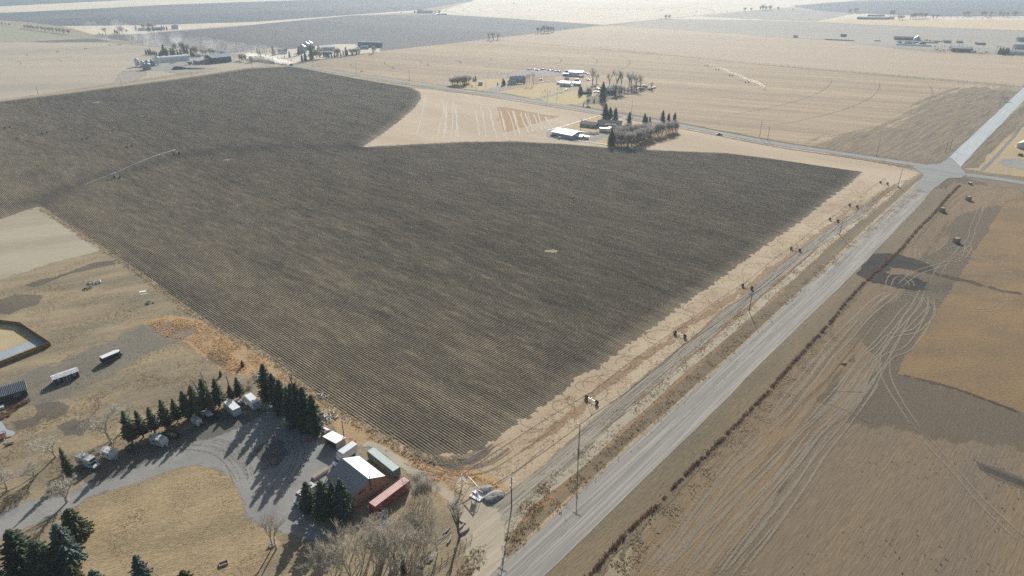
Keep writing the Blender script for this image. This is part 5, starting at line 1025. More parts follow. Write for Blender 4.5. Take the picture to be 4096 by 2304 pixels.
def car(p, head, paint, label, kind='suv', name=None, cat=None, group=None, L=4.7):
    k = L / 4.7; o = empty(name or {'suv': 'suv', 'pickup': 'pickup_truck', 'sedan': 'car'}[kind], (p[0], p[1], 0), rad(head), label, cat or {'suv': 'car', 'pickup': 'pickup truck', 'sedan': 'car'}[kind], group); o.scale = (k, 1, 1)
    loft([(-2.3,.82,.4,.95,.04),(-2.2,.9,.35,1.02,.05),(-1.2,.92,.3,1.04,.05),(.7,.92,.3,1.02,.05),(1.3,.92,.3,.98,.08),(2.1,.88,.33,.86,.12),(2.32,.74,.42,.72,.1)], paint, 'body', o)
    if kind == 'suv': cab = [(-2.15,.80,1.0,1.05,.0),(-1.85,.80,1.0,1.6,.12),(.25,.82,1.0,1.64,.14),(.95,.80,1.0,1.04,.02)]
    elif kind == 'sedan': cab = [(-1.8,.78,.98,1.0,.0),(-1.1,.78,.98,1.38,.14),(.0,.8,.98,1.4,.15),(.9,.78,.98,1.0,.02)]
    else: cab = [(-.75,.80,1.0,1.05,.0),(-.6,.80,1.0,1.66,.12),(.55,.82,1.0,1.68,.14),(1.15,.80,1.0,1.04,.02)]
    loft(cab, 'glass', 'window', o); a, b = cab[1][0], cab[2][0]; zt = cab[1][3]
    MB().box(a+.05, b-.05, -.62, .62, zt-.01, zt+.045).build('roof', M[paint], o)
    if kind == 'pickup': MB().box(-2.15,-.85,-.72,.72,1.0,1.045).build('cargo_bed', M['chassis'], o)
    wheels(o, (-1.4, 1.45), .82)
    for s_ in (-1, 1): MB().box(2.2,2.3,s_*.62-.14,s_*.62+.14,.6,.74).build('headlight', M['lamp'], o)
    MB().box(2.28,2.36,-.8,.8,.38,.5).build('bumper', M['rim'], o)
    return o
def box_trailer(p, head, L, Wd, H, wall, roof, label, name='cargo_trailer', cat='cargo trailer', nose=0.0, ribs=0, z0=.55, wx=(-.5,.4), stripe=None, spare=False, doors=False):
    o = empty(name, (p[0], p[1], 0), rad(head), label, cat); w2 = Wd/2; l2 = L/2
    out = [(-l2,-w2),(l2-nose,-w2),(l2,-w2*.35 if nose else -w2),(l2, w2*.35 if nose else w2),(l2-nose,w2),(-l2,w2)]
    vs_ = [(x,y,z0) for x,y in out] + [(x,y,H) for x,y in out]; n = 6; MB().add(vs_, [(i,(i+1)%n,n+(i+1)%n,n+i) for i in range(n)] + [tuple(range(n-1,-1,-1)), tuple(range(n,2*n))]).build('body', M[wall], o)
    vs_ = [(x*1.005,y*1.01,H) for x,y in out] + [(x*.985,y*.96,H+.07) for x,y in out]; MB().add(vs_, [(i,(i+1)%n,n+(i+1)%n,n+i) for i in range(n)] + [tuple(range(n,2*n))]).build('roof', M[roof], o)
    wheels(o, wx, w2-.02, .36, .22); MB().box(-l2,l2,-w2+.1,w2-.1,z0-.15,z0).build('chassis', M['chassis'], o)
    MB().bar((l2-.3,-.6,.5),(l2+1.1,0,.5),.05,4).bar((l2-.3,.6,.5),(l2+1.1,0,.5),.05,4).bar((l2+1.0,0,.1),(l2+1.0,0,.8),.04,5).build('tongue', M['chassis'], o)
    if stripe: MB().box(-l2*.85,l2*.3,-w2-.012,-w2,z0+.95,z0+1.15).build('stripe', M[stripe], o)
    MB().box(-l2,l2,-w2-.02,-w2,z0,z0+.1).box(-l2,l2,w2,w2+.02,z0,z0+.1).build('trim', M['rim'], o)
    if doors:
        for k in range(6): MB().box(l2+.002,l2+.03,-w2+.15+k*.35,-w2+.22+k*.35,z0+.1,H-.1).build('door_rib', M['stripe_teal'], o)
    if spare: w_ = MB().bar((l2+.05,.3,.85),(l2+.25,.3,.85),.32,12).build('spare_wheel', M['tyre'], o)
    return o
def caravan(p, head, L, label, stripe, back=.25, front=.6, H=2.65):
    o = empty('travel_trailer', (p[0], p[1], 0), rad(head), label, 'travel trailer'); l2 = L/2; w2 = 1.12; z0 = .45
    prof = [(-l2+back,z0),(l2-.35,z0),(l2-.05,z0+.75),(l2-front*.5,H-.45),(l2-front-.1,H),(-l2+.15,H),(-l2,H-.35),(-l2+.05,z0+.8)]
    MB().prism(prof, -w2, w2).build('body', M['rv_white'], o); MB().box(-l2+.2,l2-front-.1,-w2+.03,w2-.03,H+.004,H+.05).build('roof', M['rv_roof'], o)
    MB().box(-.3,.1,-.25,.15,H+.05,H+.16).build('roof_vent', M['rv_white'], o); MB().box(.9,1.3,.1,.5,H+.05,H+.14).build('roof_vent', M['rv_white'], o); MB().box(-1.5,-1.2,-.3,0,H+.05,H+.13).build('roof_vent', M['rv_white'], o)
    window(o, -1.2, -.25, z0+.95, z0+1.6, -w2, -1, .05, 2, 'chassis'); window(o, .9, 1.35, z0+1.05, z0+1.55, -w2, -1, .05, 1, 'chassis')
    dr = MB().box(.15,.75,-w2-.02,-w2,z0+.05,z0+1.85).build('door', M['rv_white'], o); MB().box(.25,.65,-w2-.035,-w2-.02,z0+1.2,z0+1.65).build('pane', M['glass'], dr)
    MB().box(-l2+.1,.12,-w2-.012,-w2,z0+.62,z0+.82).build('stripe', M[stripe], o); MB().box(.78,l2-.3,-w2-.012,-w2,z0+.62,z0+.82).build('stripe', M[stripe], o)
    a, b = Vector((l2-.05,0,z0+.75)), Vector((l2-front*.5,0,H-.45)); n_ = Vector((b.z-a.z,0,a.x-b.x)).normalized()*.03
    m_ = MB()
    for t0, t1, y_, mt in ((.18,.9,.8,'yellow_panel'),):
        c1, c2 = a.lerp(b,t0)+n_, a.lerp(b,t1)+n_; m_.add([(c1.x,-y_,c1.z),(c1.x,y_,c1.z),(c2.x,y_,c2.z),(c2.x,-y_,c2.z)],[(0,1,2,3)])
    m_.build('window_shield', M['yellow_panel'], o)
    wheels(o, (-.75, .1), w2-.08, .34, .2); MB().bar((l2-.4,-.6,.45),(l2+1.0,0,.45),.05,4).bar((l2-.4,.6,.45),(l2+1.0,0,.45),.05,4).build('tongue', M['rv_white'], o)
    for y in (-.17,.17): MB().cyl((l2+.3,y),.15,.5,1.05,10).build('gas_bottle', M['rv_white'], o)
    return o
def motorhome(p, head, label, L=6.8):
    o = empty('motorhome', (p[0], p[1], 0), rad(head), label, 'motorhome'); l2 = L/2; w2 = 1.15
    MB().prism([(-l2,.5),(1.5,.5),(1.5,1.75),(2.35,1.95),(2.45,2.3),(2.1,2.95),(-l2+.1,2.95),(-l2,2.8)], -w2, w2).build('body', M['rv_white'], o)
    MB().box(-l2+.15,2.05,-w2+.04,w2-.04,2.954,3.02).build('roof', M['rv_roof'], o)
    MB().prism([(1.5,.45),(3.35,.45),(3.42,.95),(2.5,1.12),(1.95,1.72),(1.5,1.74)], -.98, .98).build('cab', M['rv_white'], o)
    n_ = .015; MB().add([(2.47+n_,-.8,1.16),(2.47+n_,.8,1.16),(2.0+n_,.75,1.70),(2.0+n_,-.75,1.70)],[(0,1,2,3)]).build('windshield', M['glass'], o)
    MB().add([(2.46,-.85,2.33),(2.46,.85,2.33),(2.2,.8,2.82),(2.2,-.8,2.82)],[(0,1,2,3)]).build('overcab_window', M['glass'], o)
    MB().box(1.6,2.2,-1.0,-.985,1.15,1.6).build('cab_window', M['glass'], o)
    window(o, -1.9, -.6, 1.45, 2.05, -w2, -1, .05, 2, 'chassis'); MB().box(.1,.75,-w2-.02,-w2,.55,2.5).build('door', M['rv_white'], o)
    MB().box(-l2+.05,1.45,-w2-.012,-w2,.95,1.1).build('stripe', M['stripe'], o); MB().box(-l2+.05,.05,-w2-.012,-w2,.75,.83).build('stripe', M['stripe'], o)
    MB().box(-1.0,-.6,-.3,.1,3.02,3.15).build('roof_vent', M['rv_white'], o); MB().box(.3,.7,-.2,.2,3.02,3.13).build('roof_vent', M['rv_white'], o)
    wheels(o, (-1.7, 2.6), .95, .38, .25)
    for s_ in (-1, 1): MB().box(3.39,3.44,s_*.7-.14,s_*.7+.14,.7,.88).build('headlight', M['lamp'], o)
    MB().box(3.4,3.5,-.98,.98,.45,.6).build('bumper', M['rim'], o); MB().box(3.385,3.425,-.5,.5,.66,.9).build('grille', M['chassis'], o)
    return o
motorhome((-118.6, 143.7), -22.5, 'white overcab motorhome with a streaked roof at the left end of the parked row')
caravan((-114.6, 147.1), -25, 4.9, 'white travel trailer with two gas bottles beside the motorhome', 'stripe_teal')
o = car((-109.5, 150.0), -24, 'car_blue', 'dark pickup with an open box of junk between the two travel trailers', 'pickup', L=4.6)
lumber('scrap_bundle', (-111.3, 150.9), -24, 7, 1.6, 'wood', 'bundle of branches sticking from the dark pickup box', 'scrap', .5, .06, 1.1)
caravan((-103.1, 152.7), -22.5, 5.3, 'white travel trailer with a brown stripe beside the black utility trailer', 'stripe')
ut = empty('utility_trailer', (-101.3, 156.4, 0), rad(-27.5), 'black high sided utility trailer with a wooden floor', 'utility trailer')
MB().box(-2.3,2.3,-1.05,1.05,.55,.62).build('deck', M['wood'], ut)
for (a,b,c_,d_) in ((-2.3,2.3,-1.1,-1.05),(-2.3,2.3,1.05,1.1),(-2.35,-2.3,-1.1,1.1),(2.3,2.35,-1.1,1.1)): MB().box(a,b,c_,d_,.55,1.15).build('side_panel', M['black_wall'], ut)
MB().box(-.7,.9,-.6,.5,.62,.75).build('plywood_sheet', M['ply'], ut); wheels(ut, (-.4,.45), 1.2, .36, .22); MB().bar((2.3,-.6,.5),(3.4,0,.5),.06,4).bar((2.3,.6,.5),(3.4,0,.5),.06,4).build('tongue', M['chassis'], ut); w_ = MB().wheel(2.65,.1,.34,.2).build('spare_wheel', M['tyre'], ut)
box_trailer((-96.1, 161.9), -35, 3.4, 1.7, 2.3, 'rv_white', 'rv_roof', 'small white cargo trailer with a spare wheel on its nose', wx=(-.2,), spare=True)
box_trailer((-93.5, 164.6), -42, 3.6, 1.85, 2.25, 'black_wall', 'pale_shingle', 'small black enclosed trailer with a glossy grey roof', wx=(-.2,))
car((-91.0, 165.5), -34.5, 'car_black', 'black crossover parked left of the large white cargo trailer', 'suv', L=4.75)
box_trailer((-87.4, 168.0), -43, 6.4, 2.5, 2.95, 'rv_white', 'white_metal', 'large white cargo trailer with a dark side stripe', stripe='stripe_teal', z0=.5)
gp = car((-85.8, 171.0), -45, 'car_green', 'dark green pickup with a white canopy between the white trailers', 'pickup', L=5.2); MB().box(-2.2,-.8,-.75,.75,1.05,1.62).build('canopy', M['rv_white'], gp)
box_trailer((-82.2, 171.0), -46, 6.1, 2.3, 3.3, 'rv_white', 'white_metal', 'tall white box trailer with blue ribbed doors at the right end of the row', name='box_trailer', cat='box trailer', z0=.7, wx=(.9,1.8), doors=True)
car((-66.6, 160.5), 233, 'car_blue', 'old dark sedan parked under the dark windbreak', 'sedan', L=4.4)
bt = box_trailer((-142.3, 198.6), 55, 6.4, 2.4, 2.5, 'black_wall', 'white_metal', 'black enclosed trailer with a white roof parked alone on the gravel pad', nose=1.0, wx=(-.6,.3)); MB().box(3.3,3.5,-.8,.8,.5,1.2).build('nose_guard', M['rim'], bt)
# cube truck
ct = empty('cube_truck', (-46.6, 147.2, 0), rad(233.5), 'white cube truck with its nose toward the workshop', 'truck')
MB().box(-2.75,2.6,-1.18,1.18,.95,3.4).build('cargo_box', M['car_white'], ct, bevel=.05); MB().prism([(2.6,2.3),(3.3,2.25),(3.0,3.1),(2.6,3.3)], -1.0, 1.0).build('wind_deflector', M['car_white'], ct)
loft([(2.62,.95,.5,2.1,.12),(3.2,1.0,.45,2.1,.16),(3.6,1.0,.42,1.95,.2),(4.35,.96,.42,1.25,.08),(5.1,.9,.45,1.12,.14),(5.35,.78,.5,.95,.1)], 'car_white', 'cab', ct)
MB().add([(3.68,-.74,1.86),(3.68,.74,1.86),(4.36,.86,1.27),(4.36,-.86,1.27)],[(0,1,2,3)]).build('windshield', M['glass'], ct)
for s_ in (-1,1):
    MB().box(3.0,3.75,s_*1.0-.012,s_*1.0+.012,1.3,1.85).build('side_window', M['glass'], ct); MB().box(5.2,5.33,s_*.62-.13,s_*.62+.13,.72,.88).build('headlight', M['lamp'], ct); MB().box(3.75,3.85,s_*1.2-.12,s_*1.2+.12,1.35,1.65).build('mirror', M['chassis'], ct)
MB().box(5.28,5.42,-.8,.8,.42,.58).build('bumper', M['chassis'], ct); MB().box(-2.7,3,-.5,.5,.6,.95).build('chassis', M['chassis'], ct); wheels(ct, (-1.5,4.2), .92, .4, .28)
motorhome((-54.1, 131.0), 236, 'old white overcab motorhome half hidden by the spruce clump', 6.0)
p_ = U(1322,2028); 
p_ = U(1477,2030); o = MB().bar((-.45,0,.45),(.45,0,.45),.4,12).build('white_tank', M['white_paint']); o.location = (p_.x,p_.y,0); o.rotation_euler=(0,0,rad(50)); tag(o, 'small white tank at the door end of the red container', 'tank')
p_ = U(1480,2064); o = MB().box(-1.3,1.3,-.7,.7,.02,.12).build('green_mat', M['cont_green']); o.location = (p_.x,p_.y,0); o.rotation_euler=(0,0,rad(-38)); tag(o, 'flat dark green sheet before the red container doors', 'sheet')
# ================================================================ POLES, IRRIGATORS, FENCES, BALES
def pole(base, top_y, label, arms=1, arm_az=100, xf=False, group='utility poles', ins=True, w_=.17, h=None, arml=1.15):
    h = h or max(6.5, min(13.5, HT(base, top_y))); o = empty('utility_pole', (base.x, base.y, 0), rad(arm_az), label, 'utility pole', group)
    MB().bar((0,0,-.2),(0,0,h),w_,8,w_*.65).build('mast', M['pole_wood'], o)
    for k in range(arms):
        z = h - .35 - .9 * k; a = MB().box(-arml, arml, .12, .24, z, z + .13).build('crossarm', M['insul'], o)
        for x in (-arml+.1, -.35, .35, arml-.1): MB().bar((x,.18,z+.13),(x,.18,z+.32),.05,5).build('insulator', M['insul'], a)
    if xf: MB().cyl((.1,-.42),.26,h-3.1,h-2.2,10).build('transformer', M['insul'], o)
    return o
pole(U(2046,2036), 1910, 'nearest utility pole with two crossarms and a transformer at the farm entrance', 2, -35, True)
pole(U(2313,1823), 1697, 'tall utility pole whose long shadow crosses the paved road', 1, -35)
pole(U(2996,1247), 1172, 'utility pole beside the third irrigator tower from the near end', 0)
pole(U(3358,940), 884, 'utility pole on the brown verge beyond the third irrigator span', 0)
o_ = pole(U(3591,749), 677, 'utility pole with a white box at its foot near the junction', 1, -35); MB().box(-.7,.7,-.5,.5,0,1.3).build('meter_box', M['white_paint'], o_)
pole(U(3505,626), 527, 'utility pole standing north of the gravel road short of the junction', 2, -35, True)
pole(U(3781,612), 566, 'left pole of the close pair north of the junction', 1, 40); pole(U(3799,597), 553, 'right pole of the close pair north of the junction', 1, 40)
pole(U(3998,425), 374, 'utility pole beside the round dark bush on the paved road', 1, 40); pole(U(3950,468), 440, 'short pole in the grass beside the pale road', 0, h=6)
pole(U(2526,451), 386, 'pole with hanging insulators behind the bungalow spruces', 2, -20, True); pole(U(3038,549), 459, 'tall double armed pole right of the parked black pickup', 2, -20, True); pole(U(3070,562), 505, 'shorter pole just right of the tall double armed pole', 0)
pole(U(1904,365), 297, 'tall pole before the acreage tree clump', 2, -20, True); pole(U(1943,353), 320, 'slim pole on the lawn left of the acreage driveway', 0); pole(U(2189,405), 332, 'pole at the mouth of the farmhouse driveway', 2, -20, True); pole(U(2228,398), 373, 'short pole beside the farmhouse driveway', 0)
pole(U(1253,270), 223, 'pole just right of the truck raising dust', 1, -20); pole(U(1427,297), 238, 'pole by the first wheel arc of the striped field', 1, -20); pole(U(1638,326), 270, 'pole midway between the dusty truck and the acreage', 1, -20)
pole(U(2449,481), 444, 'light coloured pole beside the bungalow spruce trio', 0); pole(U(2323,521), 474, 'pole left of the bungalow garage', 0)
pole(U(1380,1776), 1682, 'pole with white crossarms standing behind the open shed', 1, -20)
pole(U(768,309), 291, 'pole below the dark barn on the field lane', 0, h=9); pole(U(487,344), 318, 'pole beside the field lane below the silos', 0, h=9); pole(U(153,378), 355, 'pole beside the field lane at the left', 0, h=9); pole(U(1012,276), 253, 'pole at the right end of the field lane', 0, h=9)
pole(U(4092,349), 326, 'brown pole at the right edge beside the fence end', 0, h=7)

def irrigator(pts, label, pipe='pipe_rust', apex=3.7, hoses=True, cross=2.1, arch=.9, end_pivot=None, ntr=5, over=0.0, tower_parts=True, thin=.085, group=None):
    """centre pivot machine: wheeled A-frame towers carrying arched, trussed spans"""
    o = empty('pivot_irrigator', (pts[0].x, pts[0].y, 0), 0, label, 'irrigator', group); o0 = pts[0]
    loc = [V3(p - o0) for p in pts]
    for i, p in enumerate(loc):
        d = (loc[min(i+1, len(loc)-1)] - loc[max(i-1, 0)]).normalized(); s_ = Vector((-d.y, d.x, 0)); top = p + Vector((0,0,apex))
        if end_pivot == i:
            m_ = MB()
            for sx in (-1, 1):
                for sy in (-1, 1): m_.bar(p + d*1.5*sx + s_*1.5*sy, top + d*.25*sx + s_*.25*sy, .07, 4)
            for z in (.25, .5, .75):
                for (a, b) in (((-1,-1),(1,-1)),((1,-1),(1,1)),((1,1),(-1,1)),((-1,1),(-1,-1))):
                    f_ = 1.5 * (1 - z) + .25 * z; m_.bar(p + d*f_*a[0] + s_*f_*a[1] + Vector((0,0,apex*z)), p + d*f_*b[0] + s_*f_*b[1] + Vector((0,0,apex*z)), .04, 4)
            m_.bar(p, top + Vector((0,0,.3)), .12, 8); m_.build('pivot_stand', M['pipe_bright'], o); continue
        m_ = MB(); a, b = p + s_*cross + Vector((0,0,.75)), p - s_*cross + Vector((0,0,.75))
        m_.bar(a, b, .09, 4); m_.bar(a, top, .06, 4); m_.bar(b, top, .06, 4); m_.bar(a.lerp(b,.3), top, .045, 4); m_.bar(a.lerp(b,.7), top, .045, 4); m_.bar(p + Vector((0,0,.8)), p + Vector((0,0,1.4)), .12, 6)
        t_ = m_.build('tower', M['pipe_galv'] if pipe != 'pipe_bright' else M['pipe_bright'], o)
        for c_ in (a, b):
            w_ = MB().wheel(0, 0, .72, .42, 14).build('wheel', M['tyre'], t_); w_.location = (c_.x, c_.y, 0); w_.rotation_euler = (0, 0, math.atan2(s_.y, s_.x)); MB().bar((0,-.22,.72),(0,.22,.72),.3,10).build('rim', M['pipe_galv'], w_) if tower_parts else None
    for i in range(len(loc) - 1 + (1 if over else 0)):
        if i < len(loc) - 1: a, b = loc[i] + Vector((0,0,apex)), loc[i+1] + Vector((0,0,apex)); ar = arch
        else: a = loc[i] + Vector((0,0,apex)); b = a + (loc[i] - loc[i-1]).normalized() * over; ar = .1
        d = (b - a).normalized(); s_ = Vector((-d.y, d.x, 0)); N_ = 12; P_ = [a.lerp(b, k/N_) + Vector((0,0,ar*4*(k/N_)*(1-k/N_))) for k in range(N_+1)]
        m_ = MB(); [m_.bar(P_[k], P_[k+1], thin, 6, cap=False) for k in range(N_)]; m_.build('span_pipe', M[pipe], o)
        if i == len(loc) - 1: continue
        m_ = MB(); low = []
        for k in range(1, ntr + 1):
            t = k / (ntr + 1); c_ = a.lerp(b, t) + Vector((0,0,ar*4*t*(1-t))); q = c_ + Vector((0,0,-1.35))
            e1, e2 = q + s_*.75, q - s_*.75; m_.bar(c_, e1, .03, 3).bar(c_, e2, .03, 3).bar(e1, e2, .03, 3); low.append((e1, e2))
        ends = [(a, a)] + low + [(b, b)]
        for k in range(len(ends)-1):
            for j in (0, 1): m_.bar(ends[k][j], ends[k+1][j], .02, 3, cap=False)
        m_.build('truss', M[pipe], o)
        if hoses:
            m_ = MB()
            for k in range(1, 15): c_ = a.lerp(b, k/15) + Vector((0,0,ar*4*(k/15)*(1-k/15))); m_.bar(c_, c_ + Vector((s_.x*.1, s_.y*.1, -2.2)), .018, 3, cap=False)
            m_.build('drop_hoses', M['chassis'], o)
    return o
irrigator(pl('1849,1944 2366,1605 2719,1343 2988,1152 3181,1001 3335,884 3413,827 3535,735'), 'long centre pivot irrigator parked along the headland beside the paved road', 'pipe_rust', end_pivot=0)
t7 = S(0, 400, 2.5156)
o_ = irrigator([t7(-320,225), t7(75,285), t7(450,340), t7(855,400), t7(1300,475), t7(1780,548)], 'centre pivot irrigator standing across the far ploughed field', 'pipe_galv', tower_parts=False, hoses=False)
o_ = irrigator([t7(1776,548), t7(1180,785)], 'bright swinging corner arm of the irrigator on the ploughed field', 'pipe_bright', over=26, hoses=False, arch=.9, tower_parts=False, thin=.09)
q = t7(1178,770); bx = MB().box(-.6,.6,-.4,.4,4.0,4.9).build('control_box', M['blue_tarp'], o_); bx.location = (q.x - o_.location.x, q.y - o_.location.y, 0)
for i, (x, y) in enumerate(((75,285),(450,340),(855,400),(1300,475))):
    for s_ in (-1, 1):
        p_ = t7(x + s_*46, y - 2); o = MB().bar((0,0,0),(0,0,4.2),.05,4).box(-.16,.16,-.1,.1,3.2,4.2).build('white_marker', M['insul']); o.location = (p_.x, p_.y, 0)
        tag(o, '%s white tipped marker of the %s irrigator tower from the left' % ('left' if s_ < 0 else 'right', ORD[i]), 'marker', 'white markers on the irrigator towers')
irrigator([t20(1955,665), t20(2065,705), t20(2205,765), t20(2365,832), t20(2545,905)], 'bright arched irrigator in the far striped field', 'pipe_bright', end_pivot=4, hoses=False, tower_parts=False, arch=1.6, thin=.08)
irrigator([t10(1063,722), t10(1384,692), t10(1730,659), t10(2057,629), t10(2365,604)], 'faint irrigator with a white pivot stand left of the acreage', 'pipe_galv', end_pivot=4, hoses=False, tower_parts=False, thin=.04)
irrigator([t00(-60,590), t00(272,556), t00(580,524), t00(862,492), t00(1106,457)], 'irrigator crossing the pale field at the left', 'pipe_galv', hoses=False, tower_parts=False, thin=.05)
irrigator([t00(1828,361), t00(2053,354), t00(2280,345), t00(2530,334), t10(210,324), t10(463,315), t10(745,303)], 'irrigator with white towers on the far dark field', 'pipe_bright', hoses=False, tower_parts=False, thin=.05)
irrigator([t20(670,100), t20(870,102), t20(1065,100), t20(1250,98), t20(1430,94), t20(1600,92), t20(1780,95), t20(1950,92), t20(2105,88)], 'irrigator across the ringed pale field', 'pipe_galv', hoses=False, tower_parts=False, thin=.08)
# pump and control station with its gravel heaps
D2 = S(1700, 1850, 2.84375)
p_ = D2(598, 385); o = empty('pump_station', (p_.x, p_.y, 0), rad(-35), 'white pipework pump station on a pad beside the farm entrance', 'pump station')
MB().box(-1.7,1.7,-1.4,1.4,0,.35).build('concrete_base', M['white_paint'], o); m_ = MB()
for x in (-1.1, 1.1):
    for y in (-1.0, 1.0): m_.bar((x,y,.35),(x*.5,y*.5,3.0),.07,5)
m_.bar((-.55,-.5,3),(.55,-.5,3),.06,4).bar((-.55,.5,3),(.55,.5,3),.06,4).bar((-1.0,-1.0,1.2),(1.0,-1.0,1.2),.06,4).bar((-1.0,1.0,1.2),(1.0,1.0,1.2),.06,4).build('stand_frame', M['pipe_bright'], o)
MB().bar((0,0,.3),(0,0,3.6),.16,8).bar((0,0,3.5),(-4.2,1.6,3.4),.14,8).build('riser_pipe', M['pipe_bright'], o); MB().box(-.7,.7,-1.3,-.9,1.2,2.3).build('control_cabinet', M['galv'], o)
def heap(x, y, fn, a, b, h, mat, label, cat='boulder', name='boulder', hd=30, seed=1):
    rr = random.Random(seed); bm = bmesh.new(); bmesh.ops.create_icosphere(bm, subdivisions=3, radius=1)
    for v_ in bm.verts: k_ = 1 + .22 * mn.noise(v_.co * 1.6 + Vector((seed*3, 0, 0))) + .06 * mn.noise(v_.co * 6); v_.co = Vector((v_.co.x*a*k_, v_.co.y*b*k_, max(-.02, v_.co.z*h*k_)))
    me = bpy.data.meshes.new(name); bm.to_mesh(me); bm.free(); o = obj(name, me, M[mat]); p_ = fn(x, y); o.location = (p_.x, p_.y, 0); o.rotation_euler = (0,0,rad(hd)); return tag(o, label, cat)
heap(690, 320, D2, 2.4, 1.7, 1.3, 'rock', 'dark grey heap behind the pump station', seed=3); heap(775, 400, D2, 3.4, 1.9, 1.2, 'rock', 'large flat grey boulder right of the pump station', seed=5)
# pole fence by the farm entrance, timbers and logs on the lawn
a_, b_ = yz(1105, 385), yz(545, 830); o = empty('pole_fence', (b_.x, b_.y, 0), math.atan2(a_.y-b_.y, a_.x-b_.x), 'pole fence with three rails along the farm entrance', 'fence'); L_ = (a_ - b_).length
for z in (.45, .85, 1.25):
    m_ = MB().bar((-6,0,z),(L_,0,z),.05,5); m_.build('rail', M['wood'], o)
for k in range(12): MB().bar((-6+k*(L_+6)/11,0,0),(-6+k*(L_+6)/11,0,1.5),.075,6).build('post', M['bark'], o)
for (x, y, L, hd, w_, lb) in ((815,305,2.6,58,.22,'pale log left of the broken limbed tree'),(760,385,2.4,45,.2,'pale log beyond the straight bare tree'),(845,410,2.6,75,.26,'short thick log standing out on the lawn'),(1020,315,2.8,45,.34,'hollow pale log right of the broken limbed tree'),(985,255,2.6,60,.24,'curved pale log beside the hollow one'),(990,205,2.4,-35,.2,'pale log pointing up behind the curved log'),(520,710,1.6,-30,.24,'short pale log beside the tall double trunk tree')):
    p_ = yz(x, y); dd = Vector((math.cos(rad(hd)), math.sin(rad(hd)), 0)); m_ = MB().bar(-dd*L/2 + Vector((0,0,w_)), Vector((dd.y*.25,-dd.x*.25,w_*1.25)), w_, 9, w_*.9).bar(Vector((dd.y*.25,-dd.x*.25,w_*1.25)), dd*L/2 + Vector((0,0,w_)), w_*.9, 9, w_*.75)
    o = m_.build('log', M['deadwood']); o.location = (p_.x, p_.y, 0); tag(o, lb, 'log', 'pale logs on the lawn')
for (x0, y0, x1, y1, lb) in ((500,672,870,310,'longest squared timber lying across the lawn'),(515,660,690,480,'second squared timber beside the longest one'),(350,812,430,745,'timber end lying at the bottom edge of the lawn')):
    a_, b_ = yz(x0, y0), yz(x1, y1); o = MB().bar((0,0,.12), V3(b_-a_, .12), .11, 4).build('timber', M['wood']); o.location = (a_.x, a_.y, 0); tag(o, lb, 'timber', 'squared timbers on the lawn')
lumber('firewood_pile', tuple(yz(620, 625)), 45, 16, 1.1, 'bark_pale', 'untidy firewood pile at the foot of the straight bare tree', 'firewood', .9, .11, .5)
# bales
def bale(x, y, label, hd):
    p_ = U(x, y); o = empty('straw_bale', (p_.x, p_.y, 0), rad(hd), label, 'bale', 'square bales in the far right field'); MB().box(-1.25,1.25,-1.2,1.2,0,2.3).build('straw_block', M['straw'], o, bevel=.12)
    for x_ in (-.8,-.3,.3,.8): MB().box(x_-.02,x_+.02,-1.215,1.215,0,2.315).build('twine', M['chassis'], o)
bale(3872, 800, 'dark square bale nearest the gravel road', 20); bale(3767, 846, 'dark square bale left of the light tracks', 25); bale(3824, 969, 'dark square bale in the middle of the grey stubble', 15)
# fences of the far fields
def wire_fence(a, b, n, label, h=1.5, w_=.13, wires=True):
    o = empty('wire_fence', (a.x, a.y, 0), 0, label, 'fence'); d = V3(b - a); m0 = MB().bar((0,0,0),(0,0,h),w_,5); me = mesh('post', m0.v, m0.f); me.materials.append(M['bark'])
    for k in range(n): q = obj('post', me, None, o); q.location = d * (k / (n-1)) + Vector((0, 0, R.uniform(-.2, .1)))
    if wires: m_ = MB(); [m_.bar(Vector((0,0,z)), d + Vector((0,0,z)), .03, 3, cap=False) for z in (.6, 1.0, 1.35)]; m_.build('wire', M['pipe_galv'], o)
    return o
wire_fence(t20(700,464), t30(0,648), 26, 'wire fence crossing between the two far tan fields', 1.8); wire_fence(t30(0,652), t30(2470,866), 32, 'wire fence along the top of the striped field to the paved road', 1.9)
wire_fence(f3(760,352), f3(1600,215), 22, 'fence behind the acreage shelter trees', 1.5, .1); wire_fence(f3(1950,362), f3(2480,310), 14, 'rail fence before the acreage gravel yard', 1.5, .1); wire_fence(f3(210,505), f3(850,605), 30, 'row of slim stakes along the acreage frontage', 2.6, .07, False)
wire_fence(S(0,900,2.5156)(1120,260), S(0,900,2.5156)(2440,1190), 42, 'old wire fence between the bare slope and the ploughed field', 1.2, .07)
def low_wall(pts, label, h=.5):
    o = empty('low_white_fence', (pts[0].x, pts[0].y, 0), 0, label, 'fence'); o0 = pts[0]
    for i in range(len(pts)-1): m_ = MB().bar(V3(pts[i]-o0, h), V3(pts[i+1]-o0, h), .16, 4); m_.build('rail', M['white_paint'], o); [MB().bar(V3(pts[i].lerp(pts[i+1], k/8)-o0, 0), V3(pts[i].lerp(pts[i+1], k/8)-o0, h), .1, 4).build('post', M['white_paint'], o) for k in range(9)]
low_wall([f5(255,560), f5(1060,320)], 'long white rail fence left of the bungalow'); low_wall([f5(250,552), f5(0,622)], 'white rail fence bending left of the metal roofed shop', .4); low_wall([f5(630,830), f5(1205,908)], 'white rail fence below the bungalow driveway')

# ================================================================ FARMSTEADS FAR AWAY
def windows_row(o, xs, w_, z0, z1, y, side=-1, mat='white_paint'):
    for x in xs: window(o, x, x + w_, z0, z1, y, side, .1, 1, mat)
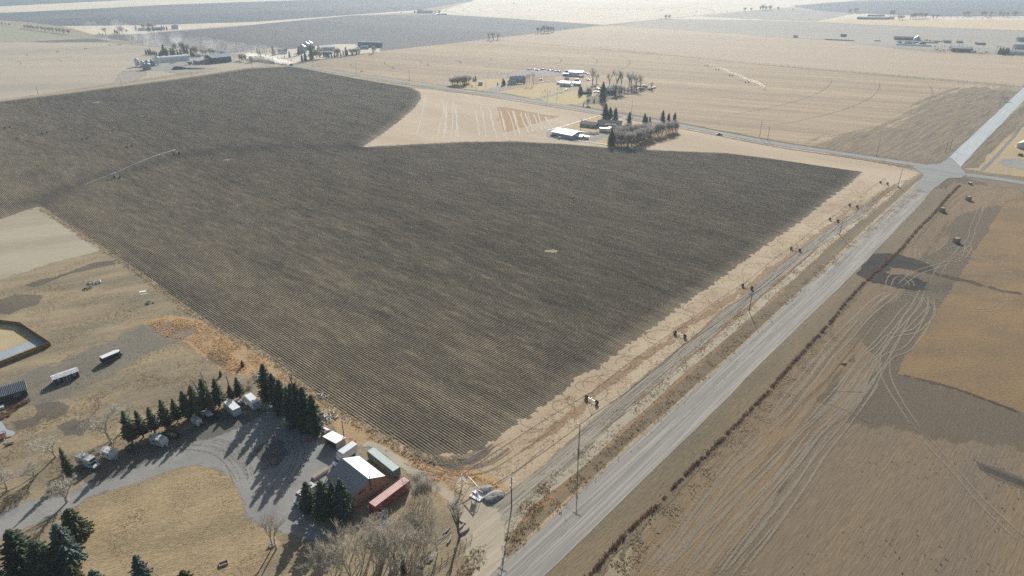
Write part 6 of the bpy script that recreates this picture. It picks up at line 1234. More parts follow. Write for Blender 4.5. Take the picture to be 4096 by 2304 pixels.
# house and shop of the bungalow lot
o = gable('farm_shop', (45.6, 541.3), -41.5, 20.5, 15.5, 3.1, 1.7, 'cream', 'white_metal', 'cream farm shop with a bright white metal roof beside the ploughed field', 'shop', .6)
windows_row(o, (-7.2, 3.0), .9, 1.2, 2.0, -7.75); MB().box(10.25, 10.33, 2, 6, 0, 3.4).build('door', M['charcoal'], o)
for x, y in ((-5,2),(2,-3),(8,3)): MB().bar((x,y,3.2),(x,y,6.3),.09,5).build('roof_vent', M['galv'], o)
shed_box('lean_to_shed', (54.5, 531.5), -41.5, 7, 4, 2.0, 2.9, 'cream', 'white_metal', 'small cream lean-to at the right end of the farm shop', 'shed')
o = gable('bungalow', (85.0, 575.5), -12, 20, 11, 3.0, 2.2, 'beige', 'shingle', 'beige split level bungalow with a brown shingle roof', 'house', .6)
windows_row(o, (-9.0, -7.5, -2.5, -1), 1.1, 1.5, 2.5, -5.5); MB().box(1.0,1.4,-1.2,-.8,3.5,6.6).build('chimney', M['galv'], o); MB().box(-3.5,5.5,-8.6,-5.5,.9,1.1).build('deck', M['wood'], o); MB().box(-3.5,5.5,-8.6,-8.5,1.1,2.0).build('deck_railing', M['white_paint'], o)
v = [(-4,-5.4,3.4),(6,-5.4,3.4),(6,-8.4,2.9),(-4,-8.4,2.9)]; v += [(a,b,c+.12) for a,b,c in v]; MB().add(v, [(0,1,2,3),(7,6,5,4),(0,4,5,1),(1,5,6,2),(2,6,7,3),(3,7,4,0)]).build('porch_roof', M['shingle'], o)
o = gable('attached_garage', (67.5, 576.0), -31, 14.5, 9, 2.7, 1.5, 'beige', 'shingle', 'long low beige garage wing left of the bungalow', 'garage', .4); MB().box(5.6,6.6,-4.56,-4.5,0,2.1).build('door', M['stripe'], o)
box_trailer(tuple(f5(1130, 640)), 160, 7.5, 2.4, 3.2, 'rv_white', 'white_metal', 'white trailer parked below the bungalow deck', name='fifth_wheel_trailer', cat='travel trailer', stripe='stripe_teal'); box_trailer(tuple(f5(1225, 640)), 60, 7.5, 2.5, 3.3, 'rv_white', 'white_metal', 'white trailer nosing into the bungalow grove', name='fifth_wheel_trailer', cat='travel trailer')
lumber('pipe_stack', tuple(f5(900, 680)), -15, 22, 9, 'white_paint', 'stacks of white pipe and boards right of the farm shop', 'pipe stack', 4.0, .22, .8); lumber('boat_and_poles', tuple(f5(240, 765)), -30, 9, 9, 'green_roof', 'pale grain auger and poles lying before the farm shop', 'grain auger', 1.6, .3, 1.2)
car(tuple(f5(335, 750)), -30, 'car_silver', 'silver car wreck against the farm shop wall', 'sedan'); o = shed_box('small_tank_shed', tuple(f5(785, 780)), 10, 3.2, 2.4, 1.9, 2.1, 'galv', 'white_metal', 'small white roofed tank shed at the end of the grey drive', 'shed')
lumber('scrap_heap', tuple(f5(740, 800)), 10, 10, 2, 'white_paint', 'white odds and ends beside the tank shed', 'scrap', 1.8, .2, .5); lumber('scrap_heap', tuple(f5(110, 730)), 10, 10, 2.4, 'chassis', 'dark scrap at the left corner of the farm shop', 'scrap', 2.4, .25, .9)
sheet('gravel_drive', plt('815,780 1150,690 1240,700 1230,740 1000,800 880,850 700,830', 2190, 400, 5.03125), G['gravel'], Z(6), .8, 2, .3)
sheet('gravel_drive', plt('0,640 80,610 90,700 480,780 650,820 600,850 300,810 0,740', 2190, 400, 5.03125), G['gravel'], Z(6), .8, 2, .3)
sheet('lawn', plt('500,540 700,400 1060,330 1430,350 1580,400 1400,480 1400,560 1240,700 900,640 420,560', 2190, 400, 5.03125), G['lawn'], Z(5), .8, 2, .3)
sheet('lawn', plt('870,850 1210,740 1205,905', 2190, 400, 5.03125), G['lawn'], Z(5), .8, 2, .2)
rb = RB(); rb.add([f5(1380,440), f5(1470,390), f5(1570,350), f5(1640,330)], 4, Z(7), 5, True, soft=.2); rb.build('gravel_drive', G['far_bright'])
sheet('grove_floor', plt('1240,900 1400,640 1600,560 2000,480 2400,440 2576,480 2576,760 2300,850 1900,900 1700,940 1450,960', 2190, 400, 5.03125), G['verge'], Z(4), 3, 4, 1)
car((147.0, 520.0), 170, 'car_black', 'dark pickup parked alone on the grass beside the gravel road', 'pickup', L=5.4); q = t20(2085,1358); bpy.context.scene.objects['pickup_truck.002' if 'pickup_truck.002' in bpy.data.objects else 'pickup_truck'].location = (q.x, q.y, 0)
wf = U(2324, 495)
# acreage and farmhouse across the road
sheet('gravel_drive', plt('1060,650 1000,570 1180,540 1420,500 1440,530 1200,600 1180,650 900,655', 1760, 240, 5.03125), G['gravel'], Z(10), 1, 3, .3)
sheet('gravel_yard', plt('1500,240 1750,210 2000,190 2300,205 2500,240 2700,250 2850,300 2500,330 2300,290 2000,250 1700,240', 1760, 240, 5.03125), G['gravel'], Z(9), 3, 5, 1)
sheet('lawn', plt('1230,640 1700,540 2000,470 2300,470 2560,560 2500,640 2000,760 1850,790 1400,690', 1760, 240, 5.03125), G['lawn'], Z(9), 2, 5, 1)
sheet('lawn', plt('200,510 300,470 720,400 1150,380 1420,390 1180,530 1000,560 860,620 700,600 400,560', 1760, 240, 5.03125), G['lawn'], Z(9), 2, 5, 1)
sheet('lawn', plt('2040,810 2600,600 3100,700 3330,790 3000,860 2560,900 2200,850', 1760, 240, 5.03125), gmat('green_lawn', lin(184,174,118), lin(196,172,124), None, big=20, fine=1, amp=.1, alpha=True, edge=2, bump=0), Z(9), 2, 5, 1)
sheet('soil_patch', plt('1000,350 1300,300 1750,240 2050,270 2000,300 1500,340 1100,360', 1760, 240, 5.03125), G['far_grey'], Z(10), 3, 5, 1)
sheet('yard_ground', plt('2300,330 2700,300 3100,340 3500,480 4100,500 4300,560 4200,620 3700,650 3400,700 2900,600 2400,470', 1760, 240, 5.03125), gmat('farmyard_ground', lin(186,164,134), lin(170,148,122), lin(150,130,112), big=20, mid=5, fine=1, amp=.2, alpha=True, edge=3, bump=0), Z(8), 3, 5, 1)
sheet('soil_patch', plt('3100,740 3500,640 3800,600 4150,560 4200,590 3700,690 3400,780 3150,860 2900,870', 1760, 240, 5.03125), G['dark_soil'], Z(9), 6, 5, 1)
rb = RB(); rb.add([f3(-20,520), f3(60,500), f3(250,450), f3(600,375), f3(850,355), f3(1200,300), f3(1500,240)], 4, Z(10), 6, True); rb.add([f3(1960,800), f3(2200,730), f3(2500,640), f3(2800,590)], 5, Z(11), 6, True); rb.build('gravel_drive', G['gravel'])
rb = RB(); rb.add([f3(60,530), f3(300,570), f3(640,605), f3(900,640)], 4, Z(11), 5, True); rb.add([f3(1230,660), f3(1500,710), f3(1850,775)], 3, Z(11), 5, True); rb.build('ditch_grass', G['verge_olive'])
def put(fn, x, y, dy=0): q = fn(x, y); return (q.x, q.y + dy)
o = gable('two_storey_house', put(f3, 1560, 480, 8), 20, 17, 10, 5.2, 2.6, 'beige', 'pale_shingle', 'two storey house with a pale shingle roof and long glazed front', 'house', .6)
windows_row(o, (-6, -3, 0, 3, 6), 1.4, 3.4, 4.6, -5.0); windows_row(o, (-6, -3, 0, 3, 6), 1.4, 1.0, 2.2, -5.0); MB().box(2,2.8,.5,1.3,6,8.6).build('chimney', M['white_paint'], o)
gable('house_wing', put(f3, 1450, 505, 5), 20, 8, 8, 2.8, 2.2, 'cream', 'pale_shingle', 'low wing at the left of the two storey house', 'house', .5)
o = car(put(f3, 1540, 500), 10, 'car_white', 'white vehicle parked before the two storey house', 'suv', L=6.0); car(put(f3, 1620, 495), 10, 'car_white', 'second white vehicle by the two storey house poplars', 'suv', L=5.5); car(put(f3, 1400, 475), 80, 'car_silver', 'silver car left of the two storey house', 'sedan'); car(put(f3, 2035, 405), 10, 'car_green', 'dark car on the lawn beyond the white hedge wall', 'suv', L=5)
low_wall([f3(1960,468), f3(2100,445), f3(2215,435)], 'pale retaining wall right of the poplar row', 1.0)
o = shed_box('round_tank', put(f3, 815, 500), 10, 4.5, 4, 3.4, 3.6, 'pale_shingle', 'pale_shingle', 'grey play fort on the acreage lawn', 'play fort')
for i, (x, y, pn, kd, lb) in enumerate(((1790,195,'car_white','suv','leftmost white vehicle on the acreage gravel yard'),(1830,197,'car_silver','sedan','silver car second on the acreage gravel yard'),(1885,190,'car_white','sedan','small white car behind the acreage gravel yard'),(1960,210,'car_silver','suv','grey van in the middle of the acreage gravel yard'),(2050,200,'car_blue','sedan','dark car right of the grey van on the gravel yard'),(2090,195,'car_white','suv','white car beside the dark car on the gravel yard'),(2190,210,'car_black','pickup','dark pickup toward the right of the gravel yard'),(2265,222,'car_white','pickup','white pickup near the gravel yard entrance'),(2340,240,'car_white','suv','white van left of the blue roofed sheds'),(2370,235,'car_black','suv','dark vehicle between the white vans'),(2410,245,'car_green','suv','dark green vehicle left of the red fronted shed'))):
    car(put(f3, x, y), R.uniform(-40, 60), pn, lb, kd, L=5.2, group='vehicles on the acreage gravel yard')
o = gable('white_shop', put(f4, 385, 325, 5), -14, 17.5, 11, 5.0, 1.3, 'silage_white', 'white_metal', 'large pale blue shop with a white roof in the middle of the acreage', 'shop', .3); windows_row(o, (-6, 2), 1.2, 1.6, 2.8, -5.5); MB().box(8.75,8.83,-3,2,0,4).build('door', M['white_paint'], o)
o = gable('pale_shed', put(f4, 165, 530, 5), -14, 12, 9, 4.0, .9, 'silage_white', 'galv', 'pale blue shed beside the farmhouse driveway', 'shed', .3); MB().box(-1,.2,-4.56,-4.5,0,2.2).build('door', M['stripe_teal'], o)
gable('pale_annex', put(f4, 390, 520, 4), -14, 9, 8, 3.2, .8, 'pale_shingle', 'white_metal', 'low annex at the right of the pale blue driveway shed', 'shed', .3)
gable('small_hut', put(f4, 190, 400, 2), -10, 5.5, 4, 2.4, .9, 'cream', 'white_metal', 'small cream hut with a white roof below the large shop', 'hut', .3)
gable('open_stable', put(f4, 170, 325, 3), -10, 7, 5, 2.8, .8, 'stripe', 'white_metal', 'red trimmed stable with a white roof left of the large shop', 'stable', .3); gable('blue_roof_shed', put(f4, 200, 265, 4), -10, 6, 5, 2.8, 1.0, 'navy', 'silo_blue', 'small blue roofed shed behind the stable', 'shed', .3)
caravan(put(f4, 50, 485), 20, 8, 'white travel trailer beside the pale blue driveway shed', 'stripe_teal'); caravan(put(f4, 395, 425), 15, 6.5, 'white travel trailer below the large shop', 'stripe_teal'); caravan(put(f4, 480, 350), 15, 6, 'pale trailer at the right corner of the large shop', 'stripe_teal')
for (x, y, pn, kd, lb) in ((310,530,'car_white','sedan','white car at the corner of the driveway annex'),(360,520,'car_white','suv','second white car at the driveway annex'),(455,430,'car_white','sedan','small white car beside the middle travel trailer'),(545,270,'car_blue','pickup','dark pickup right of the large shop'),(620,295,'car_silver','suv','silver vehicle below the first cottonwood'),(180,605,'car_silver','sedan','low silver car on the farmhouse driveway'),(620,410,'car_blue','pickup','dark pickup under the first cottonwood'),(1640,590,'car_blue','sedan','blue car beneath the right cottonwoods'),(1880,580,'car_white','pickup','white pickup at the right junk row'),(1960,560,'car_white','suv','white van at the right end of the junk row'),(1930,575,'car_white','suv','second white van in the junk row'),(1760,530,'car_silver','suv','blue grey vehicle behind the junk row'),(25,235,'car_black','suv','dark vehicle at the left of the stable'),(800,590,'car_white','suv','white vehicle left of the tall farmhouse spruce'),(840,600,'car_white','suv','white van touching the tall farmhouse spruce'),(770,650,'car_white','sedan','white car on the farmhouse forecourt'),(830,660,'car_silver','pickup','silver pickup on the farmhouse forecourt')):
    car(put(f4, x, y), R.uniform(-50, 70), pn, lb, kd, L=5.2, group='vehicles around the far farmhouse')
lumber('junk_row', put(f4, 1800, 600), 10, 16, 5, 'car_blue', 'row of dark junk under the right cottonwoods', 'junk', 7, .35, 1.0); lumber('junk_row', put(f4, 1720, 545), 10, 10, 4, 'rust_red', 'rusty implements behind the right cottonwoods', 'implement', 5, .35, 1.2)
o = gable('farmhouse', put(f4, 1075, 690, 3), 10, 9, 8, 4.2, 1.8, 'navy', 'pale_shingle', 'dark blue farmhouse with a white porch among the cottonwoods', 'house', .4); windows_row(o, (-3, 1.8), 1.2, 1.2, 2.6, -4.0); MB().box(-2.6,-2.4,-5.4,-5.2,0,2.8).box(-.4,-.2,-5.4,-5.2,0,2.8).box(-2.8,0,-5.6,-4,2.8,3.1).build('porch', M['white_paint'], o)
gable('farmhouse_wing', put(f4, 980, 660, 6), 10, 9, 7, 3.0, 1.4, 'navy', 'navy', 'dark wing left of the dark blue farmhouse', 'house', .3)
gable('stone_shed', put(f4, 560, 690, 4), 5, 14, 6, 2.4, 1.0, 'charcoal', 'pale_shingle', 'low grey building hidden behind the farmhouse spruce and bare tree', 'shed', .3)
# silo farm
def silo(p, r_, h, mat, label, group='grain bins', hopper=False):
    o = empty('grain_bin', (p[0], p[1], 0), 0, label, 'grain bin', group); b0 = h*.22 if hopper else 0; n = 20
    m_ = MB(); k_ = 8
    for k in range(k_): z0, z1 = b0 + (h-b0)*k/k_, b0 + (h-b0)*(k+1)/k_; m_.cyl((0,0), r_, z0, z1-.05, n); m_.cyl((0,0), r_*.985, z1-.05, z1, n)
    m_.build('wall', M[mat], o); MB().cyl((0,0), r_*1.04, h, h + r_*.55, n, .35).build('roof', M['white_metal'] if mat == 'white_paint' else M['galv'], o); MB().cyl((0,0), .4, h + r_*.53, h + r_*.53+.4, 8).build('cap', M['galv'], o)
    MB().bar((r_*1.01,0,0),(r_*1.01,0,h),.12,4).build('ladder', M['galv'], o)
    if hopper:
        MB().cyl((0,0), .4, b0*.2, b0, n, r_).build('hopper', M[mat], o); m_ = MB(); [m_.bar((math.cos(a)*r_, math.sin(a)*r_, 0),(math.cos(a)*r_, math.sin(a)*r_, b0),.12,4) for a in np.linspace(0, 6.28, 7)[:-1]]; m_.build('legs', M['chassis'], o)
    return o
sheet('gravel_yard', plt('510,660 680,600 700,560 950,480 1150,470 1450,450 1600,440 2000,470 2200,500 2100,560 1700,600 1450,620 1100,650 900,720 550,720', 500, 140, 5.03125), G['gravel'], Z(8), 2, 6, 1)
sheet('bare_earth', plt('820,740 1000,700 1400,640 1700,660 1800,680 1400,750 1100,780', 500, 140, 5.03125), G['far_grey'], Z(9), 3, 6, 1); sheet('bare_earth', plt('0,730 200,700 350,740 380,800 200,900 0,960 -200,1000', 500, 140, 5.03125), G['far_grey'], Z(8), 4, 6, 1)
for (x, y, r_, t, mt, lb, hp) in ((235,640,3.1,485,'white_paint','leftmost tall white feed bin at the silo farm',True),(645,610,3.1,440,'white_paint','second tall white feed bin beside the long quonset',True),(340,640,3.3,550,'white_paint','short white bin behind the blue steel bins',False),(385,705,3.3,590,'silo_blue','front left blue steel bin',False),(445,705,3.8,585,'silo_blue','front right blue steel bin with a bright flank',False),(440,645,3.6,530,'silo_blue','blue steel bin behind the front pair',False),(530,630,3.7,520,'silo_blue','rearmost blue steel bin next to the tall white one',False)):
    p_ = f1(x, y); silo((p_.x, p_.y + r_), r_, max(6, HT(p_, 140 + t/5.03125) * .93), mt, lb, 'grain bins of the silo farm', hp)
def quonset(p, hd, L, r_, mat, label, name='quonset_shed', cat='shed', sq=1.0):
    o = empty(name, (p[0], p[1], 0), rad(hd), label, cat); n = 14; m_ = MB(); segs = int(L / 1.2)
    pr = [(-math.cos(math.pi*k/n)*r_, math.sin(math.pi*k/n)*r_*sq) for k in range(n+1)]; vs_ = []
    for s_ in range(segs+1): d_ = .12 if s_ % 2 else 0; vs_ += [(-L/2 + L*s_/segs, y*(1+d_/r_), z*(1+d_/r_)) for y, z in pr]
    m_.add(vs_, [(s_*(n+1)+k, (s_+1)*(n+1)+k, (s_+1)*(n+1)+k+1, s_*(n+1)+k+1) for s_ in range(segs) for k in range(n)]); m_.build('shell', M[mat], o)
    for e in (-1, 1): MB().add([(e*(L/2-.05), y, z) for y, z in pr], [tuple(range(n+1))]).build('end_wall', M[mat], o)
    return o
quonset(put(f1, 815, 560, 18), 42, 46, 9.0, 'white_paint', 'long rounded white storage shed at the silo farm', sq=.85)
o = gable('dark_barn', (-425.5, 1000.5), 48, 28, 24, 7.5, 3.2, 'navy', 'silo_blue', 'large slate blue barn with a pale blue roof at the silo farm', 'barn', .6)
shed_box('barn_lean_to', (-444, 985), 48-90, 17, 15, 4.2, 6.5, 'beige', 'galv', 'low lean-to with a bright roof at the left of the slate barn', 'lean-to')
gable('small_house', put(f1, 790, 400, 4), 10, 12, 9, 4, 2.4, 'pale_shingle', 'silo_blue', 'small grey house among the silo farm spruces', 'house', .4)
box_trailer(put(f1, 1160, 470), 0, 14, 2.6, 4.2, 'galv', 'white_metal', 'grey semi trailer parked before the silo farm spruces', name='semi_trailer', cat='semi trailer', z0=1.1, wx=(-5.5,-4.3)); car(put(f1, 1350, 440), 20, 'car_silver', 'silver car at the silo farm spruces', 'sedan', L=5); box_trailer(put(f1, 1465, 435), -10, 8, 2.6, 3.6, 'rv_white', 'white_metal', 'white motorhome parked left of the slate barn', name='motorhome', cat='motorhome'); car(put(f1, 1235, 480), 5, 'car_white', 'low white machine on the silo farm gravel', 'sedan', L=5)
o = empty('grain_cart', put(f1, 1310, 595) + (0,), rad(10), 'dark grain cart with a raised auger on the silo farm gravel', 'grain cart'); MB().prism([(-2,1.2),(2,1.2),(3,3.6),(-3,3.6)], -1.6, 1.6).build('hopper', M['navy'], o); MB().bar((-2.5,0,2.8),(-11,0,7),.4,6).build('auger', M['silo_blue'], o); wheels(o, (.3,), 1.9, 1.0, .8)
lumber('implement', put(f1, 1430, 550), 10, 10, 6, 'car_blue', 'dark implement beside the slate barn lean-to', 'implement', 2.5, .3, 1.6); lumber('implement', put(f1, 930, 580), 5, 8, 4, 'white_paint', 'pale implement at the right end of the rounded shed', 'implement', 2, .3, 1.2); car(put(f1, 985, 560), -20, 'car_white', 'white tanker truck at the end of the rounded shed', 'pickup', L=9)
heap(1090, 690, f1, 9, 5, 4, 'chassis', 'dark earth heap on the silo farm gravel', 'earth heap', 'earth_heap', 10, 8); heap(1300, 685, f1, 22, 3, 1.6, 'chassis', 'long dark earth bank right of the heap', 'earth bank', 'earth_bank', 0, 9); heap(1180, 665, f1, 9, 2, 1.4, 'white_paint', 'long white plastic covered row on the earth bank', 'covered row', 'covered_row', 0, 10)
# roadside farm
sheet('yard_ground', plt('-200,420 200,400 560,390 700,300 1050,270 1300,230 1750,190 2100,190 2140,240 2300,260 2576,270 2576,360 2200,380 1900,430 1500,470 1100,540 900,580 600,520 300,440', 1000, 140, 5.03125), G['far_bright'], Z(9), 4, 8, 1)
rb = RB(); rb.add([f2(870,590), f2(1100,545), f2(1500,485), f2(1900,440), f2(2200,390), f2(2576,350)], 9, Z(10), 6, False, soft=.5); rb.build('bare_earth', G['dark_soil']); rb = RB(); rb.add([f2(790,490), f2(900,440), f2(1030,425), f2(1200,420)], 6, Z(10), 6, True); rb.build('gravel_drive', G['gravel'])
for (x, y, t, lb) in ((1060,355,205,'nearest steel grain bin of the roadside farm'),(1130,290,198,'middle steel grain bin of the roadside farm'),(1200,272,212,'right steel grain bin of the roadside farm')):
    p_ = f2(x, y); silo((p_.x, p_.y), 6.4 if x < 1100 else 6.4, max(9, HT(p_, 140 + t/5.03125) * .85), 'silo_blue', lb, 'grain bins of the roadside farm')
gable('white_barn', (-303, 1146), 18, 22, 14, 5.5, 2, 'cream', 'white_metal', 'long white roofed barn at the roadside farm', 'barn', .5); gable('grey_shed', put(f2, 1440, 390, 4), 14, 32, 8, 3, 1.5, 'beige', 'galv', 'long grey shed behind the shelterbelt spruces', 'shed', .4); gable('brown_hut', put(f2, 1205, 305, 4), 10, 14, 8, 3.5, 2, 'stripe', 'shingle', 'brown roofed building behind the tall roadside farm spruce', 'building', .4)
gable('farm_house', put(f2, 640, 385, 5), 15, 14, 10, 4, 2.8, 'silage_white', 'pale_shingle', 'pale house left of the lone dark spruce at the roadside farm', 'house', .5); box_trailer((-243, 1195), -14, 42, 6, 8, 'blue_tarp', 'blue_tarp', 'long blue tarped hay stack behind the roadside farm', name='hay_stack', cat='hay stack', z0=.2, wx=()); quonset(put(f2, 2290, 290, 6), 15, 14, 5, 'silo_blue', 'grey blue rounded shed in front of the blue stack')
car(put(f2, 1205, 405), 0, 'car_white', 'white van on the roadside farm drive', 'suv', L=6); gable('dark_house', put(f2, 1300, 400, 3), 10, 10, 8, 3.5, 2.2, 'charcoal', 'shingle', 'dark small house right of the tall roadside farm spruce', 'house', .4)
tk = car(tuple(f2(838, 612)), -48.3 + 0 if False else -42, 'car_blue', 'dark truck raising a plume of dust on the gravel road', 'pickup', L=8); tk.scale = (1.6, 1.5, 1.5)
# far right farm
gable('red_barn', (728, 1128), -19, 30, 16, 5.5, 2.4, 'barn_red', 'galv', 'red barn with a grey roof behind bare poplars', 'barn', .5)
quonset((698, 1212), -25.5, 54, 3.2, 'silage_white', 'long white silage bag in the far right farmyard', 'silage_bag', 'silage bag', .8); quonset((732, 1262), -18, 66, 3.0, 'green_tarp', 'long green covered silage bag behind the white one', 'silage_bag', 'silage bag', .7); quonset((673, 1288), -15, 10, 2.6, 'green_tarp', 'short green covered bag left of the long green one', 'silage_bag', 'silage bag', .7); quonset((610, 1304), -25, 50, 2.6, 'green_tarp', 'green silage bag alone in the field left of the yard', 'silage_bag', 'silage bag', .7)
gable('long_dark_shed', (734, 1313), -17, 31, 12, 4, 2, 'charcoal', 'navy', 'long dark shed behind the green silage bags', 'shed', .4); gable('blue_gabled_shed', (756, 1305), 60, 12, 10, 4, 4.5, 'silo_blue', 'galv', 'pale blue steep gabled shed at the right end of the dark shed', 'shed', .3)
gable('blue_cube_shed', put(f7, 1045, 565, 4), -15, 12, 8, 4, 1, 'silo_blue', 'silo_blue', 'pale blue box shed behind the red barn', 'shed', .2); gable('white_roof_shed', put(f7, 1720, 600, 4), -12, 14, 9, 3.2, 1.5, 'stripe', 'white_metal', 'dark shed with a white roof in the right farmyard', 'shed', .4); gable('dark_hut', put(f7, 1295, 565, 3), -12, 9, 6, 2.6, 1.2, 'stripe', 'galv', 'small dark hut between the blue and white roofed sheds', 'hut', .3)
gable('yellow_shed', put(f7, 2480, 800, 5), -14, 26, 10, 4, 1.6, 'yellow_panel', 'pale_shingle', 'pale yellow shed at the right edge of the photograph', 'shed', .4); gable('pale_house', put(f7, 2520, 690, 6), -14, 16, 10, 4, 3, 'pale_shingle', 'pale_shingle', 'grey house behind the pale yellow shed', 'house', .4); gable('blue_house', put(f7, 2560, 540, 6), -14, 14, 10, 5, 2, 'silo_blue', 'navy', 'blue house at the right edge of the photograph', 'house', .4)
lumber('junk_row', put(f7, 220, 575), -17, 26, 6, 'stripe', 'brown machinery row between the white and green silage bags', 'machinery', 14, .6, 1.6); lumber('junk_row', put(f7, 900, 720), -10, 18, 5, 'galv', 'pale machinery left of the red barn', 'machinery', 8, .45, 1.6); lumber('junk_row', put(f7, 720, 535), -17, 18, 5, 'chassis', 'dark row of machinery behind the green bag end', 'machinery', 16, .5, 1.4); heap(525, 585, f7, 6, 4, 4, 'stripe', 'brown hay heap before the green silage bag', 'hay heap', 'hay_heap', 0, 12)
box_trailer(put(f7, 1545, 755), 5, 9, 2.6, 3.2, 'rv_white', 'white_metal', 'white trailer at the right end of the red barn', name='white_trailer', cat='trailer'); car(put(f7, 1820, 755), 20, 'car_silver', 'silver vehicle right of the red barn', 'suv', L=6); car(put(f7, 1700, 775), 10, 'car_white', 'low pale vehicle before the right farmyard', 'sedan', L=7)
o = gable('field_hut', tuple(t30(758, 368)), -15, 10, 6, 2.5, 2, 'stripe', 'shingle', 'brown hut alone in the far grey field', 'hut', .3); gable('pump_house', tuple(t30(275, 378)), -15, 8, 5, 2.5, 1.6, 'cream', 'galv', 'tiny pale hut at the left end of the fence line far right', 'hut', .3)
sheet('yard_ground', pl('3380,150 3500,152 3760,160 4100,168 4300,180 4300,222 4000,214 3740,200 3560,190 3420,174'), G['far_grey'], Z(10), 4, 8, 1)
# farthest farmsteads
gable('far_white_dome', put(t00, 1762, 292, 4), 10, 14, 12, 5, 3, 'white_paint', 'white_metal', 'white round roofed shed at the farthest left farmstead', 'shed', .3); gable('far_long_house', put(t00, 1450, 312, 6), 10, 26, 10, 4, 2, 'silo_blue', 'pale_shingle', 'long low blue house at the farthest left farmstead', 'house', .3); gable('far_grey_shed', put(t00, 1590, 305, 6), 10, 18, 10, 4, 2, 'silo_blue', 'galv', 'grey shed between the farthest left farmstead spruces', 'shed', .3)
gable('ring_farm_house', put(t10, 1720, 132, 8), 10, 30, 14, 6, 3, 'silage_white', 'galv', 'pale house at the farm by the ringed field', 'house', .3); gable('ring_farm_shed', put(t10, 1650, 128, 8), 10, 18, 12, 6, 3, 'silo_blue', 'galv', 'blue shed at the farm by the ringed field', 'shed', .3); lumber('junk_row', put(t10, 1860, 148), 5, 14, 9, 'galv', 'machinery row right of the farm by the ringed field', 'machinery', 16, .8, 2)
o = gable('dairy_barn', put(t30, 1070, 195, 8), -5, 74, 14, 4.5, 2, 'green_tarp', 'white_metal', 'very long white roofed barn far at the upper right', 'barn', .4); gable('dairy_shed', put(t30, 1100, 178, 8), -5, 40, 12, 5, 2, 'stripe', 'barn_red', 'reddish shed behind the very long barn', 'shed', .4); gable('dairy_hut', put(t30, 960, 195, 8), -5, 22, 10, 4, 2, 'charcoal', 'silo_blue', 'dark hut left of the very long barn', 'hut', .4); gable('dairy_house', put(t30, 1245, 195, 8), -5, 16, 10, 4, 2, 'white_paint', 'pale_shingle', 'white house right of the very long barn', 'house', .4)
gable('corner_house', tuple(U(4100, 590)), 40, 12, 8, 3.6, 1.8, 'silage_white', 'white_metal', 'pale house at the right edge above the turning circle', 'house', .4); car(tuple(U(4082, 622)), 30, 'car_black', 'dark car at the right edge above the turning circle', 'suv', L=5)
p_ = U(3880, 737); o = empty('utility_box', (p_.x, p_.y, 0), rad(20), 'green utility box with a pale lid below the junction', 'utility box'); MB().box(-.9,.9,-.7,.7,0,1.2).build('cabinet', M['cont_green'], o); MB().box(-.95,.95,-.75,.75,1.2,1.35).build('lid', M['insul'], o)
for (x, y, lb) in ((3631, 668, 'traffic sign post on the gravel road left of the junction'), (3733, 651, 'short sign post at the far corner of the junction')):
    p_ = U(x, y); o = empty('sign_post', (p_.x, p_.y, 0), rad(40), lb, 'sign post'); MB().bar((0,0,0),(0,0,2.6),.06,5).build('post', M['bark'], o); MB().box(-.35,.35,-.02,.02,1.9,2.6).build('sign_plate', M['galv'], o)
p_ = U(3345, 1020); o = MB().box(-1.8,1.8,-.2,.2,.02,.12).build('discarded_plank', M['wood']); o.location = (p_.x,p_.y,0); tag(o, 'grey plank lying on the verge beside the paved road', 'plank')
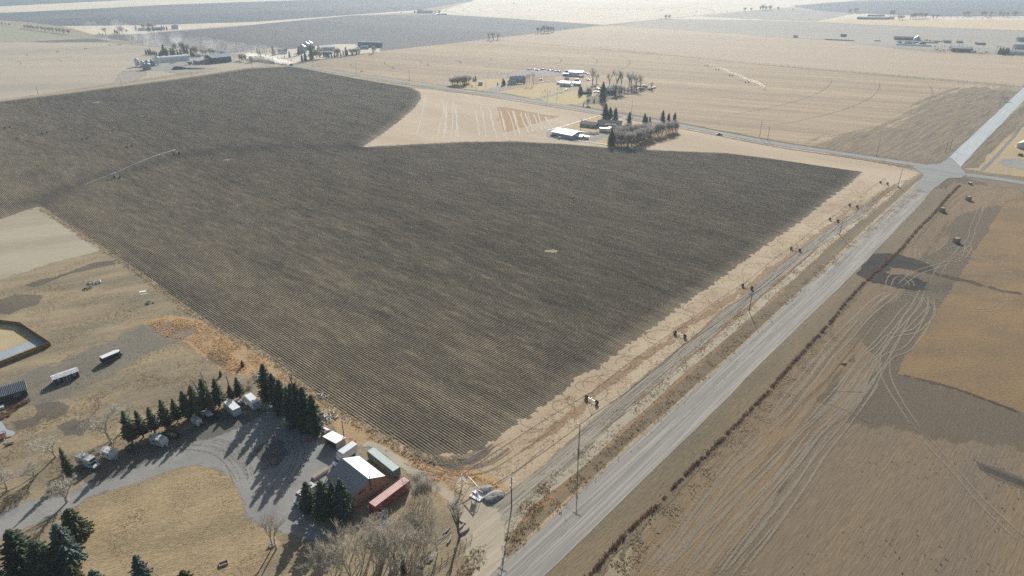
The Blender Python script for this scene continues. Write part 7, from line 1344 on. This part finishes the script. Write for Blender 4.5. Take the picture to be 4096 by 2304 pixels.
# ================================================================ DUST HANGING OVER THE GRAVEL ROAD
def dust(name, blobs, density, label):
    bm = bmesh.new()
    for (c, r_, zs) in blobs:
        g = bmesh.ops.create_icosphere(bm, subdivisions=2, radius=1)
        for v_ in g['verts']: k_ = 1 + .3 * mn.noise(v_.co * 1.4 + Vector((c[0] * .1, 0, 0))); v_.co = Vector((c[0] + v_.co.x * r_ * k_, c[1] + v_.co.y * r_ * k_, max(.3, c[2] + v_.co.z * r_ * zs * k_)))
    me = bpy.data.meshes.new(name); bm.to_mesh(me); bm.free()
    m = bpy.data.materials.new(name); m.use_nodes = True; n_ = m.node_tree.nodes; n_.remove(n_['Principled BSDF']); v_ = n_.new('ShaderNodeVolumePrincipled')
    v_.inputs['Color'].default_value = (.97, .96, .94, 1); v_.inputs['Density'].default_value = density; v_.inputs['Anisotropy'].default_value = .4; m.node_tree.links.new(v_.outputs[0], n_['Material Output'].inputs['Volume'])
    return tag(obj(name, me, m), label, 'dust', kind='stuff')
rd = smooth(pl('1158,260 1100,250 1024,239 874,217 740,198 548,173 397,155'), 14); RR = random.Random(4); Nn = len(rd)
b1, b2, b3 = [], [], []
for i in range(Nn):
    t = i / (Nn - 1); p = rd[i]
    if t < .38:
        for _ in range(2): r_ = RR.uniform(2.6, 4) + 9 * t; b1.append(((p.x + RR.uniform(-3, 3), p.y + RR.uniform(-3, 3), r_ * .6), r_, .7))
    if .1 < t < .75:
        r_ = RR.uniform(6, 12); b2.append(((p.x + RR.uniform(-14, 14), p.y + RR.uniform(-14, 14) + 10, RR.uniform(4, 9) + 8 * t), r_, .9))
for (x, y, h) in ((548,172,34),(560,170,24),(600,176,26),(628,180,20),(650,184,22),(690,190,18),(760,200,14),(430,160,30)):
    p = U(x, y)
    for k in range(9): r_ = RR.uniform(5, 10); b3.append(((p.x + RR.uniform(-6, 6) - k * 3, p.y + RR.uniform(-8, 8), h * (k + .3) / 9), r_, 1.1))
dust('dust_plume', b1, .07, 'dense white dust trailing behind the dark truck'); dust('dust_plume', b2, .0045, 'thinner dust drifting beside the gravel road'); dust('dust_plume', b3, .007, 'rising wisps of dust far along the gravel road')
# ================================================================ HAZE
hz = MB().box(-9000, 9000, -300, 17000, -1.5, 131)
hm = bpy.data.materials.new('haze_air'); hm.use_nodes = True; n_ = hm.node_tree.nodes; n_.remove(n_['Principled BSDF'])
pv = n_.new('ShaderNodeVolumePrincipled'); pv.inputs['Color'].default_value = (.70, .87, 1, 1); pv.inputs['Density'].default_value = .000115; pv.inputs['Anisotropy'].default_value = .35
hm.node_tree.links.new(pv.outputs[0], n_['Material Output'].inputs['Volume'])
tag(hz.build('haze', hm), kind='stuff')
